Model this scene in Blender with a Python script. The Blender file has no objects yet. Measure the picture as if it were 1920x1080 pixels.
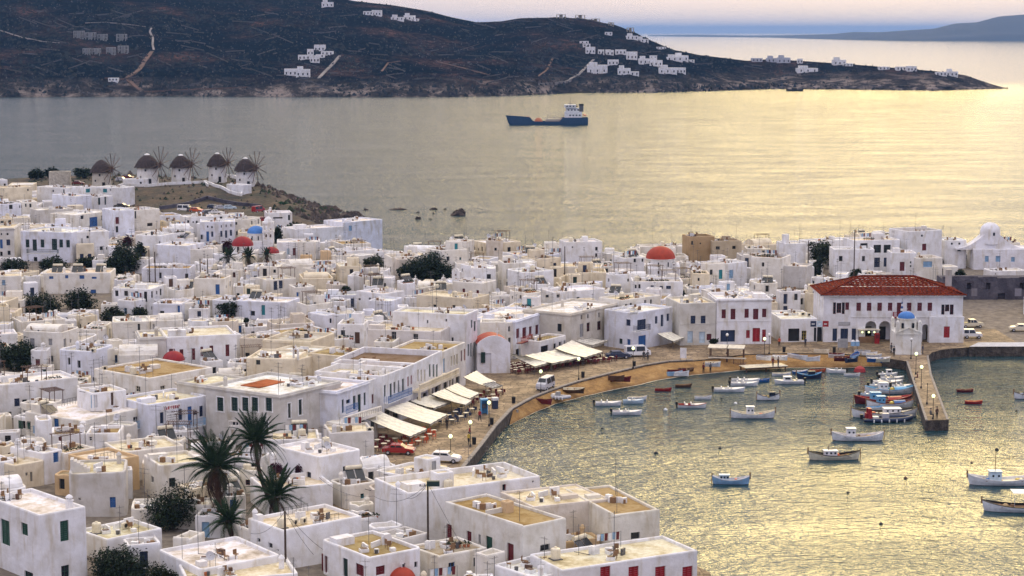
import bpy,math,random
from mathutils import Vector,Matrix,noise
from mathutils.geometry import tessellate_polygon
R = random.Random(7)
PI = math.pi
rad = math.radians
sc = bpy.context.scene
C = sc.collection
# ------------------------------------------------------------------ camera, sky, sun
CAMZ = 58.0
FPX = 3600.0
PITCH = math.atan(482.0 / FPX)
cd = bpy.data.cameras.new("camera")
cam = bpy.data.objects.new("camera",cd)
C.objects.link(cam)
cam.location = (0,0,CAMZ)
cam.rotation_euler = (PI / 2 - PITCH,0,0)
cd.sensor_width = 36.0
cd.lens = 36.0 * FPX / 1920.0
cd.clip_start = 1.0
cd.clip_end = 120000.0
sc.camera = cam
SUN_AZ,SUN_EL = rad(11.5),rad(22.0)
SUN = Vector((math.sin(SUN_AZ) * math.cos(SUN_EL),math.cos(SUN_AZ) * math.cos(SUN_EL),math.sin(SUN_EL)))
sl = bpy.data.lights.new("sun","SUN")
sl.energy = 0.6
sl.angle = rad(13.0)
sl.color = (1.0,0.76,0.30)
so = bpy.data.objects.new("sun",sl)
so.rotation_euler = SUN.to_track_quat("Z","Y").to_euler()
C.objects.link(so)
world = bpy.data.worlds.new("World")
sc.world = world
world.use_nodes = True
wt = world.node_tree
wt.nodes.clear()
def wn(t,**k):
 n = wt.nodes.new(t)
 for a,b in k.items(): setattr(n,a,b)
 return n
wl = wt.links.new
sky = wn("ShaderNodeTexSky",sky_type="NISHITA")
sky.sun_disc = False
sky.sun_elevation = SUN_EL
sky.sun_rotation = SUN_AZ
sky.dust_density = 3.0
tc = wn("ShaderNodeTexCoord")
nrm = wn("ShaderNodeVectorMath",operation="NORMALIZE"); wl(tc.outputs["Generated"],nrm.inputs[0])
sep = wn("ShaderNodeSeparateXYZ"); wl(nrm.outputs[0],sep.inputs[0])
vr = wn("ShaderNodeValToRGB")           # overcast veil, horizon to zenith
wl(sep.outputs["Z"],vr.inputs[0])
cr = vr.color_ramp
VEIL = [(0.0,(5.0,5.2,7.2)),(0.03,(4.6,5.0,7.5)),(0.12,(6.0,5.9,7.8)),(0.34,(9.4,9.0,12.4)),(1.0,(19.4,18.6,17.4))]
cr.elements[0].position = 0.0; cr.elements[1].position = 1.0
for p,c in VEIL[1:-1]: cr.elements.new(p)
for e,(p,c) in zip(cr.elements,VEIL):
 e.position = p; e.color = (c[0] / 20,c[1] / 20,c[2] / 20,1)
vs = wn("ShaderNodeVectorMath",operation="SCALE"); wl(vr.outputs[0],vs.inputs[0]); vs.inputs["Scale"].default_value = 20.0
# cloud streaks
mp = wn("ShaderNodeMapping"); wl(nrm.outputs[0],mp.inputs[0]); mp.inputs["Scale"].default_value = (3,3,26)
nz = wn("ShaderNodeTexNoise"); wl(mp.outputs[0],nz.inputs[0]); nz.inputs["Scale"].default_value = 1.4; nz.inputs["Detail"].default_value = 4
nr = wn("ShaderNodeValToRGB"); wl(nz.outputs[0],nr.inputs[0])
nr.color_ramp.elements[0].position = 0.35; nr.color_ramp.elements[0].color = (0.94,0.93,0.99,1)
nr.color_ramp.elements[1].position = 0.65; nr.color_ramp.elements[1].color = (1.0,0.96,0.93,1)
cm = wn("ShaderNodeVectorMath",operation="MULTIPLY"); wl(vs.outputs[0],cm.inputs[0]); wl(nr.outputs[0],cm.inputs[1])
# veiled sun: the glow of the sun behind thin cloud
dt = wn("ShaderNodeVectorMath",operation="DOT_PRODUCT"); wl(nrm.outputs[0],dt.inputs[0]); dt.inputs[1].default_value = SUN
def glow(power,col):
 a = wn("ShaderNodeMath",operation="MAXIMUM"); wl(dt.outputs["Value"],a.inputs[0]); a.inputs[1].default_value = 0
 b = wn("ShaderNodeMath",operation="POWER"); wl(a.outputs[0],b.inputs[0]); b.inputs[1].default_value = power
 c = wn("ShaderNodeVectorMath",operation="SCALE"); c.inputs[0].default_value = col; wl(b.outputs[0],c.inputs["Scale"])
 return c
g1 = glow(62,(34,24.0,2.0)); g2 = glow(9,(9.5,6.3,1.0))
s1 = wn("ShaderNodeVectorMath",operation="ADD"); wl(g1.outputs[0],s1.inputs[0]); wl(g2.outputs[0],s1.inputs[1])
s2 = wn("ShaderNodeVectorMath",operation="ADD"); wl(cm.outputs[0],s2.inputs[0]); wl(s1.outputs[0],s2.inputs[1])
mx = wn("ShaderNodeMixRGB"); mx.inputs[0].default_value = 0.85
wl(sky.outputs[0],mx.inputs[1]); wl(s2.outputs[0],mx.inputs[2])
bg = wn("ShaderNodeBackground"); wl(mx.outputs[0],bg.inputs[0]); bg.inputs[1].default_value = 0.1
wo = wn("ShaderNodeOutputWorld"); wl(bg.outputs[0],wo.inputs[0])
sc.view_settings.view_transform = "Standard"
sc.view_settings.look = "None"
sc.view_settings.exposure = 0.08
sc.view_settings.gamma = 1.0
sc.view_settings.use_curve_mapping = False
sc.cycles.max_bounces = 6
sc.cycles.volume_bounces = 0
sc.cycles.sample_clamp_indirect = 4.0
sc.cycles.caustics_reflective = False
sc.cycles.caustics_refractive = False
# ------------------------------------------------------------------ surveying: sight line of the photo -> place
def ray(px,py):
 a = Vector((0,math.cos(PITCH),-math.sin(PITCH)))
 u = Vector((0,math.sin(PITCH),math.cos(PITCH)))
 return a * FPX + Vector((1,0,0)) * (px - 960) + u * (540 - py)
def P(px,py,z=0.0):
 r = ray(px,py)
 t = (z - CAMZ) / r.z
 return Vector((r.x * t,r.y * t,z))
def proj(p):
 d = Vector(p) - Vector((0,0,CAMZ))
 f = d.y * math.cos(PITCH) - d.z * math.sin(PITCH)
 u = d.y * math.sin(PITCH) + d.z * math.cos(PITCH)
 return 960 + FPX * d.x / f,540 - FPX * u / f
def sstep(a,b,x):
 t = max(0.0,min(1.0,(x - a) / (b - a)))
 return t * t * (3 - 2 * t)
# ------------------------------------------------------------------ materials
def newmat(name):
 m = bpy.data.materials.new(name); m.use_nodes = True
 nt = m.node_tree; b = nt.nodes["Principled BSDF"]
 return m,nt,b
def N(nt,t,**k):
 n = nt.nodes.new(t)
 for a,b in k.items(): setattr(n,a,b)
 return n
def noise_n(nt,scale,detail=3,vec=None,rough=0.55,stretch=None,coords="pos"):
 if vec is None:
  if coords == "pos":
   g = N(nt,"ShaderNodeNewGeometry"); vec = g.outputs["Position"]
  else:
   g = N(nt,"ShaderNodeTexCoord"); vec = g.outputs["Object"]
 if stretch:
  m = N(nt,"ShaderNodeMapping"); m.inputs["Scale"].default_value = stretch
  nt.links.new(vec,m.inputs[0]); vec = m.outputs[0]
 n = N(nt,"ShaderNodeTexNoise"); n.inputs["Scale"].default_value = scale
 n.inputs["Detail"].default_value = detail; n.inputs["Roughness"].default_value = rough
 nt.links.new(vec,n.inputs["Vector"])
 return n.outputs["Fac"]
def ramp(nt,fac,stops):
 r = N(nt,"ShaderNodeValToRGB"); nt.links.new(fac,r.inputs[0])
 e = r.color_ramp.elements
 while len(e) < len(stops): e.new(0.5)
 for q,(p,c) in zip(e,stops):
  q.position = p; q.color = (c[0],c[1],c[2],1) if hasattr(c,"__len__") else (c,c,c,1)
 return r.outputs[0]
def mul(nt,a,b,t="MULTIPLY",f=1.0):
 m = N(nt,"ShaderNodeMixRGB",blend_type=t)
 if hasattr(f,"links"): nt.links.new(f,m.inputs[0])
 else: m.inputs[0].default_value = f
 for s,v in ((1,a),(2,b)):
  if hasattr(v,"links"): nt.links.new(v,m.inputs[s])
  else: m.inputs[s].default_value = (v[0],v[1],v[2],1)
 return m.outputs[0]
def bump(nt,b,h,dist=0.05,strength=0.5):
 n = N(nt,"ShaderNodeBump"); n.inputs["Distance"].default_value = dist; n.inputs["Strength"].default_value = strength
 nt.links.new(h,n.inputs["Height"]); nt.links.new(n.outputs[0],b.inputs["Normal"])
def flat(name,col,rough=0.6,var=0.25,scale=1.5,metal=0.0,spec=0.4):
 m,nt,b = newmat(name)
 f = noise_n(nt,scale,4)
 c = ramp(nt,f,[(0.3,tuple(x * (1 - var) for x in col)),(0.7,tuple(min(1,x * (1 + var * 0.5)) for x in col))])
 nt.links.new(c,b.inputs["Base Color"])
 b.inputs["Roughness"].default_value = rough; b.inputs["Metallic"].default_value = metal
 b.inputs["Specular IOR Level"].default_value = spec
 return m
MC = {}
PAL = dict(tarp=(.80,.76,.62),white=(.78,.78,.77),cream=(.70,.64,.48),canvas=(.72,.66,.52),blue=(.03,.12,.34),navy=(.02,.035,.08),sky=(.13,.38,.62),teal=(.02,.22,.26),
           green=(.015,.07,.045),dgreen=(.01,.035,.03),red=(.32,.015,.02),dred=(.13,.012,.018),orange=(.55,.09,.03),brown=(.10,.05,.03),wood=(.24,.14,.07),
           grey=(.35,.35,.35),dgrey=(.09,.09,.095),black=(.012,.012,.014),silver=(.5,.5,.52),yellow=(.6,.45,.08),stone=(.36,.31,.24),ochre=(.5,.36,.18),terracotta=(.42,.13,.05),
           skin=(.42,.25,.17),pale=(.5,.62,.70),lblue=(.25,.42,.6),concrete=(.42,.38,.31))
def pm(c):
 if c not in MC: MC[c] = flat(c + "_paint",PAL[c],0.5 if c not in ("canvas","stone","ochre","concrete","wood") else 0.85)
 return MC[c]
# lime plaster: colour from the object, worn and streaked
def make_plaster(name,blotch,tint):
 m,nt,b = newmat(name)
 oi = N(nt,"ShaderNodeObjectInfo")
 a = noise_n(nt,0.55,5)
 c = ramp(nt,a,[(0.32,(1 - blotch,1 - blotch * 1.1,1 - blotch * 1.35)),(0.62,(1,1,1))])
 s = noise_n(nt,1.0,5,stretch=(0.9,0.9,0.22))
 c2 = ramp(nt,s,[(0.30,tint),(0.46,(1,1,1))])
 c = mul(nt,mul(nt,oi.outputs["Color"],c),c2)
 nt.links.new(c,b.inputs["Base Color"])
 b.inputs["Roughness"].default_value = 0.92; b.inputs["Specular IOR Level"].default_value = 0.15
 bump(nt,b,noise_n(nt,1.6,6),0.16,0.5)
 return m
PLASTER = make_plaster("lime_plaster",0.20,(0.82,0.77,0.67))
def make_roofmat():
 m,nt,b = newmat("roof_screed")
 oi = N(nt,"ShaderNodeObjectInfo")
 a = noise_n(nt,0.35,6,rough=0.65)
 c = ramp(nt,a,[(0.32,(0.50,0.44,0.34)),(0.44,(.82,.76,.64)),(0.56,(1,1,1))])
 f = ramp(nt,noise_n(nt,1.9,5),[(0.32,(0.80,0.76,0.68)),(0.58,(1,1,1))])
 nt.links.new(mul(nt,mul(nt,oi.outputs["Color"],c),f),b.inputs["Base Color"])
 b.inputs["Roughness"].default_value = 0.95; b.inputs["Specular IOR Level"].default_value = 0.1
 bump(nt,b,noise_n(nt,2.0,5),0.1,0.4)
 return m
ROOF = make_roofmat()
def make_glass():
 m,nt,b = newmat("window_glass")
 b.inputs["Base Color"].default_value = (.012,.016,.022,1); b.inputs["Roughness"].default_value = 0.12
 return m
GLASS = make_glass()
def make_tiles():
 m,nt,b = newmat("clay_tiles")
 a = noise_n(nt,2.6,5,rough=0.7); f2 = noise_n(nt,0.4,3)
 c = ramp(nt,a,[(0.3,(0.04,0.010,0.006)),(0.5,(0.135,0.022,0.012)),(0.7,(0.32,0.075,0.03))])
 c = mul(nt,c,ramp(nt,f2,[(0.35,(0.8,0.8,0.8)),(0.65,(1.1,1.0,0.9))]))
 nt.links.new(c,b.inputs["Base Color"]); b.inputs["Roughness"].default_value = 1.0; b.inputs["Specular IOR Level"].default_value = 0.05
 bump(nt,b,a,0.15,0.8)
 return m
TILES = make_tiles()
def make_dome(name,col):
 m,nt,b = newmat(name)
 c = ramp(nt,noise_n(nt,1.2,5),[(0.3,tuple(x * 0.7 for x in col)),(0.65,col)])
 nt.links.new(c,b.inputs["Base Color"]); b.inputs["Roughness"].default_value = 0.7
 return m
DOME = {"red": make_dome("red_dome_paint",(.30,.010,.015)),"orange": make_dome("orange_dome_paint",(.38,.038,.012)),"blue": make_dome("blue_dome_paint",(.06,.21,.55))}
def make_thatch():
 m,nt,b = newmat("thatch")
 a = noise_n(nt,3.0,6,stretch=(1,1,0.25))
 nt.links.new(ramp(nt,a,[(0.3,(0.018,0.013,0.014)),(0.6,(0.055,0.040,0.038)),(0.8,(0.13,0.10,0.085))]),b.inputs["Base Color"])
 b.inputs["Roughness"].default_value = 1.0; bump(nt,b,a,0.2,1.0)
 return m
THATCH = make_thatch()
def make_leaf(name,lo,mid,hi):
 m,nt,b = newmat(name)
 a = noise_n(nt,0.9,3); q = noise_n(nt,6.0,2)
 c = ramp(nt,a,[(0.35,lo),(0.55,mid),(0.72,hi)])
 c = mul(nt,c,ramp(nt,q,[(0.3,(0.6,0.6,0.6)),(0.7,(1.25,1.25,1.2))]))
 nt.links.new(c,b.inputs["Base Color"]); b.inputs["Roughness"].default_value = 0.75; b.inputs["Specular IOR Level"].default_value = 0.2
 return m
LEAF = make_leaf("dark_leaves",(.005,.012,.008),(.016,.032,.017),(.046,.072,.032))  # top tone raised to look like lit leaves: light put into the colour
LEAF2 = make_leaf("olive_leaves",(.010,.018,.009),(.026,.040,.019),(.065,.080,.040))
LEAFP = make_leaf("purple_leaves",(.035,.010,.020),(.07,.02,.035),(.11,.035,.05))
PALMG = make_leaf("palm_green",(.010,.028,.014),(.022,.050,.024),(.05,.085,.040))
PALMD = make_leaf("palm_dry",(.035,.020,.016),(.065,.035,.026),(.11,.065,.045))
BARK = flat("bark",(.07,.048,.034),0.95,0.5,4)
ROCK = None
def make_rock(name,a,b_,c_,sc_=0.6):
 m,nt,b = newmat(name)
 f = noise_n(nt,sc_,8,rough=0.68)
 nt.links.new(ramp(nt,f,[(0.33,a),(0.5,b_),(0.68,c_)]),b.inputs["Base Color"])
 b.inputs["Roughness"].default_value = 0.97; bump(nt,b,f,0.8,0.9)
 return m
ROCK = make_rock("dark_rock",(.02,.016,.015),(.06,.045,.038),(.15,.11,.085))
RUIN = make_rock("ruin_stone",(.035,.032,.045),(.07,.065,.085),(.13,.12,.14),0.35)
RUBBLE = make_rock("rubble_stone",(.36,.32,.26),(.50,.46,.38),(.66,.61,.52),1.2)
# ------------------------------------------------------------------ mesh builder
class MB:
 def __init__(s): s.v = []; s.f = []; s.m = []; s.xf = None
 def pt(s,p):
  p = Vector(p)
  if s.xf is not None: p = s.xf @ p
  s.v.append(tuple(p)); return len(s.v) - 1
 def face(s,pts,m=0):
  s.f.append([s.pt(p) for p in pts]); s.m.append(m)
 def box(s,a,b,m=0,bottom=True):
  x0,y0,z0 = a; x1,y1,z1 = b
  i = [s.pt(p) for p in ((x0,y0,z0),(x1,y0,z0),(x1,y1,z0),(x0,y1,z0),(x0,y0,z1),(x1,y0,z1),(x1,y1,z1),(x0,y1,z1))]
  fs = [(0,1,5,4),(1,2,6,5),(2,3,7,6),(3,0,4,7),(4,5,6,7)]
  if bottom: fs.append((3,2,1,0))
  for q in fs: s.f.append([i[k] for k in q]); s.m.append(m)
 def bar(s,a,b,r,m=0,n=4,r2=None):
  a = Vector(a); b = Vector(b); d = (b - a)
  if d.length < 1e-6: return
  q = d.to_track_quat("Z","Y"); r2 = r if r2 is None else r2
  A = []; B = []
  for k in range(n):
   t = 2 * PI * (k + 0.5) / n; o = Vector((math.cos(t),math.sin(t),0))
   A.append(s.pt(a + q @ (o * r))); B.append(s.pt(b + q @ (o * r2)))
  for k in range(n):
   j = (k + 1) % n; s.f.append([A[k],A[j],B[j],B[k]]); s.m.append(m)
  s.f.append(B[:]); s.m.append(m); s.f.append(A[::-1]); s.m.append(m)
 def tube(s,pts,rs,m=0,n=8):
  rings = []
  for i,p in enumerate(pts):
   p = Vector(p); d = Vector(pts[min(i + 1,len(pts) - 1)]) - Vector(pts[max(i - 1,0)])
   q = d.to_track_quat("Z","Y"); r = rs[i] if hasattr(rs,"__len__") else rs
   rings.append([s.pt(p + q @ Vector((math.cos(2 * PI * k / n) * r,math.sin(2 * PI * k / n) * r,0))) for k in range(n)])
  for a,b in zip(rings,rings[1:]):
   for k in range(n):
    j = (k + 1) % n; s.f.append([a[k],a[j],b[j],b[k]]); s.m.append(m)
  s.f.append(rings[-1][:]); s.m.append(m); s.f.append(rings[0][::-1]); s.m.append(m)
 def lathe(s,prof,m=0,n=16,c=(0,0,0),a0=0,a1=2 * PI):
  full = abs(a1 - a0 - 2 * PI) < 1e-6
  k1 = n if full else n + 1
  rings = []
  for r,z in prof:
   if r < 1e-4: rings.append([s.pt((c[0],c[1],c[2] + z))])
   else: rings.append([s.pt((c[0] + r * math.cos(a0 + (a1 - a0) * k / n),c[1] + r * math.sin(a0 + (a1 - a0) * k / n),c[2] + z)) for k in range(k1)])
  for a,b in zip(rings,rings[1:]):
   for k in range(n):
    j = (k + 1) % n if full else k + 1
    if len(a) == 1 and len(b) == 1: continue
    if len(a) == 1: s.f.append([a[0],b[j],b[k]])
    elif len(b) == 1: s.f.append([a[k],a[j],b[0]])
    else: s.f.append([a[k],a[j],b[j],b[k]])
    s.m.append(m)
 def prism(s,poly,z0,z1,m=0,mside=None,zf=None):
  n = len(poly); mside = m if mside is None else mside
  area = sum(poly[i][0] * poly[(i + 1) % n][1] - poly[(i + 1) % n][0] * poly[i][1] for i in range(n))
  if area < 0: poly = poly[::-1]
  T = [s.pt((p[0],p[1],z1 if zf is None else zf(p))) for p in poly]; B = [s.pt((p[0],p[1],z0)) for p in poly]
  for t in tessellate_polygon([[Vector((p[0],p[1],0)) for p in poly]]):
   a,b,c = [poly[k] for k in t]
   o = (b[0] - a[0]) * (c[1] - a[1]) - (b[1] - a[1]) * (c[0] - a[0])
   t = t if o > 0 else t[::-1]
   s.f.append([T[k] for k in t]); s.m.append(m)
  for k in range(n):
   j = (k + 1) % n; s.f.append([B[k],B[j],T[j],T[k]]); s.m.append(mside)
 def mesh(s,name,mats,smooth=False):
  me = bpy.data.meshes.new(name)
  me.from_pydata(s.v,[],s.f)
  for x in mats: me.materials.append(x)
  if len(mats) > 1: me.polygons.foreach_set("material_index",s.m)
  if smooth: me.polygons.foreach_set("use_smooth",[True] * len(s.f))
  me.update()
  return me
 def obj(s,name,mats,parent=None,smooth=False,color=None):
  o = bpy.data.objects.new(name,s.mesh(name,mats,smooth))
  C.objects.link(o)
  if parent is not None: o.parent = parent
  if color: o.color = (*color,1)
  return o
def inst(name,me,parent=None,loc=(0,0,0),rz=0.0,color=None,scale=None):
 o = bpy.data.objects.new(name,me); C.objects.link(o)
 if parent is not None: o.parent = parent
 o.location = loc
 if rz: o.rotation_euler = (0,0,rz)
 if color: o.color = (*color,1)
 if scale: o.scale = scale
 return o
def thing(name,loc,rz=0.0,label=None,cat=None,group=None):
 o = bpy.data.objects.new(name,None); C.objects.link(o)
 o.location = loc; o.rotation_euler = (0,0,rz); o.empty_display_size = 0.5
 tag(o,label,cat,group)
 return o
def tag(o,label=None,cat=None,group=None,kind=None):
 if label: o["label"] = label
 if cat: o["category"] = cat
 if group: o["group"] = group
 if kind: o["kind"] = kind
 return o
def copy_tree(o,parent=None):
 c = o.copy(); C.objects.link(c)
 if parent is not None: c.parent = parent
 for ch in list(o.children): copy_tree(ch,c)
 return c
def lerp(a,b,t): return a + (b - a) * t
# ------------------------------------------------------------------ the lie of the land
QZ = 1.6
QUAY_PX = [(905,835),(931,800),(962,767),(1000,746),(1038,731),(1085,716),(1140,702),(1178,693),(1211,685),(1255,678),(1300,676),(1340,672),(1400,664),(1480,662),(1576,663),(1646,669),(1699,677)]
PIER_PX = [(1699,677),(1735,788),(1779,787),(1747,702),(1741,667)]
EAST_PX = [(1741,667),(1747,661),(1764,656),(1790,653),(1817,651),(1920,650)]
fore = [(20.0,150),(20.5,186),(20.8,196),(17,204),(10,215),(5,222),(-2,232),(-6.3,244)]
QUAY = [P(x,y,QZ) for x,y in QUAY_PX]
EAST = [P(x,y,QZ) for x,y in EAST_PX]
PIER = [P(x,y,QZ) for x,y in PIER_PX]
harbour = [Vector((x,y,0)) for x,y in fore] + QUAY + EAST + [Vector((230,EAST[-1].y - 1,0))]
coast = [(p.x,p.y) for p in harbour] + [(232,430),(150,462),(90,462),(30,455),(-28,458),(-46,492),(-50,545),(-46,604),(-62,640),(-80,682),(-130,704),(-260,722),(-330,600),(-330,60),(15,60)]
def inside(x,y,poly):
 c = False; n = len(poly); j = n - 1
 for i in range(n):
  xi,yi = poly[i]; xj,yj = poly[j]
  if (yi > y) != (yj > y) and x < (xj - xi) * (y - yi) / (yj - yi) + xi: c = not c
  j = i
 return c
def dist_pl(x,y,pl,closed=False):
 best = 1e9; n = len(pl)
 for i in range(n if closed else n - 1):
  ax,ay = pl[i][0],pl[i][1]; bx,by = pl[(i + 1) % n][0],pl[(i + 1) % n][1]
  dx,dy = bx - ax,by - ay; L = dx * dx + dy * dy
  t = max(0,min(1,((x - ax) * dx + (y - ay) * dy) / L)) if L > 0 else 0
  d = math.hypot(x - ax - dx * t,y - ay - dy * t)
  if d < best: best = d
 return best
HB = [(p.x,p.y) for p in harbour]
NAT = coast[len(HB) - 1:len(HB) + 14]
def ground(x,y):
 dq = dist_pl(x,y,HB)
 h = 1.55 + 2.3 * sstep(14,95,dq)
 e = math.hypot((x + 112) / 88.0,(y - 655) / 46.0)
 h = lerp(h,7.2,1 - sstep(0.62,1.35,e))
 if y > 425:
  dn = dist_pl(x,y,NAT)
  k = sstep(0,26 if y > 500 else 9,dn)
  h = lerp(-0.6,h,k)
  if y > 500: h += (noise.noise(Vector((x * .09,y * .09,0))) * 1.6 + noise.noise(Vector((x * .33,y * .33,3))) * 0.7) * (1 - sstep(18,40,dn)) * sstep(0,5,dn)
 return h
# ------------------------------------------------------------------ ground of the town and the windmill hill
def make_ground():
 m,nt,b = newmat("town_ground")
 g = N(nt,"ShaderNodeNewGeometry"); s = N(nt,"ShaderNodeSeparateXYZ"); nt.links.new(g.outputs["Position"],s.inputs[0])
 fr = N(nt,"ShaderNodeMath",operation="MULTIPLY_ADD"); nt.links.new(noise_n(nt,0.05,4),fr.inputs[0]); fr.inputs[1].default_value = 60
 nt.links.new(s.outputs["Y"],fr.inputs[2])
 k = N(nt,"ShaderNodeMapRange"); nt.links.new(fr.outputs[0],k.inputs[0]); k.inputs[1].default_value = 575; k.inputs[2].default_value = 590
 street = ramp(nt,noise_n(nt,0.8,4),[(0.3,(.11,.09,.07)),(0.7,(.25,.21,.16))])
 dry = ramp(nt,noise_n(nt,0.13,7,rough=0.7),[(0.34,(.018,.026,.013)),(0.46,(.048,.040,.023)),(0.58,(.095,.066,.038)),(0.72,(.16,.12,.075))])
 dry = mul(nt,dry,ramp(nt,noise_n(nt,0.9,5),[(0.35,(.55,.5,.5)),(0.6,(1.05,1.05,1.05))]))
 # bare rock where it is steep
 sn = N(nt,"ShaderNodeSeparateXYZ"); nt.links.new(g.outputs["Normal"],sn.inputs[0])
 st = N(nt,"ShaderNodeMapRange"); nt.links.new(sn.outputs["Z"],st.inputs[0]); st.inputs[1].default_value = 0.985; st.inputs[2].default_value = 0.93
 rock = ramp(nt,noise_n(nt,0.4,7,rough=0.7),[(0.35,(.035,.026,.028)),(0.55,(.11,.08,.065)),(0.7,(.20,.15,.12))])
 dry = mul(nt,dry,rock,"MIX",st.outputs[0])
 nt.links.new(mul(nt,street,dry,"MIX",k.outputs[0]),b.inputs["Base Color"])
 b.inputs["Roughness"].default_value = 0.97; bump(nt,b,noise_n(nt,1.2,6),0.3,0.7)
 return m
gm = MB(); STEP = 4.0; idx = {}
def gv(i,j):
 if (i,j) in idx: return idx[(i,j)]
 x = -330 + i * STEP; y = 60 + j * STEP
 ins = inside(x,y,coast)
 dh = dist_pl(x,y,HB)
 z = ground(x,y) if ins else -2.0
 idx[(i,j)] = (gm.pt((x,y,z)),ins,dh); return idx[(i,j)]
for i in range(int(562 / STEP)):
 for j in range(int(668 / STEP)):
  q = [gv(i,j),gv(i + 1,j),gv(i + 1,j + 1),gv(i,j + 1)]
  if not any(k[1] for k in q): continue
  if min(k[2] for k in q) < 6 and not all(k[1] and k[2] > 1.2 for k in q): continue
  gm.f.append([k[0] for k in q]); gm.m.append(0)
tag(gm.obj("ground",[make_ground()],smooth=True),kind="structure")
rk_,bu_ = MB(),MB(); rq = random.Random(31)
for _ in range(5200):
 x,y = rq.uniform(-170,-40),rq.uniform(572,700)
 if not inside(x,y,coast): continue
 near = 1 - sstep(4,34,dist_pl(x,y,NAT)); z = ground(x,y)
 if rq.random() > .12 + near * .88: continue
 b = rk_ if rq.random() < .35 + .55 * near else bu_
 r = rq.uniform(.3,1.1) * (1 + 1.3 * near * rq.random()); t = b.pt((x + rq.uniform(-.3,.3) * r,y,z + r * rq.uniform(.5,1.0)))
 k = [b.pt((x + r * math.cos(a + rq.uniform(-.4,.4)),y + r * math.sin(a),z - .4)) for a in (0,1.25,2.5,3.75,5)]
 for i in range(5): b.f.append([k[i],k[(i + 1) % 5],t]); b.m.append(0)
tag(rk_.obj("headland_stones",[ROCK]),kind="stuff"); tag(bu_.obj("headland_scrub",[LEAF2]),kind="stuff")
# quay: paved apron with an outer wall
def make_paving():
 m,nt,b = newmat("quay_paving")
 g = N(nt,"ShaderNodeNewGeometry")
 v = N(nt,"ShaderNodeTexVoronoi",feature="DISTANCE_TO_EDGE"); v.inputs["Scale"].default_value = 0.9; nt.links.new(g.outputs["Position"],v.inputs["Vector"])
 v2 = N(nt,"ShaderNodeTexVoronoi"); v2.inputs["Scale"].default_value = 0.9; nt.links.new(g.outputs["Position"],v2.inputs["Vector"])
 sp = N(nt,"ShaderNodeSeparateXYZ"); nt.links.new(v2.outputs["Color"],sp.inputs[0])
 base = ramp(nt,noise_n(nt,0.25,6,rough=0.65),[(0.33,(.13,.092,.052)),(0.5,(.24,.175,.10)),(0.68,(.38,.29,.18))])
 st = ramp(nt,sp.outputs["X"],[(0.0,(.72,.7,.68)),(1.0,(1.3,1.28,1.25))])
 jn = ramp(nt,v.outputs["Distance"],[(0.02,(.45,.42,.4)),(0.08,(1,1,1))])
 nt.links.new(mul(nt,mul(nt,base,st),jn),b.inputs["Base Color"]); b.inputs["Roughness"].default_value = 0.8
 bump(nt,b,v.outputs["Distance"],0.03,0.5)
 return m
PAVE = make_paving()
QWALL = make_rock("quay_wall_stone",(.03,.024,.02),(.075,.06,.048),(.15,.12,.095),0.9)
inland = [(70,372),(45,368),(25,362),(8,345),(-8,322),(-20,290),(-30,262),(-38,235),(-30,215),(-10,205),(0,150)]
qp = [(p.x,p.y) for p in harbour[:-1]] + [(EAST[-1].x,EAST[-1].y + 52),(100,400)] + inland
b = MB(); b.prism(qp,-2.5,QZ,0,1)
tag(b.obj("quay_pavement",[PAVE,QWALL]),kind="structure")
b = MB(); b.prism([(p.x,p.y) for p in PIER],-2.5,QZ,0,1)
tag(b.obj("pier_pavement",[PAVE,QWALL]),kind="structure")
# kerb stones along the quay edge
def kerb_strip(pts,w,h,name,mat,closed=False):
 k = MB()
 for a,c in zip(pts,pts[1:]):
  a = Vector(a[:2]); c = Vector(c[:2]); d = c - a; L = d.length
  if L < 0.1: continue
  t = d.normalized(); n = Vector((-t.y,t.x))
  cnt = max(1,int(L / 1.6)); s = L / cnt
  for i in range(cnt):
   p = a + t * (s * i + 0.02); q = a + t * (s * (i + 1) - 0.02); hh = h * (0.9 + 0.2 * R.random())
   k.prism([tuple(p),tuple(q),tuple(q + n * w),tuple(p + n * w)],QZ - 0.1,QZ + hh)
 return tag(k.obj(name,[mat]),kind="structure")
KSTONE = flat("kerb_stone",(.30,.27,.23),0.9,0.4,2.5)
kerb_strip([(-6.3,244)] + [tuple(p) for p in QUAY[:11]],0.55,0.14,"quay_kerb",KSTONE)
kerb_strip([tuple(p) for p in PIER[:2]],0.35,0.08,"pier_kerb",KSTONE)
kerb_strip([tuple(p) for p in PIER[2:]],0.35,0.08,"pier_kerb",KSTONE)
bw = [P(1817,652,QZ),P(2100,651,QZ),P(2100,643,QZ),P(1834,644,QZ)]
b = MB(); b.prism([(p.x,p.y) for p in bw],-2.0,QZ + 0.2,0,1)
tag(b.obj("breakwater",[flat("pale_concrete",(.50,.51,.54),0.9,0.2),QWALL]),kind="structure")
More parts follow.
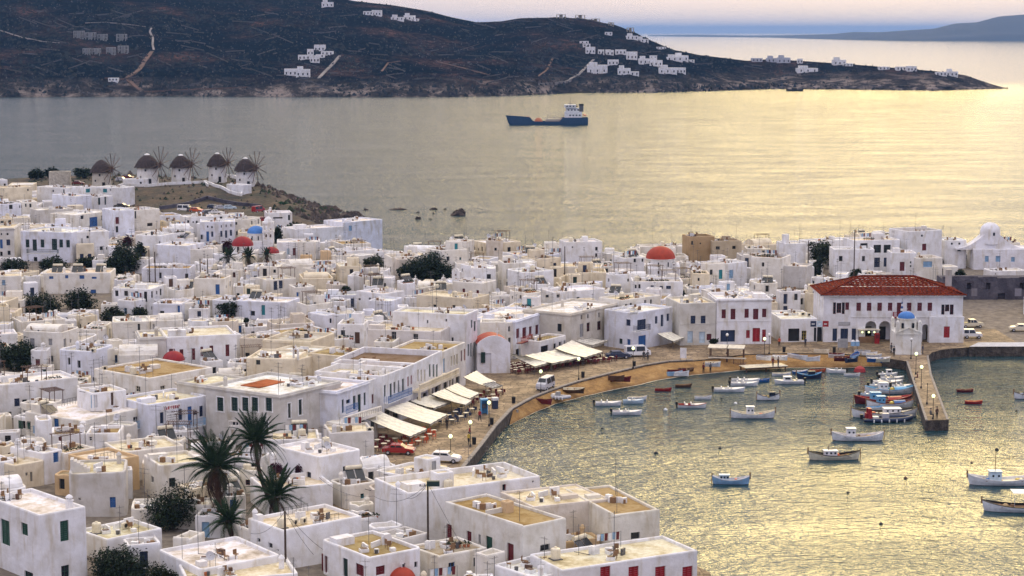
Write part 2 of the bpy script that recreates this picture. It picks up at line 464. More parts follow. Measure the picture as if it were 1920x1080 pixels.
# beach of golden sand under the quay wall
SHORE = [(955,798),(984,782),(1040,758),(1085,746),(1140,733),(1180,726),(1233,713),(1265,708),(1300,704),(1345,699),(1402,694),(1480,690),(1576,690),(1650,687),(1692,684)]
tops = QUAY[2:]
sh = [P(x,y,0.0) for x,y in SHORE]
def pl_interp(pl,t):
 t = max(0,min(len(pl) - 1.0001,t)); i = int(t); return pl[i].lerp(pl[i + 1],t - i)
def beach_pt(t,v):
 a = pl_interp(tops,t); c = pl_interp(sh,t)
 z = 1.42 * (1 - v) if v < 1 else -(v - 1) * 1.1
 p = a.lerp(c,v) if v <= 1 else c + (c - a).normalized() * (v - 1) * 6
 w = noise.noise(Vector((p.x * .25,p.y * .25,0))) * 0.5 * min(1,v * 2)
 return Vector((p.x,p.y - w * (1 if v > 0 else 0),z + noise.noise(p * 0.8) * 0.07 * (1 if 0 < v < 0.9 else 0)))
b = MB(); nu,nv = 150,14; T = len(tops) - 1
gi = [[b.pt(beach_pt(T * i / nu,-0.02 + 1.6 * j / nv)) for j in range(nv + 1)] for i in range(nu + 1)]
for i in range(nu):
 for j in range(nv): b.f.append([gi[i][j],gi[i][j + 1],gi[i + 1][j + 1],gi[i + 1][j]]); b.m.append(0)
m,nt,bs = newmat("wet_and_dry_sand")
g = N(nt,"ShaderNodeNewGeometry"); s_ = N(nt,"ShaderNodeSeparateXYZ"); nt.links.new(g.outputs["Position"],s_.inputs[0])
wet = N(nt,"ShaderNodeMapRange"); nt.links.new(s_.outputs["Z"],wet.inputs[0]); wet.inputs[1].default_value = 0.05; wet.inputs[2].default_value = 0.35
sd = ramp(nt,noise_n(nt,0.45,6,rough=0.65),[(0.32,(.20,.105,.03)),(0.52,(.33,.185,.055)),(0.7,(.43,.27,.10))])
sd = mul(nt,sd,ramp(nt,noise_n(nt,3.5,4),[(0.3,(.72,.7,.66)),(0.6,(1.05,1.05,1.05))]))
nt.links.new(mul(nt,mul(nt,sd,(.55,.5,.45)),sd,"MIX",wet.outputs[0]),bs.inputs["Base Color"])
bs.inputs["Roughness"].default_value = 0.9; bump(nt,bs,noise_n(nt,2.5,5),0.12,0.8)
tag(b.obj("beach",[m],smooth=True),kind="structure")
b = MB()
for i in range(300):
 t0,t1 = T * i / 300,T * (i + 1) / 300
 def fp(t,off):
  p = beach_pt(t,1.0 + off + 0.02 * noise.noise(Vector((t * 9,0,1)))); return Vector((p.x,p.y,0.035))
 w0 = 0.03 + 0.035 * noise.noise(Vector((t0 * 5,3,0))); w1 = 0.03 + 0.035 * noise.noise(Vector((t1 * 5,3,0)))
 if w0 > 0 and w1 > 0: b.face([fp(t0,-w0),fp(t0,w0),fp(t1,w1),fp(t1,-w1)])
tag(b.obj("shore_foam",[flat("foam",(.62,.56,.42),0.8,0.3,4)]),kind="stuff")
# ------------------------------------------------------------------ the sea
def make_sea():
 m,nt,b = newmat("sea_water")
 b.inputs["Base Color"].default_value = (.008,.044,.056,1)
 b.inputs["Roughness"].default_value = SEA_ROUGH; b.inputs["IOR"].default_value = 1.33
 g = N(nt,"ShaderNodeNewGeometry"); s = N(nt,"ShaderNodeSeparateXYZ"); nt.links.new(g.outputs["Position"],s.inputs[0])
 # sheltered water of the harbour is calmer than the open bay
 k = N(nt,"ShaderNodeMapRange"); nt.links.new(s.outputs["Y"],k.inputs[0]); k.inputs[1].default_value = 380; k.inputs[2].default_value = 480
 k.inputs[3].default_value = 0.0; k.inputs[4].default_value = 1.0
 a = noise_n(nt,1.0,4,stretch=(0.42,0.75,1),rough=0.6)
 c = noise_n(nt,1.0,2,stretch=(1.6,2.2,1))
 d = noise_n(nt,1.0,3,stretch=(0.10,0.16,1))
 h1 = N(nt,"ShaderNodeMath",operation="MULTIPLY_ADD"); nt.links.new(c,h1.inputs[0]); h1.inputs[1].default_value = 0.17; nt.links.new(a,h1.inputs[2])
 h2 = N(nt,"ShaderNodeMath",operation="MULTIPLY_ADD"); nt.links.new(d,h2.inputs[0]); h2.inputs[1].default_value = 1.2; nt.links.new(h1.outputs[0],h2.inputs[2])
 # patches of breeze: ruffled and smooth water
 pt = ramp(nt,noise_n(nt,0.035,4,stretch=(0.6,1.6,1)),[(0.36,0.62),(0.62,1.0)])
 ds = N(nt,"ShaderNodeMath",operation="MULTIPLY_ADD"); nt.links.new(k.outputs[0],ds.inputs[0]); ds.inputs[1].default_value = SEA_BUMP - SEA_BUMP_IN; ds.inputs[2].default_value = SEA_BUMP_IN
 # beyond the cape the swell is long and low
 op = N(nt,"ShaderNodeMapRange"); nt.links.new(s.outputs["Y"],op.inputs[0]); op.inputs[1].default_value = 1500; op.inputs[2].default_value = 2300; op.inputs[3].default_value = 1.0; op.inputs[4].default_value = 0.12
 ds2 = N(nt,"ShaderNodeMath",operation="MULTIPLY"); nt.links.new(ds.outputs[0],ds2.inputs[0]); nt.links.new(op.outputs[0],ds2.inputs[1]); ds = ds2
 st0 = N(nt,"ShaderNodeMath",operation="MULTIPLY"); nt.links.new(ds.outputs[0],st0.inputs[0]); nt.links.new(pt,st0.inputs[1])
 # off the beach the shallow water is choppier
 lee = N(nt,"ShaderNodeMapRange"); nt.links.new(s.outputs["Y"],lee.inputs[0]); lee.inputs[1].default_value = 255; lee.inputs[2].default_value = 305; lee.inputs[3].default_value = 1.0; lee.inputs[4].default_value = 3.6
 far = N(nt,"ShaderNodeMapRange"); nt.links.new(k.outputs[0],far.inputs[0]); nt.links.new(lee.outputs[0],far.inputs[3]); far.inputs[4].default_value = 1.0
 st = N(nt,"ShaderNodeMath",operation="MULTIPLY"); nt.links.new(st0.outputs[0],st.inputs[0]); nt.links.new(far.outputs[0],st.inputs[1])
 n = N(nt,"ShaderNodeBump"); n.inputs["Strength"].default_value = 1.0
 nt.links.new(st.outputs[0],n.inputs["Distance"]); nt.links.new(h2.outputs[0],n.inputs["Height"])
 nt.links.new(n.outputs[0],b.inputs["Normal"])
 return m
SEA_ROUGH,SEA_BUMP,SEA_BUMP_IN = 0.10,0.9,0.52
b = MB(); b.face([(-26000,-300,0),(26000,-300,0),(26000,60000,0),(-26000,60000,0)])
tag(b.obj("sea",[make_sea()]),kind="structure")
# ------------------------------------------------------------------ hills across the bay
def interp(tab,x):
 if x <= tab[0][0]: return tab[0][1]
 for (a,b_),(c,d) in zip(tab,tab[1:]):
  if x <= c: return lerp(b_,d,(x - a) / (c - a))
 return tab[-1][1]
SKYL = [(-900,-90),(-400,-75),(0,-48),(300,-34),(500,-14),(640,-3),(668,2),(740,10),(800,20),(850,33),(895,42),(940,40),(975,34),(1040,33),(1100,37),(1150,47),(1190,62),(1220,76),(1260,93),(1310,103),(1400,114),(1440,111),(1500,114),(1600,121),(1700,129),(1760,134),(1810,141),(1850,155),(1885,165)]
SHL = [(-900,190),(-400,186),(0,183),(300,181),(480,182),(700,183),(850,182),(960,180),(1040,176),(1100,174),(1250,173),(1350,170),(1450,167),(1600,168),(1750,170),(1850,167),(1890,166)]
DEEP = [(-900,800),(600,700),(950,560),(1150,420),(1260,220),(1500,160),(1800,90),(1885,8)]
def hill_mesh(name,skyl,shl,deep,x0,x1,dx,nv,mat,amp):
 b = MB(); rows = []
 n = int((x1 - x0) / dx)
 for i in range(n + 1):
  px = x0 + dx * i
  s = P(px,interp(shl,px),0.0); s.x,s.y = s.x,s.y
  L = interp(deep,px); d = Vector((s.x,s.y,0)).normalized()
  far = s + d * L
  sk = ray(px,interp(skyl,px)); t = math.hypot(far.x,far.y) / math.hypot(sk.x,sk.y)
  zr = max(0.2,CAMZ + sk.z * t)
  col = []
  for j in range(nv + 5):
   v = j / nv
   p = s + d * L * v
   if v <= 1: f = 0.16 * sstep(0,0.07,v) + 0.84 * (0.35 * v + 0.65 * sstep(0.0,1.0,v)) if j else -0.04
   else: f = 1 - (v - 1) * 1.5
   w = max(0,math.sin(PI * min(1,max(0,v)))) ** 0.6
   q = Vector((p.x * .004,p.y * .004,0))
   z = zr * f + w * amp * (noise.noise(q * 1.5) * 1.3 + noise.noise(q * 5) * 0.5 + noise.noise(q * 16) * 0.30 + noise.noise(q * 45) * 0.14) * min(1,zr / 40)
   if 0 < v < 0.12: p = p - d * (noise.noise(q * 25) * amp * 1.2)
   if j > 0 and v <= 1: z = max(z,0.8)
   col.append(b.pt((p.x,p.y,z)))
  rows.append(col)
 for i in range(n):
  for j in range(nv + 4): b.f.append([rows[i][j],rows[i + 1][j],rows[i + 1][j + 1],rows[i][j + 1]]); b.m.append(0)
 return tag(b.obj(name,[mat],smooth=True),kind="structure"),b
def make_hillmat():
 m,nt,b = newmat("scrub_hillside")
 g = N(nt,"ShaderNodeNewGeometry"); s = N(nt,"ShaderNodeSeparateXYZ"); nt.links.new(g.outputs["Position"],s.inputs[0])
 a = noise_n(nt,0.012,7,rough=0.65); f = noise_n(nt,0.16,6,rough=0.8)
 c = ramp(nt,a,[(0.34,(.001,.004,.009)),(0.48,(.002,.006,.012)),(0.56,(.016,.013,.016)),(0.68,(.070,.040,.034))])  # bluish dark tones: distance haze put into the scrub's own colour
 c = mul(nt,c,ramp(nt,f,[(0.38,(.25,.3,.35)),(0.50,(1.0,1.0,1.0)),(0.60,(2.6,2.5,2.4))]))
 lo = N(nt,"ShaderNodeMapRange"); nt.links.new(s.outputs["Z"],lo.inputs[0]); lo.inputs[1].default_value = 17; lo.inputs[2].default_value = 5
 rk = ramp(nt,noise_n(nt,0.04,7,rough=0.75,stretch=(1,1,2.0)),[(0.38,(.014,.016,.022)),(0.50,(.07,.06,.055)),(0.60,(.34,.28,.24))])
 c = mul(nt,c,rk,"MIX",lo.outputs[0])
 nt.links.new(c,b.inputs["Base Color"]); b.inputs["Roughness"].default_value = 1.0; b.inputs["Specular IOR Level"].default_value = 0.0
 bump(nt,b,f,6.0,0.9)
 return m
HILLM = make_hillmat()
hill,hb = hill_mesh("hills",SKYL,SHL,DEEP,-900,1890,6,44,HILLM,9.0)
from mathutils.bvhtree import BVHTree
hbvh = BVHTree.FromPolygons(hb.v,hb.f)
def on_hill(px,py):
 r = ray(px,py).normalized()
 h = hbvh.ray_cast(Vector((0,0,CAMZ)),r)
 if h[0] is None: return None
 return h[0]
FARM = flat("far_island_scrub",(.015,.018,.022),1.0,0.3,0.002)
S2 = [(1215,66.0),(1300,65.0),(1400,66.5),(1470,66),(1560,64),(1600,60),(1650,60.5),(1700,57),(1750,54),(1790,44),(1830,42),(1870,31),(1920,27),(2000,20),(2200,10),(2600,30)]
L2 = [(1215,68.0),(1440,70.5),(1560,74),(1700,77),(2600,78)]
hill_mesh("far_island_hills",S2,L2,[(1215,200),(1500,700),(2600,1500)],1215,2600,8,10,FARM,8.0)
# shrubs, boulders and terrace walls scattered over the slope
rh = random.Random(21); bs_ = MB(); br_ = MB()
def lump(b,p,r,h):
 t = b.pt(p + Vector((rh.uniform(-.3,.3) * r,0,h))); k = [b.pt(p + Vector((r * math.cos(a + rh.uniform(-.4,.4)),r * math.sin(a),-1))) for a in (0,1.25,2.5,3.75,5)]
 for i in range(5): b.f.append([k[i],k[(i + 1) % 5],t]); b.m.append(0)
for _ in range(15000):
 px,py = rh.uniform(-60,1880),rh.uniform(0,180); q = on_hill(px,py)
 if q is None: continue
 v = noise.noise(Vector((q.x * .008,q.y * .008,0)))
 if rh.random() < .45 + v * 1.3: lump(bs_,q,rh.uniform(1.0,3.2),rh.uniform(.8,2.2))
 elif rh.random() < .4: lump(br_,q,rh.uniform(.6,1.8),rh.uniform(.5,1.4))
for _ in range(260):
 px,py = rh.uniform(0,1800),rh.uniform(20,172); L_ = rh.uniform(8,44); sl_ = rh.uniform(-.35,.45); prev = None
 for k in range(9):
  q = on_hill(px + L_ * k / 8,py + sl_ * L_ * k / 8)
  if q is not None and prev is not None and (q - prev).length < 40: br_.face([prev + Vector((0,0,-1)),q + Vector((0,0,-1)),q + Vector((0,0,1.1)),prev + Vector((0,0,1.1))]); br_.face([prev + Vector((0,.8,1.1)),prev + Vector((0,0,1.1)),q + Vector((0,0,1.1)),q + Vector((0,.8,1.1))][::-1])
  prev = q
tag(bs_.obj("hillside_scrub",[make_leaf("maquis",(.001,.004,.008),(.003,.008,.012),(.012,.017,.019))]),kind="stuff")
tag(br_.obj("hillside_stones",[flat("field_stone",(.075,.07,.07),1,.5,.02)]),kind="stuff")
# roads and tracks on the hillside
def road(name,pts,w,col):
 b = MB(); P3 = []
 for a,c in zip(pts,pts[1:]):
  for k in range(8):
   q = on_hill(lerp(a[0],c[0],k / 8),lerp(a[1],c[1],k / 8))
   if q: P3.append(q + Vector((0,0,0.5)))
 for i in range(len(P3) - 1):
  a,c = P3[i],P3[i + 1]; d = (c - a); d.z = 0
  if d.length < 0.01 or d.length > 150: continue
  n = Vector((-d.y,d.x,0)).normalized() * w
  # banked level across: a road is cut into the slope
  b.face([a - n,c - n,c + n + Vector((0,0,.02)),a + n + Vector((0,0,.02))])
  b.face([a + n,c + n,c + n * 1.0 - Vector((0,0,3)),a + n - Vector((0,0,3))]); b.face([c - n,a - n,a - n - Vector((0,0,3)),c - n - Vector((0,0,3))])
 if b.f: tag(b.obj(name,[col]),kind="structure")
RDG = flat("dirt_track",(.13,.075,.055),1,0.4,0.05); RDW = flat("pale_track",(.22,.20,.19),1,0.3,0.05)
road("road",[(285,97),(272,113),(262,130),(235,148),(190,146)],2.0,RDG)
road("road",[(240,150),(256,163),(266,171)],2.2,RDG)
road("road",[(284,53),(281,60),(287,72),(286,84),(289,96)],1.0,RDW)
road("road",[(160,43),(200,42),(240,46),(278,51)],0.8,RDW)
road("road",[(0,57),(40,70),(80,78),(117,81)],0.9,RDW)
road("road",[(637,105),(622,122),(606,138),(596,149)],1.5,RDW)
road("road",[(1113,112),(1100,125),(1085,140),(1060,153),(1000,158)],1.4,RDW)
road("road",[(270,172),(350,168),(480,163)],0.9,RDG)
road("road",[(750,115),(728,118),(714,137)],0.9,RDG)
road("road",[(1036,110),(1025,132),(1005,146)],0.9,RDG)
road("road",[(820,116),(870,128),(925,143)],1.0,RDG)
# ------------------------------------------------------------------ house kit
WCACHE = {}
def q1(x): return max(0.2,round(x * 10) / 10)
def wmesh(kind,w,h,col):
 """window or door filling an opening; x along the wall, y into it, origin at the lower left of the opening"""
 key = (kind,w,h,col)
 if key in WCACHE: return WCACHE[key]
 b = MB(); mats = [pm(col),GLASS,pm("white")]
 if kind == "sh":        # closed louvred shutters
  n = 2 if w > 0.55 else 1
  lw = w / n
  for i in range(n):
   a,c = i * lw + 0.01,(i + 1) * lw - 0.015
   f = 0.07
   b.box((a,.05,.01),(a + f,.10,h - .01)); b.box((c - f,.05,.01),(c,.10,h - .01))
   b.box((a + f,.05,.01),(c - f,.10,.09)); b.box((a + f,.05,h - .1),(c - f,.10,h - .01)); b.box((a + f,.05,h * .48),(c - f,.10,h * .48 + .08))
   ns = max(3,int(h / 0.22))
   for k in range(ns):
    z = .1 + (h - .2) * k / ns; zz = z + (h - .2) / ns * 0.9
    b.face([(a + f,.07,z),(c - f,.07,z),(c - f,.10,zz),(a + f,.10,zz)])
 elif kind == "win":
  f = 0.07
  b.box((0,.06,0),(f,.13,h)); b.box((w - f,.06,0),(w,.13,h)); b.box((f,.06,0),(w - f,.13,f)); b.box((f,.06,h - f),(w - f,.13,h))
  if w > 0.6: b.box((w / 2 - .03,.07,f),(w / 2 + .03,.12,h - f))
  nz_ = 2 if h > 1.3 else 1
  for k in range(1,nz_ + 1): b.box((f,.075,h * k / (nz_ + 1) - .02),(w - f,.115,h * k / (nz_ + 1) + .02))
 elif kind == "door":
  b.box((0,.05,0),(.08,.14,h)); b.box((w - .08,.05,0),(w,.14,h)); b.box((.08,.05,h - .08),(w - .08,.14,h))
  n = 2 if w > 1.1 else 1
  for i in range(n):
   a = .08 + (w - .16) * i / n + .01; c = .08 + (w - .16) * (i + 1) / n - .01
   b.box((a,.10,.02),(c,.13,h - .08)); b.box((a + .1,.08,.2),(c - .1,.10,h * .45)); b.box((a + .1,.08,h * .52),(c - .1,.10,h - .25))
 elif kind == "dark":    # open doorway or unlit room behind glass
  b.face([(0,.16,0),(w,.16,0),(w,.16,h),(0,.16,h)],1)
  b.box((0,.08,0),(.05,.14,h)); b.box((w - .05,.08,0),(w,.14,h))
 me = b.mesh(kind + "_leaf",mats); WCACHE[key] = me
 return me
def pmesh(w,h):
 key = ("pane",w,h)
 if key not in WCACHE:
  b = MB(); b.face([(.06,.11,.06),(w - .06,.11,.06),(w - .06,.11,h - .06),(.06,.11,h - .06)])
  WCACHE[key] = b.mesh("pane",[GLASS])
 return WCACHE[key]
def surround_mesh(w,h):
 key = ("sur",w,h)
 if key not in WCACHE:
  b = MB(); t = .16
  b.box((-t,-.04,-.02),(-.005,.0,h + t)); b.box((w + .005,-.04,-.02),(w + t,.0,h + t)); b.box((-.005,-.04,h + .005),(w + .005,.0,h + t))
  b.box((-t - .05,-.09,-.12),(w + t + .05,.0,-.02))
  WCACHE[key] = b.mesh("surround",[pm("white")])
 return WCACHE[key]
# facade rectangle with openings: u along the wall, z up; n outward
def facade(b,A,ud,n,L,z0,z1,ops,m=0,depth=0.28):
 us = sorted(set([0.0,L] + [o[0] for o in ops] + [o[0] + o[2] for o in ops]))
 zs = sorted(set([z0,z1] + [o[1] for o in ops] + [o[1] + o[3] for o in ops]))
 us = [u for u in us if -1e-6 <= u <= L + 1e-6]; zs = [z for z in zs if z0 - 1e-6 <= z <= z1 + 1e-6]
 def pt(u,z,d=0): return (A[0] + ud[0] * u - n[0] * d,A[1] + ud[1] * u - n[1] * d,z)
 if not ops:
  b.face([pt(0,z0),pt(L,z0),pt(L,z1),pt(0,z1)],m); return
 for i in range(len(us) - 1):
  for j in range(len(zs) - 1):
   uc,zc = (us[i] + us[i + 1]) / 2,(zs[j] + zs[j + 1]) / 2
   if any(o[0] < uc < o[0] + o[2] and o[1] < zc < o[1] + o[3] for o in ops): continue
   b.face([pt(us[i],zs[j]),pt(us[i + 1],zs[j]),pt(us[i + 1],zs[j + 1]),pt(us[i],zs[j + 1])],m)
 for (u,z,w,h) in [o[:4] for o in ops]:
  b.face([pt(u,z),pt(u + w,z),pt(u + w,z,depth),pt(u,z,depth)],m)
  b.face([pt(u,z + h,depth),pt(u + w,z + h,depth),pt(u + w,z + h),pt(u,z + h)],m)
  b.face([pt(u,z),pt(u,z,depth),pt(u,z + h,depth),pt(u,z + h)],m)
  b.face([pt(u + w,z,depth),pt(u + w,z),pt(u + w,z + h),pt(u + w,z + h,depth)],m)
  b.face([pt(u,z,depth),pt(u + w,z,depth),pt(u + w,z + h,depth),pt(u,z + h,depth)],m)
FACES = {"F": 0,"R": 1,"B": 2,"L": 3}
def shell(w,d,z0,z1,ops,r=0.25,par=0.35,ox=0.0,oy=0.0,wob=0.0):
 """walls with rounded corners and a soft parapet; returns the wall mesh and the roof outline"""
 b = MB(); r = min(r,w * .3,d * .3)
 cs = [(ox + r,oy + r,PI),(ox + w - r,oy + r,1.5 * PI),(ox + w - r,oy + d - r,0),(ox + r,oy + d - r,.5 * PI)]
 zt = z1 - 0.14
 fs = {"F": ((ox + r,oy),(1,0),(0,-1),w - 2 * r),"R": ((ox + w,oy + r),(0,1),(1,0),d - 2 * r),
          "B": ((ox + w - r,oy + d),(-1,0),(0,1),w - 2 * r),"L": ((ox,oy + d - r),(0,-1),(-1,0),d - 2 * r)}
 for k,(A,ud,n,L) in fs.items():
  oo = [(max(0.05,u - r),z,min(ww,L - max(0.05,u - r) - .05),hh) for (f,u,z,ww,hh) in ops if f == k]
  facade(b,A,ud,n,L,z0,zt,[o for o in oo if o[2] > .15 and o[1] + o[3] < zt - .05 and o[1] > z0 + .05])
 def ring(ins,z):
  out = []
  for (cx,cy,a) in cs:
   for t in (0,.5,1):
    an = a + t * PI / 2; rr = max(0.02,r - ins) if r > ins else 0.02
    ex = (ins - r) if ins > r else 0
    out.append((cx + rr * math.cos(an) - ex * (1 if math.cos(an + 0) > 0 else -1) * 0,cy + rr * math.sin(an),z))
  if ins > r:
   out = [(min(max(p[0],ox + ins),ox + w - ins),min(max(p[1],oy + ins),oy + d - ins),z) for p in out]
  return out
 base,top = ring(0,z0),ring(0,zt)
 for k in range(4):   # rounded corners
  for t in (0,1):
   i = k * 3 + t; b.face([base[i],base[i + 1],top[i + 1],top[i]])
 rs = [top,ring(.05,z1 - .03),ring(.12,z1),ring(.27,z1),ring(.33,z1 - .06),ring(.35,z1 - par)]
 rng = random.Random(int(w * 1000 + d * 77))
 dz = [rng.uniform(-wob,wob) for _ in range(12)]
 for q in rs[1:5]:
  for k in range(12): q[k] = (q[k][0],q[k][1],q[k][2] + dz[k])
 for a,c in zip(rs,rs[1:]):
  for i in range(12):
   j = (i + 1) % 12; b.face([a[i],a[j],c[j],c[i]])
 return b,rs[-1]
def face_frame(f,w,d,ox=0.0,oy=0.0):
 return {"F": (ox,oy,0),"R": (ox + w,oy,PI / 2),"B": (ox + w,oy + d,PI),"L": (ox,oy + d,-PI / 2)}[f]
def put_op(T,kind,col,f,u,z,w,h,W,D,ox=0,oy=0,near=False,sur=False):
 x,y,a = face_frame(f,W,D,ox,oy)
 px,py = x + math.cos(a) * u - math.sin(a) * .09,y + math.sin(a) * u + math.cos(a) * .09
 w,h = round(w,2),round(h,2); kw,kh = q1(w),q1(h)
 me = wmesh(kind,kw,kh,col)
 nm = {"sh": "shutter","win": "window","door": "door","dark": "window"}[kind]
 o = inst(nm,me,T,(px,py,z),a)
 o.scale = (w / kw,1,h / kh)
 if kind == "win": inst("pane",pmesh(kw,kh),o)
 if sur and nm != "window": inst("surround",surround_mesh(kw,kh),o).location = (0,-.09,0)
 elif sur: inst("surround",surround_mesh(kw,kh),o).location = (0,-.09,0)
 return o
# shared roof furniture
def m_antenna():
 b = MB(); b.bar((0,0,-.3),(0,0,3.2),.025)
 b.bar((-.5,0,3.0),(.5,0,3.0),.012)
 for k in range(6): b.bar((-.45 + k * .18,-.28 + k * .02,3.0),(-.45 + k * .18,.28 - k * .02,3.0),.009)
 b.bar((0,-.35,2.4),(0,.35,2.4),.012)
 for k in range(4): b.bar((-.2,-.3 + k * .2,2.4),(.2,-.3 + k * .2,2.4),.009)
 return b.mesh("antenna",[pm("dgrey")])
def m_antenna2():
 b = MB(); b.bar((0,0,-.3),(0,0,4.6),.03)
 for z in (4.4,3.9):
  b.bar((-.7,0,z),(.7,0,z),.012)
  for k in range(7): b.bar((-.66 + k * .22,-.22,z),(-.66 + k * .22,.22,z),.009)
 return b.mesh("antenna",[pm("dgrey")])
def m_solar():
 b = MB()
 for x in (0,1.15):
  b.face([(x,0,.25),(x + 1.05,0,.25),(x + 1.05,1.4,1.35),(x,1.4,1.35)],0)
  b.face([(x,0,.2),(x,1.4,1.3),(x + 1.05,1.4,1.3),(x + 1.05,0,.2)],1)
 for x in (0.05,2.15): b.bar((x,1.4,0),(x,1.4,1.5),.03,1); b.bar((x,.1,0),(x,.1,.3),.03,1)
 n = 10; A = []; B = []
 b.bar((0.1,1.55,1.55),(2.1,1.55,1.55),.27,2,10)
 return b.mesh("solar_heater",[GLASS,pm("silver"),pm("cream")])
def m_chimney():
 b = MB(); b.box((-.28,-.28,-.1),(.28,.28,.9)); b.box((-.36,-.36,.9),(.36,.36,.98))
 for x in (-.22,.12):
  for y in (-.22,.12): b.box((x,y,.98),(x + .1,y + .1,1.22))
 b.lathe([(.42,1.22),(.3,1.38),(.12,1.5),(0,1.56)],0,6)
 return b.mesh("chimney",[PLASTER])
def m_chimney2():
 b = MB(); b.lathe([(.3,-.1),(.26,.9),(.33,.95),(.33,1.1),(.2,1.3),(0,1.45)],0,8)
 return b.mesh("chimney",[PLASTER])
def m_tank():
 b = MB(); b.lathe([(0.0,.1),(.5,.1),(.5,1.0),(.45,1.12),(.15,1.2),(.15,1.28),(0,1.28)],0,12); b.box((-.55,-.55,-.05),(.55,.55,.1),1)
 return b.mesh("water_tank",[pm("cream"),pm("dgrey")],False)
def m_ac():
 b = MB(); b.box((0,0,.1),(.85,.35,.7)); b.lathe([(0,0),(.22,0)],1,10)
 b2 = MB(); b2.box((0,0,.1),(.85,.35,.7))
 for k in range(10):
  a0,a1 = 2 * PI * k / 10,2 * PI * (k + 1) / 10
  b2.face([(.35,-.012,.4),(.35 + .23 * math.cos(a0),-.012,.4 + .23 * math.sin(a0)),(.35 + .23 * math.cos(a1),-.012,.4 + .23 * math.sin(a1))],1)
 return b2.mesh("air_conditioner",[pm("cream"),pm("black")])
def m_dish():
 b = MB(); b.bar((0,0,0),(0,0,.8),.03,1)
 b.xf = Matrix.Translation((0,0,1.1)) @ Matrix.Rotation(rad(60),4,"X")
 b.lathe([(0,0),(.25,.03),(.5,.14)],0,12); b.lathe([(.5,.14),(.25,.01),(0,-.02)],0,12); b.bar((0,0,0),(0,0,.45),.02,1)
 return b.mesh("satellite_dish",[pm("silver"),pm("dgrey")])
def m_pots():
 b = MB(); rr = random.Random(3)
 for i in range(5):
  x = i * .5 + rr.uniform(-.1,.1); b.lathe([(.0,0),(.13,0),(.2,.3),(0,.3)],0,7,(x,0,0))
  for k in range(26):
   v = Vector((rr.gauss(0,1),rr.gauss(0,1),abs(rr.gauss(0,1)))).normalized() * rr.uniform(.1,.34)
   p = Vector((x,0,.42)) + v; s = rr.uniform(.07,.14); u = Vector((rr.uniform(-1,1),rr.uniform(-1,1),rr.uniform(-1,1))).normalized() * s; w_ = u.cross(Vector((rr.uniform(-1,1),rr.uniform(-1,1),1)).normalized())
   b.face([p - u,p + w_,p + u,p - w_],1)
 return b.mesh("potted_plants",[pm("terracotta"),LEAF2])
def m_pergola():
 b = MB()
 for x in (0,2.8):
  for y in (0,2.0): b.bar((x,y,0),(x,y,2.2),.06)
 for y in (0,2.0): b.bar((-.3,y,2.25),(3.1,y,2.25),.05)
 for k in range(11): b.bar((-.1 + k * .3,-.3,2.34),(-.1 + k * .3,2.3,2.34),.03)
 return b.mesh("pergola",[pm("brown")])
def m_laundry():
 b = MB(); b.bar((0,0,0),(0,0,1.7),.025); b.bar((3,0,0),(3,0,1.7),.025); b.bar((0,0,1.65),(3,0,1.65),.01)
 rr = random.Random(5)
 for k in range(6):
  x = .15 + k * .46; h = rr.uniform(.4,.9); b.face([(x,.01,1.65),(x + .38,.01,1.65),(x + .36,.06,1.65 - h),(x + .02,.05,1.65 - h)],1 + k % 3)
 return b.mesh("washing_line",[pm("dgrey"),pm("white"),pm("lblue"),pm("dred")])
def m_rail(n=6):
 b = MB()
 for k in range(n + 1): b.bar((k * .5,0,0),(k * .5,0,.9),.02)
 b.bar((0,0,.9),(n * .5,0,.9),.03); b.bar((0,0,.45),(n * .5,0,.45),.015)
 return b.mesh("railing",[pm("dgrey")])
FUR = dict(antenna=m_antenna(),antenna2=m_antenna2(),solar=m_solar(),chimney=m_chimney(),chimney2=m_chimney2(),tank=m_tank(),ac=m_ac(),dish=m_dish(),pots=m_pots(),pergola=m_pergola(),laundry=m_laundry(),rail=m_rail())
FNAME = dict(antenna="antenna",antenna2="antenna",solar="solar_heater",chimney="chimney",chimney2="chimney",tank="water_tank",ac="air_conditioner",dish="satellite_dish",pots="flower_pots",pergola="pergola",laundry="washing_line",rail="railing")
def m_clutter(seed,W_=4.0,D_=3.2):
 b = MB(); rr = random.Random(seed)
 for k in range(rr.randint(9,15)):
  x,y = rr.uniform(0,W_),rr.uniform(0,D_); t = rr.random(); b.xf = Matrix.Translation((x,y,0)) @ Matrix.Rotation(rr.uniform(0,3),4,"Z")
  if t < .22: b.box((0,0,0),(rr.uniform(.5,1.8),.2,rr.uniform(.3,.9)),0)
  elif t < .45: b.box((0,0,0),(rr.uniform(.25,.8),rr.uniform(.2,.6),rr.uniform(.15,.7)),rr.choice([0,0,2,3,1]))
  elif t < .60: b.lathe([(0,0),(.18,0),(.22,.4),(0,.45)],rr.choice([1,2,4]),7)
  elif t < .75: b.bar((0,0,.06),(rr.uniform(.8,2.2),0,.06 + rr.uniform(0,.3)),.045,2)
  elif t < .88: b.box((0,0,.0),(.9,.7,.35),0); b.box((.1,.1,.35),(.8,.6,.40),3)
  else: b.box((0,0,.45),(.45,.45,.5),1); b.box((0,.4,.5),(.45,.45,.95),1); b.box((.03,.03,0),(.08,.08,.45),1); b.box((.37,.37,0),(.42,.42,.45),1)
 b.xf = None
 return b.mesh("roof_clutter",[pm("white"),pm("wood"),pm("dgrey"),pm("brown"),pm("terracotta")])
CLUT = [m_clutter(s) for s in range(7)] + [m_clutter(20 + s,2.2,1.8) for s in range(3)]
HOUSES = []   # footprints: (centre x, centre y, rot, w, d, ztop, thing)
PROT = []     # (x0, y0, x1, y1, distance): parts of the photo that must stay in view
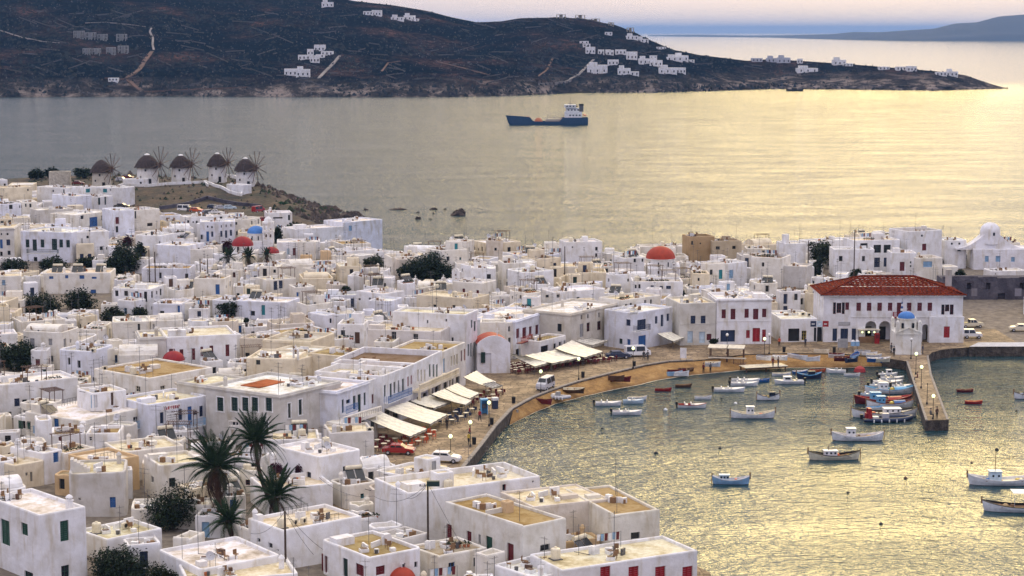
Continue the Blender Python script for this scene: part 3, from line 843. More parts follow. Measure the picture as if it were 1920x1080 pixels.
WALLC = dict(white=(.82,.82,.83),warm=(.80,.77,.70),cream=(.76,.68,.52),grey=(.62,.60,.57),ochre=(.62,.45,.26),lav=(.76,.78,.86),beige=(.66,.60,.52),stone=(.50,.43,.33))
ROOFC = dict(white=(.84,.84,.83),cream=(.76,.70,.54),ochre=(.40,.30,.15),grey=(.55,.53,.50),brown=(.22,.16,.11),orange=(.42,.13,.05),stone=(.42,.36,.26))
def corners(cx,cy,rot,w,d):
 c,s = math.cos(rot),math.sin(rot)
 return [(cx + c * a - s * e,cy + s * a + c * e) for a,e in ((-w / 2,-d / 2),(w / 2,-d / 2),(w / 2,d / 2),(-w / 2,d / 2))]
def house(name,x,y,rot,w,d,ztop,wall="white",roof="white",wins=(),ex=(),par=0.35,r=0.25,sur=False,z0=None,label=None,cat="house",group=None,cornice=False,wob=0.03,band=None,clutter=True):
 """x, y: front left corner; wins: (face, u, z, w, h, kind, colour) with z as height above sea; ex: (piece, u, v, rz)"""
 c,s = math.cos(rot),math.sin(rot)
 gs = [ground(x + c * a - s * e,y + s * a + c * e) for a,e in ((0,0),(w,0),(w,d),(0,d))]
 g = min(gs) if z0 is None else z0
 H = ztop - g
 T = thing(name,(x,y,g),rot,label,cat,group)
 ops = [(f,u,z - g,ww,hh) for (f,u,z,ww,hh,k,cc) in wins]
 b,outl = shell(w,d,-0.8,H,ops,r=r,par=par,wob=wob)
 wc = WALLC.get(wall,wall); rc = ROOFC.get(roof,roof)
 j = R.uniform(.94,1.03)
 b.obj("wall",[PLASTER],T,color=tuple(min(.86,k * j) for k in wc))
 rb = MB(); rb.face(outl); ro = rb.obj("roof",[ROOF],T,color=tuple(min(.86,k * R.uniform(.96,1.03)) for k in rc))
 if cornice:
  cb = MB(); e = .16
  for zz,ee in ((H - .55,.10),(H - .38,.20)):
   cb.box((-ee,-ee,zz),(w + ee,-.01,zz + .13)); cb.box((w + .01,-.01,zz),(w + ee,d + ee,zz + .13)); cb.box((-ee,-.01,zz),(-.01,d + ee,zz + .13))
  cb.obj("cornice",[PLASTER],T,color=wc)
 for (f,u,z,ww,hh,k,cc) in wins:
  put_op(T,k,cc,f,u,z - g,ww,hh,w,d,sur=sur)
 for e in ex: extra(T,e,w,d,H,par,wc,rc)
 sm_ = w < 6 or d < 5
 if min(w,d) > 2.8 and par < 1.0 and clutter:
  o = inst("roof_clutter",R.choice(CLUT[7:] if sm_ else CLUT[:7]),T,(R.uniform(.35,max(.4,w - (3 if sm_ else 5.2))),R.uniform(.35,max(.4,d - (2.6 if sm_ else 4.4))),H - par)); o["kind"] = "stuff"
 HOUSES.append((x + c * w / 2 - s * d / 2,y + s * w / 2 + c * d / 2,rot,w,d,ztop,T))
 return T,g
def extra(T,e,w,d,H,par,wc,rc):
 k = e[0]; zr = H - par
 if k in FUR:
  inst(FNAME[k],FUR[k],T,(e[1] * w,e[2] * d,zr if k not in ("ac",) else zr),e[3] if len(e) > 3 else 0,color=wc)
 elif k == "room":    # ("room", u, v, w, d, h, window colour, wall, roof)
  u,v,rw,rd,rh = e[1:6]
  rw = min(rw,w - u * w - .4); rd = min(rd,d - v * d - .4)
  if rw < 1.0 or rd < 1.0: return
  col = e[6] if len(e) > 6 else "blue"
  ops = [("F",rw * .3,zr + .1,min(.8,rw * .4),1.7)] if rh > 2.1 else []
  b,outl = shell(rw,rd,zr - .1,zr + rh,ops,r=.18,par=.2,ox=u * w,oy=v * d)
  ww = WALLC.get(e[7],wc) if len(e) > 7 else wc
  ro = b.obj("upper_room",[PLASTER],T,color=ww)
  rb = MB(); rb.face(outl); rb.obj("upper_roof",[ROOF],ro,color=ROOFC.get(e[8],rc) if len(e) > 8 else rc)
  for o in ops: 
   kk = "door"; me = wmesh(kk,q1(o[3]),1.7,col); inst("door",me,ro,(u * w + o[1],v * d,o[2]))
 elif k == "box":     # low plaster block: stair head, parapet pier, skylight
  u,v,rw,rd,rh = e[1:6]
  b = MB(); b.box((u * w,v * d,zr - .05),(min(w - .1,u * w + rw),min(d - .1,v * d + rd),zr + rh))
  b.obj("stair_head",[PLASTER],T,color=wc)
 elif k == "vault":   # long barrel roof
  u,v,rw,rd,rh = e[1:6]
  b = MB(); n = 8
  for i in range(n):
   a0,a1 = PI * i / n,PI * (i + 1) / n
   y0,y1 = v * d + rd / 2 - rd / 2 * math.cos(a0),v * d + rd / 2 - rd / 2 * math.cos(a1)
   h0,h1 = zr + .4 + rh * math.sin(a0),zr + .4 + rh * math.sin(a1)
   b.face([(u * w,y0,h0),(u * w + rw,y0,h0),(u * w + rw,y1,h1),(u * w,y1,h1)])
   b.face([(u * w,y0,zr),(u * w,y0,h0),(u * w,y1,h1),(u * w,y1,zr)]); b.face([(u * w + rw,y1,zr),(u * w + rw,y1,h1),(u * w + rw,y0,h0),(u * w + rw,y0,zr)])
  b.face([(u * w,v * d,zr),(u * w + rw,v * d,zr),(u * w + rw,v * d,zr + .4),(u * w,v * d,zr + .4)]); b.face([(u * w + rw,v * d + rd,zr),(u * w,v * d + rd,zr),(u * w,v * d + rd,zr + .4),(u * w + rw,v * d + rd,zr + .4)])
  b.obj("vaulted_roof",[PLASTER],T,color=wc,smooth=False)
 elif k == "ramp":
  u,v,rw,rd,rh = e[1:6]
  b = MB(); x0,y0 = u * w,v * d; n = 6
  for i in range(n): b.box((x0 + rw * i / n,y0,zr - .05),(x0 + rw * (i + 1) / n,y0 + rd,zr + rh * (n - i) / n + .25))
  b.obj("steps",[PLASTER],T,color=wc)
 elif k == "tilepatch":
  b = MB(); u,v,rw,rd = e[1:5]
  b.box((u * w,v * d,zr + .01),(u * w + rw,v * d + rd,zr + .12)); b.obj("tile_patch",[ROOF],T,color=ROOFC["orange"])
 elif k == "bell":    # little bell gable
  b = MB(); x0,y0 = e[1] * w,e[2] * d; s_ = e[3] if len(e) > 3 else 1
  b.box((x0 - .6 * s_,y0,zr - .1),(x0 - .3 * s_,y0 + .4,zr + 1.7 * s_)); b.box((x0 + .3 * s_,y0,zr - .1),(x0 + .6 * s_,y0 + .4,zr + 1.7 * s_)); b.box((x0 - .3 * s_,y0,zr - .1),(x0 + .3 * s_,y0 + .4,zr + .5 * s_))
  n = 8
  for i in range(n):
   a0,a1 = PI * i / n,PI * (i + 1) / n
   def q(a,r_): return (x0 - r_ * math.cos(a) * s_,zr + 1.7 * s_ + r_ * math.sin(a) * s_)
   p0,p1,p2,p3 = q(a0,.3),q(a0,.6),q(a1,.6),q(a1,.3)
   b.face([(p3[0],y0,p3[1]),(p2[0],y0,p2[1]),(p1[0],y0,p1[1]),(p0[0],y0,p0[1])][::-1]); b.face([(p1[0],y0,p1[1]),(p2[0],y0,p2[1]),(p2[0],y0 + .4,p2[1]),(p1[0],y0 + .4,p1[1])])
   b.face([(p0[0],y0 + .4,p0[1]),(p3[0],y0 + .4,p3[1]),(p3[0],y0,p3[1]),(p0[0],y0,p0[1])][::-1]); b.face([(p3[0],y0 + .4,p3[1]),(p2[0],y0 + .4,p2[1]),(p1[0],y0 + .4,p1[1]),(p0[0],y0 + .4,p0[1])])
  b.box((x0 - .05,y0 + .15,zr + 2.2 * s_),(x0 + .05,y0 + .25,zr + 2.9 * s_)); b.box((x0 - .22,y0 + .15,zr + 2.5 * s_),(x0 + .22,y0 + .25,zr + 2.6 * s_))
  o = b.obj("bell_gable",[PLASTER],T,color=(.82,.82,.82))
  b2 = MB(); b2.lathe([(0,.32),(.1,.28),(.16,.1),(.2,0)],0,8,(x0,y0 + .2,zr + 1.1 * s_)); b2.obj("bell",[pm("brown")],o)
 elif k == "dome":    # ("dome", u, v, radius, drum height, colour)
  x0,y0,rr,dh,col = e[1] * w,e[2] * d,e[3],e[4],e[5]
  b = MB(); b.lathe([(rr * .97,zr - .1),(rr * .97,zr + dh),(rr * 1.05,zr + dh),(rr * 1.05,zr + dh + .12),(rr * .9,zr + dh + .12)],0,20,(x0,y0,0))
  o = b.obj("drum",[PLASTER],T,color=(.82,.82,.82))
  hh = e[6] if len(e) > 6 else .85
  b = MB(); b.lathe([(rr * math.cos(t * PI / 16),zr + dh + .12 + rr * hh * math.sin(t * PI / 16)) for t in range(9)],0,24,(x0,y0,0))
  b.obj("dome",[DOME[col]],T,smooth=True)
  b = MB(); zt = zr + dh + .12 + rr * hh
  b.box((x0 - .04,y0 - .04,zt - .1),(x0 + .04,y0 + .04,zt + .7)); b.box((x0 - .2,y0 - .03,zt + .35),(x0 + .2,y0 + .03,zt + .43)); b.obj("cross",[pm("white")],T)
  for k2 in range(4):
   a = -PI / 2 + (k2 - 1.5) * .7; q = (x0 + rr * .975 * math.cos(a),y0 + rr * .975 * math.sin(a))
   b = MB(); b.xf = Matrix.Translation((q[0],q[1],zr + dh * .25)) @ Matrix.Rotation(a + PI / 2,4,"Z"); b.box((-.14,-.03,0),(.14,.05,dh * .5)); b.obj("window",[GLASS],T)
 elif k == "band":    # thin moulded band round the front
  zz = e[1] * H; b = MB(); b.box((-.05,-.07,zz),(w + .05,-.005,zz + .12)); b.obj("moulding",[PLASTER],T,color=wc)
def face_line(x,y,rot,w,d,f):
 c,s = math.cos(rot),math.sin(rot)
 ux,uy = c,s; vx,vy = -s,c
 return {"F": ((x,y),(ux,uy),(-vx,-vy)),"R": ((x + ux * w,y + uy * w),(vx,vy),(ux,uy)),"L": ((x + vx * d,y + vy * d),(-vx,-vy),(-ux,-uy)),
   "B": ((x + ux * w + vx * d,y + uy * w + vy * d),(-ux,-uy),(vx,vy))}[f]
def on_face(px,py,A,u,n):
 r = ray(px,py); t = (A[0] * n[0] + A[1] * n[1]) / (r.x * n[0] + r.y * n[1])
 X,Y,Z = r.x * t,r.y * t,CAMZ + r.z * t
 return (X - A[0]) * u[0] + (Y - A[1]) * u[1],Z
def survey(name,L,Rr,z,d,wins=(),prot=None,vis=26,back=None,**k):
 """a building located by the sight lines to the two top corners of its front and the height of its roof"""
 a = P(L[0],L[1],z); c = P(Rr[0],Rr[1],z)
 w = (c - a).length; rot = math.atan2(c.y - a.y,c.x - a.x)
 if back:    # the far corner of the left side is in view: it fixes the depth and helps to fix the angle
  q = P(back[0],back[1],z); v = q - a; d = v.length; r2 = math.atan2(v.y,v.x) - PI / 2
  rot = (rot * w + r2 * d) / (w + d)
 out = []; yb = max(L[1],Rr[1])
 for wn_ in wins:
  f,x0,y0,x1,y1,kind,col = wn_
  A,u,n = face_line(a.x,a.y,rot,w,d,f)
  xm,ym = (x0 + x1) / 2,(y0 + y1) / 2
  u0 = on_face(x0,ym,A,u,n)[0]; u1 = on_face(x1,ym,A,u,n)[0]
  zb = on_face(xm,y1,A,u,n)[1]; zt = on_face(xm,y0,A,u,n)[1]
  if u1 < u0: u0,u1 = u1,u0
  out.append((f,u0,zb,u1 - u0,zt - zb,kind,col)); yb = max(yb,y1 + 3)
 if "harbour front" in k.get("label",""):     # unseen quay-level shop fronts, added to darken the gaps under the awnings
  u = .5
  while u + 2.0 < w: out.append(("F",u,QZ + .12,1.8,2.3,"dark","grey")); u += 2.7
 T,g = house(name,a.x,a.y,rot,w,d,z,wins=out,**k)
 y1 = prot if prot else max(yb,max(L[1],Rr[1]) + vis)
 PROT.append((min(L[0],Rr[0],back[0] if back else 9999),min(L[1],Rr[1]) - 6,max(L[0],Rr[0]),y1,a.y))
 return T,a,rot,w,d,g
# ------------------------------------------------------------------ buildings located one by one
S = survey
def wr(f,kind,col,y0,y1,*xs,w=8):
 """a row of openings at the given centres"""
 return [(f,x - w / 2,y0,x + w / 2,y1,kind,col) for x in xs]
# --- near edge of the town, bottom of the view
S("house",(73,966),(162,949),10.2,11,[("F",113,976,129,1015,"sh","green"),("F",115,1060,130,1084,"win","green"),("L",2,975,18,1022,"sh","green"),("L",40,981,52,1004,"sh","green"),("L",46,1072,62,1090,"win","green")],
  ex=[("chimney",.78,.12),("antenna",.3,.8)],label="tall bright white corner house with dark green shutters and a slotted chimney",wob=.01,prot=1080)
S("house",(128,889),(236,885),7.6,7.5,[("F",206,932,217,952,"sh","blue"),("F",106,935,111,939,"dark","grey")],wall="grey",roof="cream",r=1.0,par=.3,
  ex=[("ramp",.02,.25,2.2,1.4,1.3),("antenna",.6,.6),("chimney2",.85,.8)],label="big grey white cube house with soft corners and one blue shutter",prot=985)
S("house",(200,1012),(305,990),5.2,6,[("F",250,1030,258,1042,"dark","grey")],roof="cream",ex=[("ac",.6,.55,.2),("tank",.2,.7),("antenna",.4,.3),("antenna2",.85,.2)],label="low white terrace house with an air conditioner standing on its roof",prot=1020)
S("house",(375,1068),(527,1040),5.0,8,[],roof="white",ex=[("antenna2",.35,.7),("box",.1,.2,.9,.9,.5),("antenna",.1,.6),("dish",.2,.15)],back=(295,1030),label="white house with a wide snow white sunken roof behind the dark shrubs",prot=1080,r=.5)
S("house",(350,1092),(560,1075),4.6,7,[],roof="cream",ex=[("antenna",.3,.5),("chimney2",.9,.5)],label="lowest white roof at the foot of the utility pole, stained yellow",prot=1080,r=.5)
S("house",(530,995),(680,967),6.3,8.5,[("L",482,1009,488,1017,"dark","grey"),("L",503,1018,511,1028,"dark","grey"),("L",519,1030,523,1033,"dark","grey")],roof="cream",
  ex=[("rail",.45,.1,0),("rail",.42,.9,0),("tank",.12,.3),("ac",.25,.25,.4),("ac",.36,.25,.4),("box",.02,.75,.7,.7,.9),("chimney2",.05,.9),("antenna",.2,.5)],back=(462,971),label="white house with railed roof terrace and three air conditioners",prot=1070,r=.15)
S("house",(692,1046),(800,1030),5.6,8.0,[("L",601,1040,609,1072,"door","dred"),("L",643,1047,652,1082,"door","dgreen"),("L",667,1058,682,1080,"sh","dred"),("F",705,1061,722,1078,"sh","dred"),("F",754,1056,760,1066,"dark","grey"),("F",777,1053,783,1064,"dark","grey")],
  roof="ochre",ex=[("box",.05,.72,2.2,1.4,.8),("box",.72,.45,.7,.7,1.1),("antenna",.55,.6)],back=(588,1014),label="white house with an ochre earth roof and dark red shutters",prot=1080,r=.5)
S("house",(764,925),(1016,893),8.0,7.5,[("F",942,908,949,920,"dark","red"),("F",998,901,1001,905,"dark","grey")],roof="cream",par=.7,
  ex=[("box",.08,.3,2.2,2.0,.9),("chimney2",.02,.35),("room",.28,.25,2.2,2.0,1.9,"white"),("antenna2",.03,.8),("tank",.35,.2)],back=(697,896),label="large plain white waterside building with a deep walled roof and a utility pole before it",prot=940)
S("house",(980,988),(1068,974),7.6,9.5,[("L",837,983,847,1031,"sh","dred"),("L",875,996,884,1034,"sh","dred"),("L",897,1002,901,1021,"dark","grey"),("L",911,1006,923,1056,"door","green"),("L",951,1019,963,1070,"door","dred"),("F",1013,1021,1031,1033,"dark","grey")],
  wall=(.70,.68,.62),roof="ochre",par=.25,ex=[("room",.45,.45,1.1,1.1,1.2,"dred","ochre","brown"),("box",.1,.5,2.5,.3,.5),("antenna",.3,.2)],back=(826,941),label="derelict house of peeling lilac plaster with a broken ochre roof",prot=1070,r=.08,wob=.12)
S("house",(1148,965),(1236,955),7.4,11,[("F",1183,998,1200,1011,"dark","grey")],wall=(.72,.69,.60),roof="ochre",par=.25,ex=[("box",.1,.6,1.6,1.0,.5),("antenna",.2,.1),("antenna2",.8,.7)],back=(1062,916),label="stained cream block at the water's edge joined to the derelict house",prot=1015,r=.06,wob=.1)
S("house",(1000,952),(1146,934),7.5,8,[],wall="beige",roof="cream",par=.2,ex=[("box",.5,.3,2,1,.4)],label="recessed ochre middle of the derelict house with a yellow roof",prot=960,r=.05,wob=.1)
S("house",(1053,1069),(1317,1035),5.4,6.0,wr("F","sh","red",1062,1100,1135,1188,1238,1289,w=19) + [("L",992,1066,1000,1090,"sh","red")],roof="cream",par=.3,
  ex=[("tank",.12,.7),("antenna2",.5,.5),("antenna",.3,.75),("laundry",.45,.85)],back=(979,1041),label="low waterside house with a row of bright red shutters",prot=1080,r=.12,cornice=False)
S("house",(925,1058),(1005,1084),4.6,8,[],roof="white",ex=[("chimney2",.9,.15),("antenna",.5,.5)],label="white roof at the bottom edge beside the lilac wall of the derelict house",prot=1080)
S("chapel",(737,1106),(790,1101),2.4,4.0,[],roof="white",ex=[("dome",.5,.5,1.45,.5,"orange",.95)],label="small chapel of which only the orange red dome rises above the bottom edge",prot=1080,cat="chapel")
PROT.append((-10,925,165,1090,205))
# --- second rank
S("house",(598,857),(688,845),7.2,7.0,[("F",643,874,652,884,"dark","grey"),("L",520,873,529,888,"dark","grey"),("L",575,885,583,899,"win","navy")],roof="white",r=.5,
  ex=[("antenna",.5,.4),("tank",.8,.6),("dish",.4,.2),("box",.3,.6,.8,.8,.9)],back=(500,838),label="white round-edged house with one small square window beside the beach road",prot=930)
S("house",(618,812),(702,808),7.4,6.0,[],wall="grey",roof="cream",ex=[("box",.1,.2,1.0,.9,.9),("laundry",.3,.5),("ac",.85,.1),("chimney2",.12,.1)],label="dull grey windowless house beside the red car",prot=850)
S("house",(470,826),(600,822),5.8,6.0,[("F",560,830,566,838,"dark","grey")],roof="cream",ex=[("box",.1,.3,2,1.2,1.0),("laundry",.5,.5),("tank",.75,.4),("solar",.6,.6)],label="white house with a cluttered cream roof above the tall palm",prot=840)
S("house",(497,918),(625,906),4.8,7.0,[],roof="cream",par=.5,ex=[("antenna",.3,.6),("box",.7,.7,.5,.5,.4)],label="low white house with a deep cream walled roof beyond the leaning palm",prot=950)
S("house",(299,873),(386,866),6.8,7.0,[("F",317,896,329,913,"win","dgreen"),("L",283,893,288,905,"dark","grey")],wall="warm",roof="cream",ex=[("box",.0,.6,2.2,1.0,.8),("antenna",.5,.3)],back=(260,853),label="cream stained white house with a green framed window behind the great palm",prot=925)
S("house",(185,868),(262,854),6.4,7.0,[("F",232,882,240,898,"sh","dred"),("F",236,916,246,924,"sh","dred")],wall="ochre",roof="cream",ex=[("antenna2",.3,.5),("rail",.1,.3,0)],label="ochre plastered house with a dark red shutter beside the grey cube",prot=905)
S("house",(82,850),(118,842),6.6,6.5,[("F",100,848,110,867,"sh","blue")],roof="white",ex=[("antenna",.4,.6),("chimney",.1,.8)],label="white house with a blue shutter and broad white roof near the brown pergola",prot=870)
S("house",(27,873),(83,862),5.8,6.0,[("F",57,885,61,903,"dark","grey"),("F",48,886,52,892,"dark","grey")],wall="cream",roof="cream",ex=[("antenna",.4,.3),("antenna",.8,.5)],label="beige house between two white houses at the near corner of town",prot=920)
S("house",(-40,872),(27,862),6.0,6.0,[("F",6,890,15,907,"sh","blue")],roof="white",ex=[("antenna",.7,.5)],label="white house with a single blue shutter cut by the edge of the view",prot=910)
S("house",(-60,927),(54,914),6.6,6.5,[],roof="white",r=1.2,ex=[("vault",.05,.1,6,3.6,1.0)],label="white house with a long rounded vault behind the tall corner house",prot=930)
S("house",(97,815),(160,812),6.9,5.0,[("F",110,819,115,831,"sh","dred")],roof="ochre",ex=[("chimney2",.9,.1),("chimney",.95,.5)],label="little white house with an earth roof and red shutter below the veranda house",prot=835)
S("house",(160,813),(224,812),6.9,5.0,[("F",167,819,173,827,"win","white")],roof="ochre",ex=[("box",.4,.3,.9,.9,1.0),("antenna",.6,.2)],label="little white house with a round edged earth roof below the blue railing",prot=840)
S("house",(225,848),(345,835),6.0,7.0,[],roof="cream",wall="warm",ex=[("antenna2",.1,.3),("box",.6,.5,1,1,.5),("chimney2",.35,.8)],label="broad low white house below the white balustrade",prot=860)
S("house",(120,850),(180,838),6.2,5.5,[],roof="cream",wall="warm",ex=[("pergola",.1,.2),("pots",.2,.1)],label="white house with a dark brown pergola on its roof",prot=872)
# the veranda house with blue posts
S("house",(155,789),(284,766),7.0,9.0,[("F",211,788,221,805,"win","white"),("F",250,781,262,803,"win","white"),("L",101,785,110,803,"sh","blue"),("L",81,790,89,806,"sh","green"),("L",64,791,72,807,"sh","green"),("L",50,790,58,805,"sh","green"),("L",33,789,41,804,"sh","green")],
  wall="warm",roof="white",par=.12,r=.1,ex=[("solar",.05,.62,.3),("box",.02,.75,3,1.8,1.2),("rail",.5,.9,0)],back=(31,775),label="long veranda house with blue posts and a broad flat white roof",prot=812)
S("house",(172,738),(238,730),9.4,5.0,[("F",171.5,741,178,765,"sh","lblue"),("F",208,736,213,760,"sh","brown"),("F",220,733,229,747,"dark","grey")],roof="cream",ex=[("antenna2",.3,.5),("antenna",.5,.5),("antenna",.75,.3)],label="cream penthouse with a bright blue door above the veranda house",prot=766)
S("restaurant",(278,759),(390,741),7.9,8.0,[("F",300,773,307,794,"sh","navy"),("F",335,767,342,788,"sh","navy"),("F",352,762,360,797,"door","blue"),("F",374,761,381,781,"sh","navy"),("F",363,770,370,778,"sh","navy")],
  wall="lav",roof="cream",ex=[("box",.05,.3,2.4,1.2,.7),("antenna",.4,.8)],label="blue tinted restaurant with a red lettered sign and blue arched door",cat="restaurant",prot=812)
S("house",(2,722),(147,707),8.2,7.0,[("F",51,714,57,724,"dark","grey"),("F",67,712,73,728,"sh","navy"),("F",104,713,110,725,"dark","grey"),("F",27,747,37,762,"sh","navy"),("F",42,749,51,769,"win","dgreen"),("F",14,772,22,782,"dark","grey")],
  roof="white",ex=[("pergola",.35,.05),("pots",.6,.1),("antenna",.8,.6)],label="white house with reed pergola and dark windows on two storeys",prot=770)
S("townhouse",(385,722),(525,741),9.6,13,wr("F","sh","dgreen",745,771,413,440,460,478,504,w=12) + [("F",434,791,447,803,"dark","grey"),("F",455,792,467,805,"dark","grey"),("F",495,790,503,804,"win","grey"),("R",540,756,545,784,"win","dgreen"),("R",560,749,566,778,"win","dgreen")],
  wall=(.60,.58,.54),roof="white",sur=True,cornice=True,r=.05,par=.4,wob=0,ex=[("tilepatch",.22,.3,3.4,5.5),("antenna2",.9,.1),("chimney2",.1,.2)],label="grand grey neoclassical mansion with dark green shutters and a balustraded balcony",cat="mansion",prot=815)
S("house",(330,714),(385,722),9.2,8,[],wall=(.60,.58,.54),roof="cream",cornice=True,label="plain grey wing at the side of the grand grey mansion",prot=770)
S("house",(580,748),(618,739),6.8,9,[("F",593,760,602,797,"door","dred"),("F",582,771,589,789,"sh","dred"),("F",605,764,613,783,"sh","dred")],wall="warm",roof="ochre",par=.6,ex=[("antenna",.5,.5)],label="narrow cream house with an arched dark red door beside the grand mansion",prot=800)
# --- terrace of houses along the harbour front
S("townhouse",(631,734),(691,714),9.0,10,[("F",641,749,645,774,"sh","dgreen"),("F",662,742,667,770,"sh","dgreen"),("F",671,739,677,772,"sh","dgreen"),("F",682,736,686,760,"sh","dgreen"),("F",649,749,657,757,"dark","blue")],wall="lav",roof="white",cornice=True,r=.05,wob=0,
  ex=[("dish",.4,.5),("antenna",.3,.7),("box",.0,.6,1.5,1.5,.9)],label="white harbour front house with blue sign and dark green shutters",prot=780,cat="house")
S("townhouse",(691,714),(718,705),8.8,9,[("F",697,739,701,757,"sh","dred"),("F",707,736,711,752,"sh","dred")],roof="cream",r=.05,wob=0,ex=[("box",.3,.5,1.5,1.5,1.0),("chimney",.6,.3),("antenna",.2,.2)],label="narrow harbour front house with two dark red shutters",prot=770,cat="house")
S("townhouse",(718,705),(760,689),9.2,11,[("F",720,722,723.5,744,"sh","dgreen"),("F",731,719,735,745,"sh","dgreen"),("F",738,716,741.5,738,"sh","dgreen"),("F",746,713,749,736,"sh","dgreen"),("F",754,710,758,735,"sh","dgreen")],roof="cream",r=.05,wob=0,par=.8,ex=[("antenna",.5,.6),("bell",.4,.1,.6)],label="harbour front house with a long blue iron balcony",prot=760,cat="house")
S("townhouse",(760,689),(779,681),9.2,12,[("F",764,706,767,725,"sh","red"),("F",770,704,773,721,"sh","red")],roof="ochre",r=.05,wob=0,par=.8,ex=[("box",.1,.6,2,.5,1)],label="narrow harbour front house with two bright red shutters",prot=750,cat="house")
S("townhouse",(779,681),(829,657),9.2,13,wr("F","sh","cream",693,716,784,790,796.5,w=3) + wr("F","sh","green",683,707,806,813,819.5,w=3.2),roof="brown",r=.05,wob=0,par=.9,ex=[("box",.1,.5,1,3,.8)],label="longest white harbour front house with six tall narrow shutters",prot=735,cat="house")
S("townhouse",(829,660),(873,641),8.6,9,[("F",831,672,834.5,700,"sh","lblue"),("F",845,668,848,687,"sh","cream"),("F",850,666,853,685,"sh","cream"),("F",855,664,858,684,"sh","cream"),("F",864,657,867,678,"sh","dred"),("F",870,654,873,676,"sh","red")],wall="warm",roof="ochre",r=.05,wob=0,ex=[("antenna",.3,.3)],label="cream harbour front house with one pale blue shutter and two red",prot=715,cat="house")
S("townhouse",(873,590),(895,581),11.7,13,[("F",883,600,886,615,"sh","dgreen"),("F",888.5,602,892,621,"sh","dgreen"),("F",877,645,880,668,"sh","dgreen"),("F",882,643,885,669,"sh","dgreen"),("F",888,641,891,668,"sh","dgreen"),("L",800,600,803,606,"dark","grey"),("L",835,598,838,603,"dark","grey")],roof="cream",r=.1,wob=0,ex=[("antenna2",.3,.5),("dish",.5,.1)],label="tallest white house of the harbour row behind the orange roofed chapel",prot=680,cat="house")
S("house",(688,617),(826,622),9.6,9,[("F",734,622,743,641,"win","grey"),("F",775,626,784,641,"win","grey"),("F",846,633,850,648,"dark","grey")],wall=(.74,.70,.66),roof="cream",ex=[("antenna2",.2,.4),("antenna",.6,.5),("box",.0,.1,2.5,1.2,.9)],label="wide pale house with two tall grey windows behind the harbour row",prot=650)
S("house",(900,604),(948,604),8.2,7,[("R",952,612,956,622,"dark","grey")],wall="warm",roof="cream",par=.8,ex=[("box",.1,.3,2.2,.9,.9),("box",.6,.3,1.6,.9,.9)],label="cream house with dark roof openings above the orange roofed chapel",prot=640)
S("house",(950,605),(967,602),8.1,6,[("F",953,612,957,622,"dark","grey"),("F",953,633,958,655,"dark","grey")],wall="warm",roof="cream",label="very narrow cream house between the chapel and the red balcony house",prot=660)
S("townhouse",(966,601),(1032,580),8.3,9,[("F",968,616,974,634,"sh","dred"),("F",979.5,614,987,640,"sh","dred"),("F",992,612,997,630,"sh","dred"),("F",1004,609,1010,627,"sh","dred"),("F",1012,607,1018,636,"sh","dred"),("F",1022,604,1026,623,"sh","dred"),("F",967,654,974,668,"dark","blue"),("F",981,656,986,668,"dark","blue")],
  wall="lav",roof="white",cornice=True,r=.05,wob=0,ex=[("box",.1,.6,1.5,1.5,.8),("antenna",.8,.6)],label="white house with dark red shutters and a small red iron balcony",prot=660,cat="house")
S("townhouse",(1070,588),(1161,567),8.7,10,[("F",1087,607,1094,632,"sh","grey"),("F",1100,605,1106,622,"win","dred"),("F",1120,602,1127,619,"win","dred"),("F",1140,598,1148,625,"sh","grey"),("F",1089,591,1092,599,"dark","grey"),("F",1101,589,1104,597,"dark","grey"),("F",1122,586,1125,595,"dark","grey"),("F",1142,583,1146,592,"dark","grey"),("L",1045,607,1053,622,"dark","navy")],
  wall=(.66,.62,.54),roof="white",cornice=True,r=.05,wob=0,ex=[("antenna",.2,.6),("chimney2",.5,.7)],label="beige neoclassical house with little attic windows above the cream awnings",prot=640,cat="house")
S("house",(1188,587),(1262,575),8.3,7,[("F",1195,599,1211,619,"sh","navy"),("F",1228,593,1233,607,"sh","navy"),("F",1239,590,1244,612,"sh","navy"),("F",1250,588,1255,602,"sh","navy"),("F",1197,629,1211,654,"door","blue"),("L",1174,599,1182,611,"sh","navy"),("L",1176,636,1182,647,"sh","blue"),("L",1161,635,1167,645,"sh","dgreen")],
  roof="white",wall="lav",r=.2,ex=[("box",.05,.4,1.8,1.5,.4)],label="white corner house with a big blue door and blue balcony on the beach road",prot=660)
S("house",(1165,563),(1240,553),9.3,6,[("F",1172,570,1176,582,"dark","grey"),("F",1181,568,1185,583,"dark","grey"),("F",1208,562.5,1212,577,"dark","grey"),("F",1219,561.5,1223,570,"dark","grey")],wall="warm",roof="cream",ex=[("pots",.1,.2),("tank",.3,.5),("dish",.2,.6),("antenna",.6,.5)],label="upper cream house stepped back above the big blue door",prot=584)
S("townhouse",(1275,569),(1343,567),9.3,9,[("F",1295,592,1304,607,"sh","navy"),("F",1314,592,1323,607,"sh","navy"),("F",1289,621,1299,643,"door","pale"),("F",1311,622,1322,643,"door","pale"),("F",1325,626,1334,638,"sh","dred")],
  wall=(.64,.62,.56),roof="cream",r=.1,wob=0,ex=[("box",.5,.5,1.5,1.5,1.2),("chimney2",.2,.4),("band",.5)],label="grey beige house with two blue shutters over pale double doors",prot=650,cat="house")
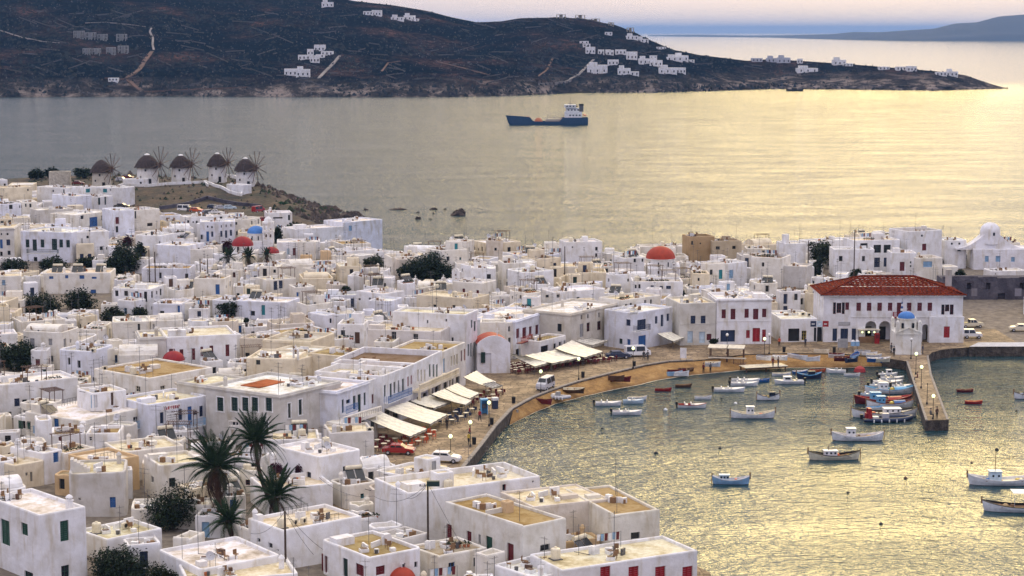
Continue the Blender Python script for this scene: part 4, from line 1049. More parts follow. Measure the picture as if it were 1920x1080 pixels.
S("townhouse",(1344,560),(1447,559),10.0,9,[("F",1353,580,1361,597,"sh","dred"),("F",1370,579,1379,599,"sh","dred"),("F",1396,579,1404,596,"sh","dred"),("F",1412,579,1422,599,"sh","dred"),("F",1429,579,1437,595,"sh","dred"),("F",1351,619,1378,641,"door","navy"),("F",1411,615,1425,641,"door","red"),("F",1399,619,1406,634,"sh","red"),("F",1429,618,1436,641,"sh","red")],
  roof="white",cornice=True,r=.05,wob=0,par=.5,ex=[("box",.75,.4,2.2,2.0,.8),("band",.5)],label="white neoclassical house with red shutters and a red arched door",prot=650,cat="house")
S("shop",(1464,598),(1533,597),5.9,11,[("F",1478,616,1499,640,"dark","brown"),("F",1503,620,1512,638,"win","yellow"),("F",1526,614,1541,640,"dark","navy")],roof="white",r=.1,wob=0,ex=[("box",.1,.6,3,.6,.3),("ac",.75,.5),("ac",.88,.4)],label="low white shop with bright panels beside the red tiled hall",cat="shop",prot=645)
# --- behind the harbour front, right half
S("house",(1408,481),(1465,484),9.8,7,[("F",1428,492,1433,500,"dark","grey")],wall="warm",roof="brown",ex=[("pots",.1,.1),("pots",.4,.15),("pots",.3,.5),("laundry",.3,.4),("antenna",.4,.5)],label="cream house with a garden of pots on its roof above the quay",prot=520)
S("house",(1468,498),(1512,500),8.0,6,[],wall="grey",roof="white",ex=[("antenna",.4,.5)],label="grey stepped house at the edge of the dark acacia",prot=540)
S("house",(1473,457),(1512,456),10.8,6,[],roof="white",ex=[("box",.0,.2,1.3,1.2,2.3),("antenna",.6,.4),("antenna2",.9,.5)],label="white house with a chimney-like tower beside the acacia",prot=495)
S("house",(1563,467),(1640,467),9.8,6,[("F",1573,480,1580,490,"dark","grey"),("F",1616,480,1622,490,"dark","grey")],roof="white",par=.5,ex=[("antenna",.2,.5)],label="long white house with two square windows above the tiled hall",prot=505)
S("house",(1602,451),(1688,449),11.3,7,[("F",1613,456,1627,465,"dark","grey"),("F",1638,459,1652,474,"win","dgreen"),("F",1657,459,1670,474,"win","dgreen"),("F",1639,483,1650,501,"sh","navy"),("F",1657,483,1667,500,"sh","navy")],roof="cream",ex=[("box",.5,.3,2.4,2,1.6),("laundry",.2,.4),("antenna2",.05,.6),("pots",.3,.3)],label="white house with a dark green balcony above two navy doors",prot=505)
S("house",(1672,474),(1719,474),9.6,6,[("F",1687,491,1696,508,"sh","dred"),("F",1706,490,1709,494,"dark","grey"),("F",1706,497,1709,501,"dark","grey")],roof="white",r=.4,ex=[("antenna",.7,.5),("box",.1,.2,1.5,1.5,1.2)],label="white cube house with a brown door over the red tiled roof",prot=520)
S("house",(1719,484),(1768,483),8.6,6,[("F",1731,490,1748,501,"sh","lblue")],roof="cream",wall="warm",par=.8,ex=[("rail",.1,.1,0)],label="white house with a wide pale blue shuttered window near the ruined wall",prot=520)
S("house",(1704,434),(1767,431),13.1,8,[("F",1729,457,1737,470,"door","dred"),("F",1727,440,1731,444,"dark","grey")],roof="ochre",r=.15,par=.9,ex=[("box",.0,.7,1.0,1.0,.5),("box",.8,.6,.9,.9,1.4),("antenna2",.5,.5)],label="tallest white tower house with buttressed walls above the tiled hall",prot=480)
S("house",(1771,451),(1815,450),10.4,6,[("F",1783,455,1787,459,"dark","grey"),("F",1797,455,1801,459,"dark","grey"),("F",1795,466,1802,471,"dark","grey")],roof="white",r=.8,ex=[("antenna",.5,.5)],label="small white house with three tiny windows left of the whitewashed church",prot=480)
S("house",(1640,442),(1700,438),11.4,5,[],roof="cream",ex=[("box",.1,.1,2.5,1.6,1.2),("antenna",.5,.5),("pots",.4,.1)],label="white house on the crest behind the green balcony",prot=452)
S("house",(1520,453),(1600,448),9.6,5,[],roof="white",ex=[("antenna2",.8,.4),("box",.6,.4,1,1,1)],label="low white house on the crest behind the acacia",prot=462)
S("ruined_house",(1293,444),(1340,443),11.5,6,[("F",1296,452,1300,459,"dark","grey"),("F",1312,455,1315,458,"dark","grey")],wall=(.42,.30,.17),roof="brown",ex=[("antenna",.2,.5)],label="bare brown stone house standing dark against the glittering sea",prot=462,r=.05)
S("ruined_house",(1336,452),(1391,451),10.6,6,[("F",1342,462,1350,468,"dark","grey"),("F",1373,461,1380,467,"dark","grey")],wall=(.50,.42,.30),roof="brown",ex=[("box",.45,.4,1.8,1.2,1.2),("antenna2",.9,.4)],label="unfinished tan block with two openings beside the bare brown house",prot=470,r=.05)
S("house",(1170,484),(1209,482),9.0,6,[("F",1173,485,1178,498,"dark","grey"),("F",1188,485,1193,492,"dark","grey"),("F",1203,485,1207,491,"dark","grey")],roof="white",ex=[("laundry",.2,.3),("solar",.6,.5)],label="white house with three dark windows left of the big orange dome",prot=500)
S("house",(1186,528),(1281,528),8.0,7,[("F",1190,534,1194,541,"dark","grey"),("F",1197,533,1201,541,"dark","grey"),("F",1220,535,1226,541,"sh","navy"),("F",1237,536,1243,542,"sh","navy"),("F",1249,536,1258,542,"sh","navy")],roof="grey",ex=[("pots",.3,.1),("pots",.5,.1),("pergola",.6,.3),("tank",.1,.3)],label="white house with flower garden on the roof below the orange dome",prot=545)
S("house",(1300,513),(1331,513),8.2,6,[("F",1308,521,1312,527,"dark","grey")],wall="cream",roof="cream",ex=[("pots",.1,.1),("antenna",.5,.5)],label="small sand coloured house right of the orange dome",prot=533)
S("house",(1360,494),(1402,490),8.8,6,[("F",1367,506,1375,522,"sh","lblue")],roof="white",ex=[("antenna",.5,.5),("box",.2,.5,1,1,1)],label="white house with a tall bright blue shutter right of the orange dome",prot=528)
S("house",(1062,454),(1130,452),10.5,6,[("F",1116,463,1121,470,"dark","grey"),("F",1116,475,1120,482,"dark","dred"),("F",1072,462,1075,465,"dark","grey")],roof="white",ex=[("box",.5,.2,1.2,1.2,1.4),("tank",.2,.4),("antenna",.6,.5)],label="tall plain white house on the sea side of the town centre",prot=488)
S("house",(1200,462),(1290,461),7.6,5,[],wall="warm",roof="white",ex=[("antenna2",.3,.5),("antenna",.7,.5),("tank",.5,.5)],label="long low white house directly behind the big orange dome",prot=472)
S("church",(1216,503),(1276,502),6.6,8,[("F",1233,508,1237,514,"dark","grey")],roof="white",ex=[("dome",.48,.45,3.25,2.0,"orange",.82),("vault",.0,.1,2.0,2.5,.9),("vault",.75,.1,1.8,2.5,.9),("bell",.8,.0,.8)],label="church with the big orange dome among the rooftops",cat="church",prot=512)
# --- town centre
S("house",(262,633),(311,631),9.6,8,[],wall=(.62,.60,.56),roof="cream",cornice=True,r=.1,label="grey house with moulded cornice beside the red shuttered house",prot=655,ex=[("chimney",.7,.4)])
S("house",(311,632),(444,626),9.4,10,[("F",317,654,328,666,"sh","dred"),("F",337,655,344,676,"sh","dred"),("F",360,653,366,675,"sh","dred"),("F",376,650,381,672,"sh","dred"),("F",393,648,400,670,"sh","dred"),("F",423,646,430,668,"sh","dred")],roof="cream",r=.15,ex=[("box",.05,.1,2.8,1.6,1.2),("chimney",.2,.1),("antenna",.3,.6)],label="white house with a row of six dark red shutters",prot=690)
S("house",(280,709),(405,689),8.2,11,[("L",172,708,176,715,"dark","grey"),("L",254,724,263,735,"win","cream"),("F",301,723,310,736,"win","cream"),("F",387,711,396,718,"dark","grey")],wall="warm",roof="ochre",par=.25,r=.1,ex=[("tank",.1,.4),("box",.3,.4,1.2,1.0,.5),("box",.5,.5,1.4,1.0,.6),("ac",.02,.85),("antenna2",.03,.2),("antenna",.1,.05)],back=(168,692),label="long house with a wide ochre roof strewn with tanks below the crimson dome",prot=745)
S("house",(109,655),(168,659),8.4,7,[("F",127,671,132,684,"dark","grey"),("F",145,676,151,690,"dark","grey")],wall="lav",roof="grey",r=.5,ex=[("ac",.95,.1),("antenna",.6,.4),("chimney2",.3,.4)],label="pale blue white house with two small windows beside the big dark shrub",prot=700)
S("house",(168,660),(216,652),8.0,7,[],wall="warm",roof="cream",ex=[("rail",.1,.1,0),("ac",.5,.1),("antenna",.2,.5)],label="cream house with balustraded roof left of the crimson dome",prot=690)
S("chapel",(222,666),(292,664),7.2,6,[],wall="warm",roof="white",ex=[("vault",.02,.05,6,3.4,1.3)],label="white barrel vaulted chapel nave left of the crimson dome",cat="chapel",prot=690)
S("chapel",(298,690),(344,690),5.4,5.0,[],roof="white",ex=[("dome",.5,.45,1.75,1.1,"red",.85)],label="chapel with a small crimson dome above the ochre roof",cat="chapel",prot=686)
S("house",(491,636),(582,641),8.0,10,[],wall="cream",roof="grey",r=.3,par=.5,ex=[("band",.92),("box",.2,.6,3,.4,.6),("antenna",.1,.2)],label="big cream windowless house with a sunken grey roof",prot=664)
S("house",(461,671),(553,673),7.8,9,[("F",480,675,488,684,"dark","green"),("F",502,702,513,713,"sh","dred")],roof="white",wall="cream",r=.3,ex=[("bell",.97,.15,.8),("antenna2",.95,.1),("antenna",.4,.4)],label="cream church hall with a bell gable and a red shutter",cat="church",prot=712)
S("house",(553,676),(640,652),7.4,9,[("F",612,690,616,700,"dark","grey"),("F",624,679,628,688,"dark","grey")],wall="cream",roof="white",label="long cream wall house joined to the church hall",prot=692)
S("house",(646,668),(694,655),7.8,7,[("F",671,666,677,681,"sh","dred"),("F",682,663,686,678,"sh","dred"),("F",648,673,653,682,"dark","grey")],wall="cream",roof="ochre",par=.2,label="cream house with two red shutters under a white slab eave",prot=690)
S("house",(700,640),(738,641),8.4,6,[("F",704,650,712,666,"door","brown"),("F",732,651,735,658,"dark","grey")],wall="warm",roof="cream",label="little cream house with a brown door and red flower boxes",prot=668,ex=[("antenna",.4,.5)])
S("house",(396,562),(455,565),7.0,7,[],roof="white",wall="lav",r=.4,label="white house directly behind the bushy dark tree of the centre",prot=585,ex=[("antenna",.5,.5)])
S("house",(440,563),(536,567),7.2,7,[("F",490,572,497,591,"door","teal"),("F",470,583,478,592,"dark","blue")],roof="white",wall="lav",r=.2,ex=[("solar",.1,.6),("antenna",.7,.5)],label="long white house with a turquoise door",prot=592)
S("house",(500,525),(556,521),8.0,6,[("F",513,527,520,544,"sh","navy"),("F",523,526,530,541,"sh","navy")],roof="cream",wall="warm",ex=[("pergola",.6,.2),("antenna2",.3,.5)],label="small white house with two tall navy doors side by side",prot=545)
S("house",(553,539),(592,537),7.0,5,[("F",553.5,548,560,556,"sh","blue")],roof="white",wall="warm",label="small white house with one square blue shutter",prot=558)
S("house",(611,591),(632,588),7.8,5,[("F",618,597,622,606,"dark","navy")],roof="white",wall="lav",label="tiny bright white rooftop house with one navy window",prot=608)
S("house",(667,545),(720,551),7.8,6,[("F",672,559,676,563,"dark","grey"),("F",691,558,695,562,"dark","grey")],roof="white",label="white house with two tiny windows behind the earth walls",prot=575)
S("house",(690,563),(733,565),7.2,6,[],wall="lav",roof="white",label="plain bluish white house in the middle of the centre",prot=585)
S("house",(780,552),(885,560),7.4,7,[("F",812,571,818,578,"dark","grey"),("F",848,572,854,579,"dark","grey")],wall="cream",roof="cream",r=.3,ex=[("tank",.6,.3),("dish",.55,.2),("antenna2",.1,.5),("box",.9,.1,.6,.6,1.6)],label="long cream house with black water tank and two small windows",prot=590)
S("house",(776,585),(872,590),9.2,7,[],wall=(.70,.69,.68),roof="white",ex=[("antenna2",.3,.5)],label="high windowless grey white wall house behind the harbour row",prot=615)
S("house",(905,589),(1000,584),7.8,7,[],roof="white",wall="lav",ex=[("antenna",.3,.5),("box",.1,.7,5,.3,.6)],label="white house with balustraded roof behind the red balcony house",prot=602)
S("house",(848,527),(905,531),7.6,6,[("F",867,541,872,550,"sh","dred"),("F",893,544,898,551,"sh","dred")],roof="white",wall="warm",ex=[("bell",.05,.1,1.3),("antenna",.9,.5)],label="white house with a tall bell gable and two red shutters",prot=556)
S("chapel",(780,541),(850,531),6.4,5,[],roof="white",wall="warm",ex=[("bell",.1,.2,1.0),("vault",.1,.2,5,3,.8),("bell",.8,.1,.8)],label="low chapel with two little bell gables before the biggest dark tree",cat="chapel",prot=548)
S("house",(1040,548),(1135,541),7.6,7,[("F",1024,553,1030,558,"dark","grey"),("F",1043,553,1049,558,"dark","grey"),("F",1081,557,1087,565,"dark","grey"),("F",1102,560,1112,564,"dark","grey")],roof="white",r=.4,wall="white",label="white soft edged house behind the beige neoclassical house",prot=566,ex=[("antenna",.5,.5),("box",.1,.5,2,.8,.6)])
S("house",(285,569),(340,570),7.2,7,[("F",300,583,308,591,"dark","navy"),("F",333,573,340,591,"door","blue")],wall="lav",roof="white",label="white house with a blue door left of the bushy dark tree",ex=[("dish",.1,.2),("antenna",.6,.5)],prot=600)
S("house",(340,570),(402,561),7.0,6,[],wall="warm",roof="cream",label="cream wall house with a flat canopy left of the bushy dark tree",prot=590)
S("house",(210,604),(282,602),8.0,7,[("F",258,607,263,620,"dark","grey"),("F",259,624,265,629,"dark","grey")],wall="warm",roof="white",r=.5,label="pale round cornered house with air conditioner in front of the shrubs",prot=632)
S("house",(283,602),(345,599),8.0,7,[("F",284,608,288,620,"dark","grey")],wall="warm",roof="white",ex=[("tank",.6,.3),("vault",.3,.1,4,3,.9)],label="pale house with a white tank next to the pale round cornered house",prot=622)
S("house",(80,512),(207,511),8.2,8,[("F",92,518,100,523,"sh","blue"),("F",122,516,128,522,"sh","blue"),("F",149,516,158,523,"sh","blue"),("F",172,519,181,523,"sh","blue"),("F",170,543,180,555,"sh","blue")],wall="warm",roof="cream",ex=[("solar",.1,.3),("solar",.4,.3),("solar",.75,.3),("chimney2",.3,.2),("chimney",.9,.2)],label="cream house with blue shutters and solar heaters on the roof",prot=560)
S("house",(-30,519),(40,517),8.0,7,[("F",4,525,10,535,"sh","lblue")],roof="cream",wall="warm",label="white house with pale blue shutter beside the solar heater house",prot=550)
S("house",(265,503),(356,503),6.8,7,[("F",298,511,303,522,"dark","grey"),("F",347,513,353,524,"dark","dred")],wall="lav",roof="ochre",ex=[("pots",.3,.1),("antenna",.7,.3)],label="low white house with a mossy roof right of the tallest dark tree",prot=526)
S("mansion",(38,433),(134,436),11.0,11,[("F",48,449,55,464,"sh","dgreen"),("F",61,449,69,470,"sh","dgreen"),("F",76,449,83,464,"sh","dgreen"),("F",97,448,107,469,"sh","dgreen"),("F",111,449,118,464,"sh","dgreen"),("F",124,450,131,464,"sh","dgreen"),("F",63,482,70,490,"dark","dgreen")],
  wall="lav",roof="white",r=.1,wob=0,sur=False,ex=[("antenna",.8,.5)],label="white two-storey mansion with dark green shutters and long green balcony",cat="mansion",prot=490)
S("house",(134,436),(204,433),10.8,8,[("F",153,447,155,461,"dark","grey"),("F",162,442,167,447,"dark","grey"),("F",187,462,193,469,"dark","grey"),("F",199,463,202,468,"dark","grey")],roof="white",r=.1,wall="white",label="white wing with scattered small windows joined to the green balcony mansion",prot=480,ex=[("chimney",.3,.4)])
S("house",(-60,428),(26,427),11.6,12,[("F",0,449,5,466,"door","blue"),("F",12,449,19,460,"sh","navy"),("F",1,437,4,441,"dark","grey"),("F",12,437,16,441,"dark","grey"),("F",0,472,5,480,"dark","grey"),("F",14,470,20,478,"dark","grey")],wall=(.68,.66,.62),roof="cream",cornice=True,r=.05,wob=0,label="grey cream townhouse with navy balconies at the far left edge",prot=480)
S("house",(140,403),(214,395),11.2,9,[("F",151,404,157,411,"dark","grey"),("F",168,407,183,425,"sh","blue"),("F",190,404,193,413,"dark","grey"),("F",203,403,207,412,"dark","grey"),("F",190,425,193,432,"dark","grey")],wall="warm",roof="white",label="cream house with a blue veranda and red awning on the slope",prot=432,ex=[("antenna2",.5,.3)])
S("house",(214,395),(252,393),12.4,9,[("F",216,407,223,420,"sh","dred"),("F",217,424,222,436,"dark","grey"),("F",253,396,256,410,"dark","grey")],roof="white",wall="lav",label="tall bluish white house with a red upper door on the slope",prot=440)
S("house",(252,394),(300,391),11.8,8,[("F",276,418,286,424,"dark","grey")],roof="white",wall="warm",r=.3,label="tall white house with one little balcony below the brown hill",prot=430)
S("house",(180,350),(232,352),9.8,6,[("F",160,353,168,360,"sh","teal"),("F",193,354,201,361,"sh","teal"),("F",206,354,208,358,"dark","grey")],roof="white",label="low white house with teal shutters below the first windmill",prot=366)
S("house",(158,351),(182,350),9.6,6,[("F",161,354,168,361,"sh","teal")],roof="white",label="small white house with one teal shutter below the bare stone tower",prot=364)
S("house",(175,369),(212,367),9.4,6,[("F",184,371,188,384,"sh","dgreen"),("F",196,369,199,384,"sh","dgreen")],roof="white",label="white house with two tall dark green doors and a small balcony",prot=390)
S("house",(0,383),(40,381),10.4,7,[("F",17,384,24,392,"dark","grey"),("F",36,385,41,390,"dark","dred")],wall="lav",roof="cream",ex=[("pots",.3,.2)],label="white house with a round arched dark window at the left edge",prot=402)
S("house",(40,379),(70,378),10.4,7,[("F",47,382,50,388,"dark","grey"),("F",55,382,59,389,"dark","grey")],wall="warm",roof="white",label="white house with a pair of small dark windows high on the left",prot=400)
S("house",(69,394),(138,391),10.2,8,[],wall="grey",roof="white",label="windowless grey white wall house on the left slope",prot=416,ex=[("dish",.8,.1)])
S("house",(4,352),(60,350),11.2,7,[("F",51,354,54,358,"dark","grey")],wall="cream",roof="cream",label="sandy coloured house beside the bare stone tower",prot=376)
S("house",(68,350),(125,352),10.8,7,[("F",98,356,101,360,"dark","grey"),("F",118,355,121,362,"dark","grey")],roof="white",label="long white house at the foot of the bare stone tower",prot=372)
S("house",(97,364),(141,368),10.2,6,[],wall="lav",roof="white",label="plain white house below the bare stone tower",prot=380)
S("house",(375,416),(441,415),9.6,8,[("F",375,440,380,449,"dark","grey"),("F",387,434,392,453,"door","blue"),("F",396,434,400,444,"sh","navy"),("F",413,433,417,444,"sh","navy"),("F",422,432,426,446,"sh","navy"),("F",431,431,435,442,"sh","navy"),("F",414,422,416,427,"dark","grey"),("F",423,421,425,426,"dark","grey"),("F",432,420,434,425,"dark","grey"),("F",388,423,391,427,"dark","grey"),("F",396,424,399,428,"dark","grey")],
  wall="lav",roof="white",r=.08,wob=0,label="white two-storey mansion with navy shutters below the parked cars",cat="mansion",prot=455)
S("house",(346,407),(402,405),9.8,6,[("F",351,413,355,418,"dark","grey"),("F",361,415,364,418,"dark","grey"),("F",367,414,371,419,"dark","grey"),("F",382,413,385,417,"dark","grey")],roof="white",ex=[("chimney2",.45,.3),("chimney2",.6,.3)],label="white house with twin round chimneys below the car park",prot=422)
S("house",(290,458),(350,461),8.6,8,[("F",266,474,271,482,"dark","navy")],wall="lav",roof="white",label="bluish white windowless house right of the tallest dark tree",prot=490)
S("house",(253,440),(302,442),9.6,7,[("F",282,434,286,441,"dark","grey"),("F",298,452,302,457,"dark","grey")],roof="white",label="white house stepped above the tallest dark tree",prot=458)
S("house",(350,468),(410,466),7.6,7,[],wall="warm",roof="white",r=.6,label="soft cornered white house left of the garden palms",prot=486)
S("house",(500,399),(548,398),8.0,7,[("F",512,407,530,410,"dark","grey"),("F",540,403,544,413,"dark","grey")],roof="white",ex=[("box",.1,.4,.5,.5,.9),("chimney",.2,.6)],label="white hotel with a strip of dark windows at the foot of the headland",cat="hotel",prot=422)
S("house",(645,417),(717,411),8.0,9,[("F",654,423,660,433,"sh","lblue")],wall="lav",roof="white",r=.05,wob=0,ex=[("chimney2",.03,.1),("box",.2,.3,2,1.5,.5)],label="biggest blank white block by the sea with one pale blue shutter",prot=446)
S("house",(555,430),(645,424),7.0,8,[],roof="white",wall="white",ex=[("box",.1,.3,3,2,1.2),("antenna",.5,.5)],label="stepped white house left of the blank white block by the sea",prot=448)
S("house",(519,454),(600,453),8.0,7,[("F",538,466,543,477,"sh","pale"),("F",549,465,554,479,"sh","dred"),("F",558,465,561,475,"sh","pale")],roof="white",ex=[("antenna",.5,.5)],label="wide white house with a red door and pale shutters right of the bell tower",prot=484)
S("church",(432,474),(473,474),7.2,6,[("F",444,463,448,470,"dark","dred")],roof="white",ex=[("dome",.48,.5,2.55,1.6,"red",.85)],label="church with a crimson dome among the palms",cat="church",prot=474)
S("church",(462,452),(492,452),7.8,6,[("F",470,446,473,452,"dark","grey")],roof="white",ex=[("dome",.52,.5,2.2,1.9,"blue",.8)],label="church with a blue dome behind the crimson domed church",cat="church",prot=455)
S("chapel",(492,476),(530,476),6.0,6,[],roof="white",wall="warm",ex=[("dome",.4,.4,1.8,.2,"red",.8)],label="low chapel with a red rounded roof right of the crimson dome",cat="chapel",prot=482)
# ------------------------------------------------------------------ the red tiled hall
def town_hall():
 ze = 10.2
 a,c = P(1545,554,ze),P(1806,554,ze)
 w = (c - a).length; d = 12.0; rot = math.atan2(c.y - a.y,c.x - a.x); g = QZ; H = ze - g
 T = thing("town_hall",(a.x,a.y,g),rot,"long white town hall with a hipped red tiled roof and arcade","town hall")
 A,u,n = face_line(a.x,a.y,rot,w,d,"F")
 def rc(x0,y0,x1,y1,u=u,n=n):
  u0,u1 = on_face(x0,(y0 + y1) / 2,A,u,n)[0],on_face(x1,(y0 + y1) / 2,A,u,n)[0]
  zb,zt = on_face((x0 + x1) / 2,y1,A,u,n)[1] - g,on_face((x0 + x1) / 2,y0,A,u,n)[1] - g
  return u0,zb,u1 - u0,zt - zb
 ops = []; kinds = []
 for cx in (1610,1629.7,1649.3,1669,1704.7,1724.3,1743.5): kinds.append(("sh","dred",rc(cx - 4.3,567.5,cx + 4.3,583)))
 kinds.append(("sh","dred",rc(1681.5,567.5,1692.5,593)))
 for x0,x1 in ((1562,1567.5),(1578.5,1584)): kinds.append(("win","dred",rc(x0,567,x1,589)))
 for x0,x1 in ((1568.5,1577.5),(1765,1771),(1772,1780),(1781,1788)): kinds.append(("win","dred",rc(x0,568 + (3 if x0 > 1700 else 0),x1,581 + (6 if x0 != 1772 else 0) + (3 if x0 > 1700 else 0))))
 kinds.append(("sh","dred",rc(1585,567,1592,581)))
 for x0,x1 in ((1561,1569.5),(1576,1590),(1597,1605)): kinds.append(("door","navy",rc(x0,616,x1,639.5)))
 ops = [("F",) + k[2] for k in kinds]
 # arcade bays are recessed rooms behind round arches
 arches = [(1622,1643,602),(1648,1670,602),(1675,1698,602),(1702,1724,602),(1729,1740,608)]
 ar = [rc(x0,y,x1,642.5) for x0,x1,y in arches]
 b = MB(); Fz = 0.02
 # front wall is stitched: left part, upper part, arcade part, right part
 ux0,ux1 = ar[0][0] - .6,ar[-1][0] + ar[-1][2] + .3
 zsp = max(z + h for (_,z,_,h) in ar) + .55
 up = [o for o in ops if o[2] > zsp - .5]; lo = [o for o in ops if o[2] <= zsp - .5]
 facade(b,(0,0),(1,0),(0,-1),w,zsp,H,[(o[1],o[2],o[3],o[4]) for o in up])
 facade(b,(0,0),(1,0),(0,-1),ux0,-.5,zsp,[(o[1],o[2],o[3],o[4]) for o in lo])
 facade(b,(ux1,0),(1,0),(0,-1),w - ux1,-.5,zsp,[])
 x = ux0
 DP = 3.2
 for (au,az,aw,ah) in ar:
  b.face([(x,0,-.5),(au,0,-.5),(au,0,zsp),(x,0,zsp)])
  r = aw / 2; top = az + ah; n8 = 12; prev = None
  for i in range(n8 + 1):
   t = PI - PI * i / n8; q = (au + r + r * math.cos(t),top - r + r * math.sin(t))
   if prev:
    b.face([(prev[0],0,prev[1]),(q[0],0,q[1]),(q[0],0,zsp),(prev[0],0,zsp)])
    b.face([(q[0],0,q[1]),(prev[0],0,prev[1]),(prev[0],.5,prev[1]),(q[0],.5,q[1])])
   prev = q
  b.face([(au,0,-.5),(au,.5,-.5),(au,.5,top - r),(au,0,top - r)]); b.face([(au + aw,.5,-.5),(au + aw,0,-.5),(au + aw,0,top - r),(au + aw,.5,top - r)])
  x = au + aw
 b.face([(x,0,-.5),(ux1,0,-.5),(ux1,0,zsp),(x,0,zsp)])
 b.face([(ux0,DP,-.5),(ux1,DP,-.5),(ux1,DP,zsp),(ux0,DP,zsp)]); b.face([(ux0,.5,zsp - .1),(ux1,.5,zsp - .1),(ux1,DP,zsp - .1),(ux0,DP,zsp - .1)][::-1])
 facade(b,(w,0),(0,1),(1,0),d,-.5,H,[]); facade(b,(w,d),(-1,0),(0,1),w,-.5,H,[])
 facade(b,(0,d),(0,-1),(-1,0),d,-.5,H,[(d - 2.4,5.6,.5,1.6),(d - 4.4,5.6,.5,1.6)])
 b.obj("wall",[PLASTER],T,color=(.80,.80,.82))
 for k,col,(uu,zz,ww,hh) in kinds: put_op(T,k,col,"F",uu,zz,ww,hh,w,d,near=True)
 for (au,az,aw,ah) in ar[:4]:
  bb = MB(); bb.face([(au + .3,DP - .03,0),(au + aw - .3,DP - .03,0),(au + aw - .3,DP - .03,2.4),(au + .3,DP - .03,2.4)]); bb.obj("window",[GLASS],T)
 # roof
 e = .55; zr = 2.75; hip = d / 2 + 2.4
 x0,x1,y0,y1 = -e - .1,w + e,-e,d + e; zb = H + .02
 r0,r1,ym = x0 + hip,x1 - hip,(y0 + y1) / 2
 rb = MB(); nrow = 11
 def tile_slope(p0,p1,q0,q1,cols):
  # rows of tiles: each course steps up over the one below; every channel is a ridge of its own
  for j in range(nrow):
   t0,t1 = j / nrow,(j + 1) / nrow
   a0,a1 = Vector(p0).lerp(Vector(q0),t0),Vector(p1).lerp(Vector(q1),t0); c0,c1 = Vector(p0).lerp(Vector(q0),t1),Vector(p1).lerp(Vector(q1),t1)
   k = max(2,int(cols * (a1 - a0).length))
   for i in range(k):
    s0,s1 = i / k,(i + 1) / k; sm = (s0 + s1) / 2; L = Vector((0,0,.07)); K = Vector((0,0,.06))
    A0,A1,Am = a0.lerp(a1,s0) + K,a0.lerp(a1,s1) + K,a0.lerp(a1,sm) + L + K
    C0,C1,Cm = c0.lerp(c1,s0),c0.lerp(c1,s1),c0.lerp(c1,sm) + L
    rb.face([A0,Am,Cm,C0]); rb.face([Am,A1,C1,Cm])
 tile_slope((x0,y0,zb),(x1,y0,zb),(r0,ym,zb + zr),(r1,ym,zb + zr),1.2)
 tile_slope((x1,y1,zb),(x0,y1,zb),(r1,ym,zb + zr),(r0,ym,zb + zr),1.0)
 tile_slope((x1,y0,zb),(x1,y1,zb),(r1,ym,zb + zr),(r1,ym + .01,zb + zr),1.2)
 tile_slope((x0,y1,zb),(x0,y0,zb),(r0,ym + .01,zb + zr),(r0,ym,zb + zr),1.2)
 ro = rb.obj("roof",[TILES],T)
 cb = MB()
 for a_,c_ in (((r0,ym,zb + zr + .1),(r1,ym,zb + zr + .1)),((x0,y0,zb + .1),(r0,ym,zb + zr + .1)),((x1,y0,zb + .1),(r1,ym,zb + zr + .1)),((x0,y1,zb + .1),(r0,ym,zb + zr + .1)),((x1,y1,zb + .1),(r1,ym,zb + zr + .1))):
  cb.bar(a_,c_,.14,0,6)
 cb.obj("ridge_tiles",[TILES],ro)
 eb = MB(); eb.box((x0 + .08,y0 + .08,H - .1),(x1 - .08,-.01,H - .0)); eb.box((x0 + .08,-.01,H - .1),(-.01,y1 - .1,H - 0)); eb.box((w + .01,-.01,H - .1),(x1 - .08,y1 - .1,H)); eb.obj("eave",[pm("white")],T)
 # balcony, moulding, sign
 (bu,bz,bw_,bh) = rc(1674,585,1699,594)
 bb = MB(); bb.box((bu,-.95,bz - .12),(bu + bw_,-.01,bz)); n = 12
 for i in range(n + 1): bb.bar((bu + bw_ * i / n,-.92,bz),(bu + bw_ * i / n,-.92,bz + .95),.03)
 for i in range(5): bb.bar((bu + .03,-.9 + i * .2,bz),(bu + .03,-.9 + i * .2,bz + .95),.03); bb.bar((bu + bw_ - .03,-.9 + i * .2,bz),(bu + bw_ - .03,-.9 + i * .2,bz + .95),.03)
 bb.bar((bu,-.92,bz + .97),(bu + bw_,-.92,bz + .97),.045); bb.bar((bu,-.92,bz + .05),(bu + bw_,-.92,bz + .05),.045)
 bb.obj("balcony",[pm("red")],T)
 fb = MB(); fx = bu + bw_ * .52; fb.bar((fx,-.85,bz + 1),(fx + .1,-1.5,bz + 3.6),.03,1)
 for k in range(5): fb.box((fx - .12 + .05 * k,-1.32 + k * .02,bz + 1.3 + k * .42),(fx + .34 - .04 * k,-1.22 + k * .02,bz + 1.7 + k * .42),0 if k % 2 else 2)
 fo = fb.obj("flag",[pm("blue"),pm("dgrey"),pm("white")],T)
 mb_ = MB(); mb_.box((ux0 - 2,-.09,zsp + .15),(w * .86,-.005,zsp + .27)); mb_.obj("moulding",[PLASTER],T,color=(.8,.8,.8))
 (su,sz,sw_,sh_) = rc(1572,603.5,1594,610)
 sb = MB(); sb.box((su,-.08,sz),(su + sw_,-.005,sz + sh_)); so_ = sb.obj("sign",[pm("grey")],T)
 lb = MB()
 for k in range(9): x_ = su + .12 + k * (sw_ - .2) / 9; lb.box((x_,-.1,sz + .14),(x_ + .05,-.081,sz + sh_ - .14)); lb.box((x_ + .05,-.1,sz + sh_ - .2),(x_ + .15,-.081,sz + sh_ - .14))
 lb.obj("lettering",[pm("white")],so_)
 # right annex, flush front
 (au,az,aw,ah) = rc(1741,593,1805.5,643)
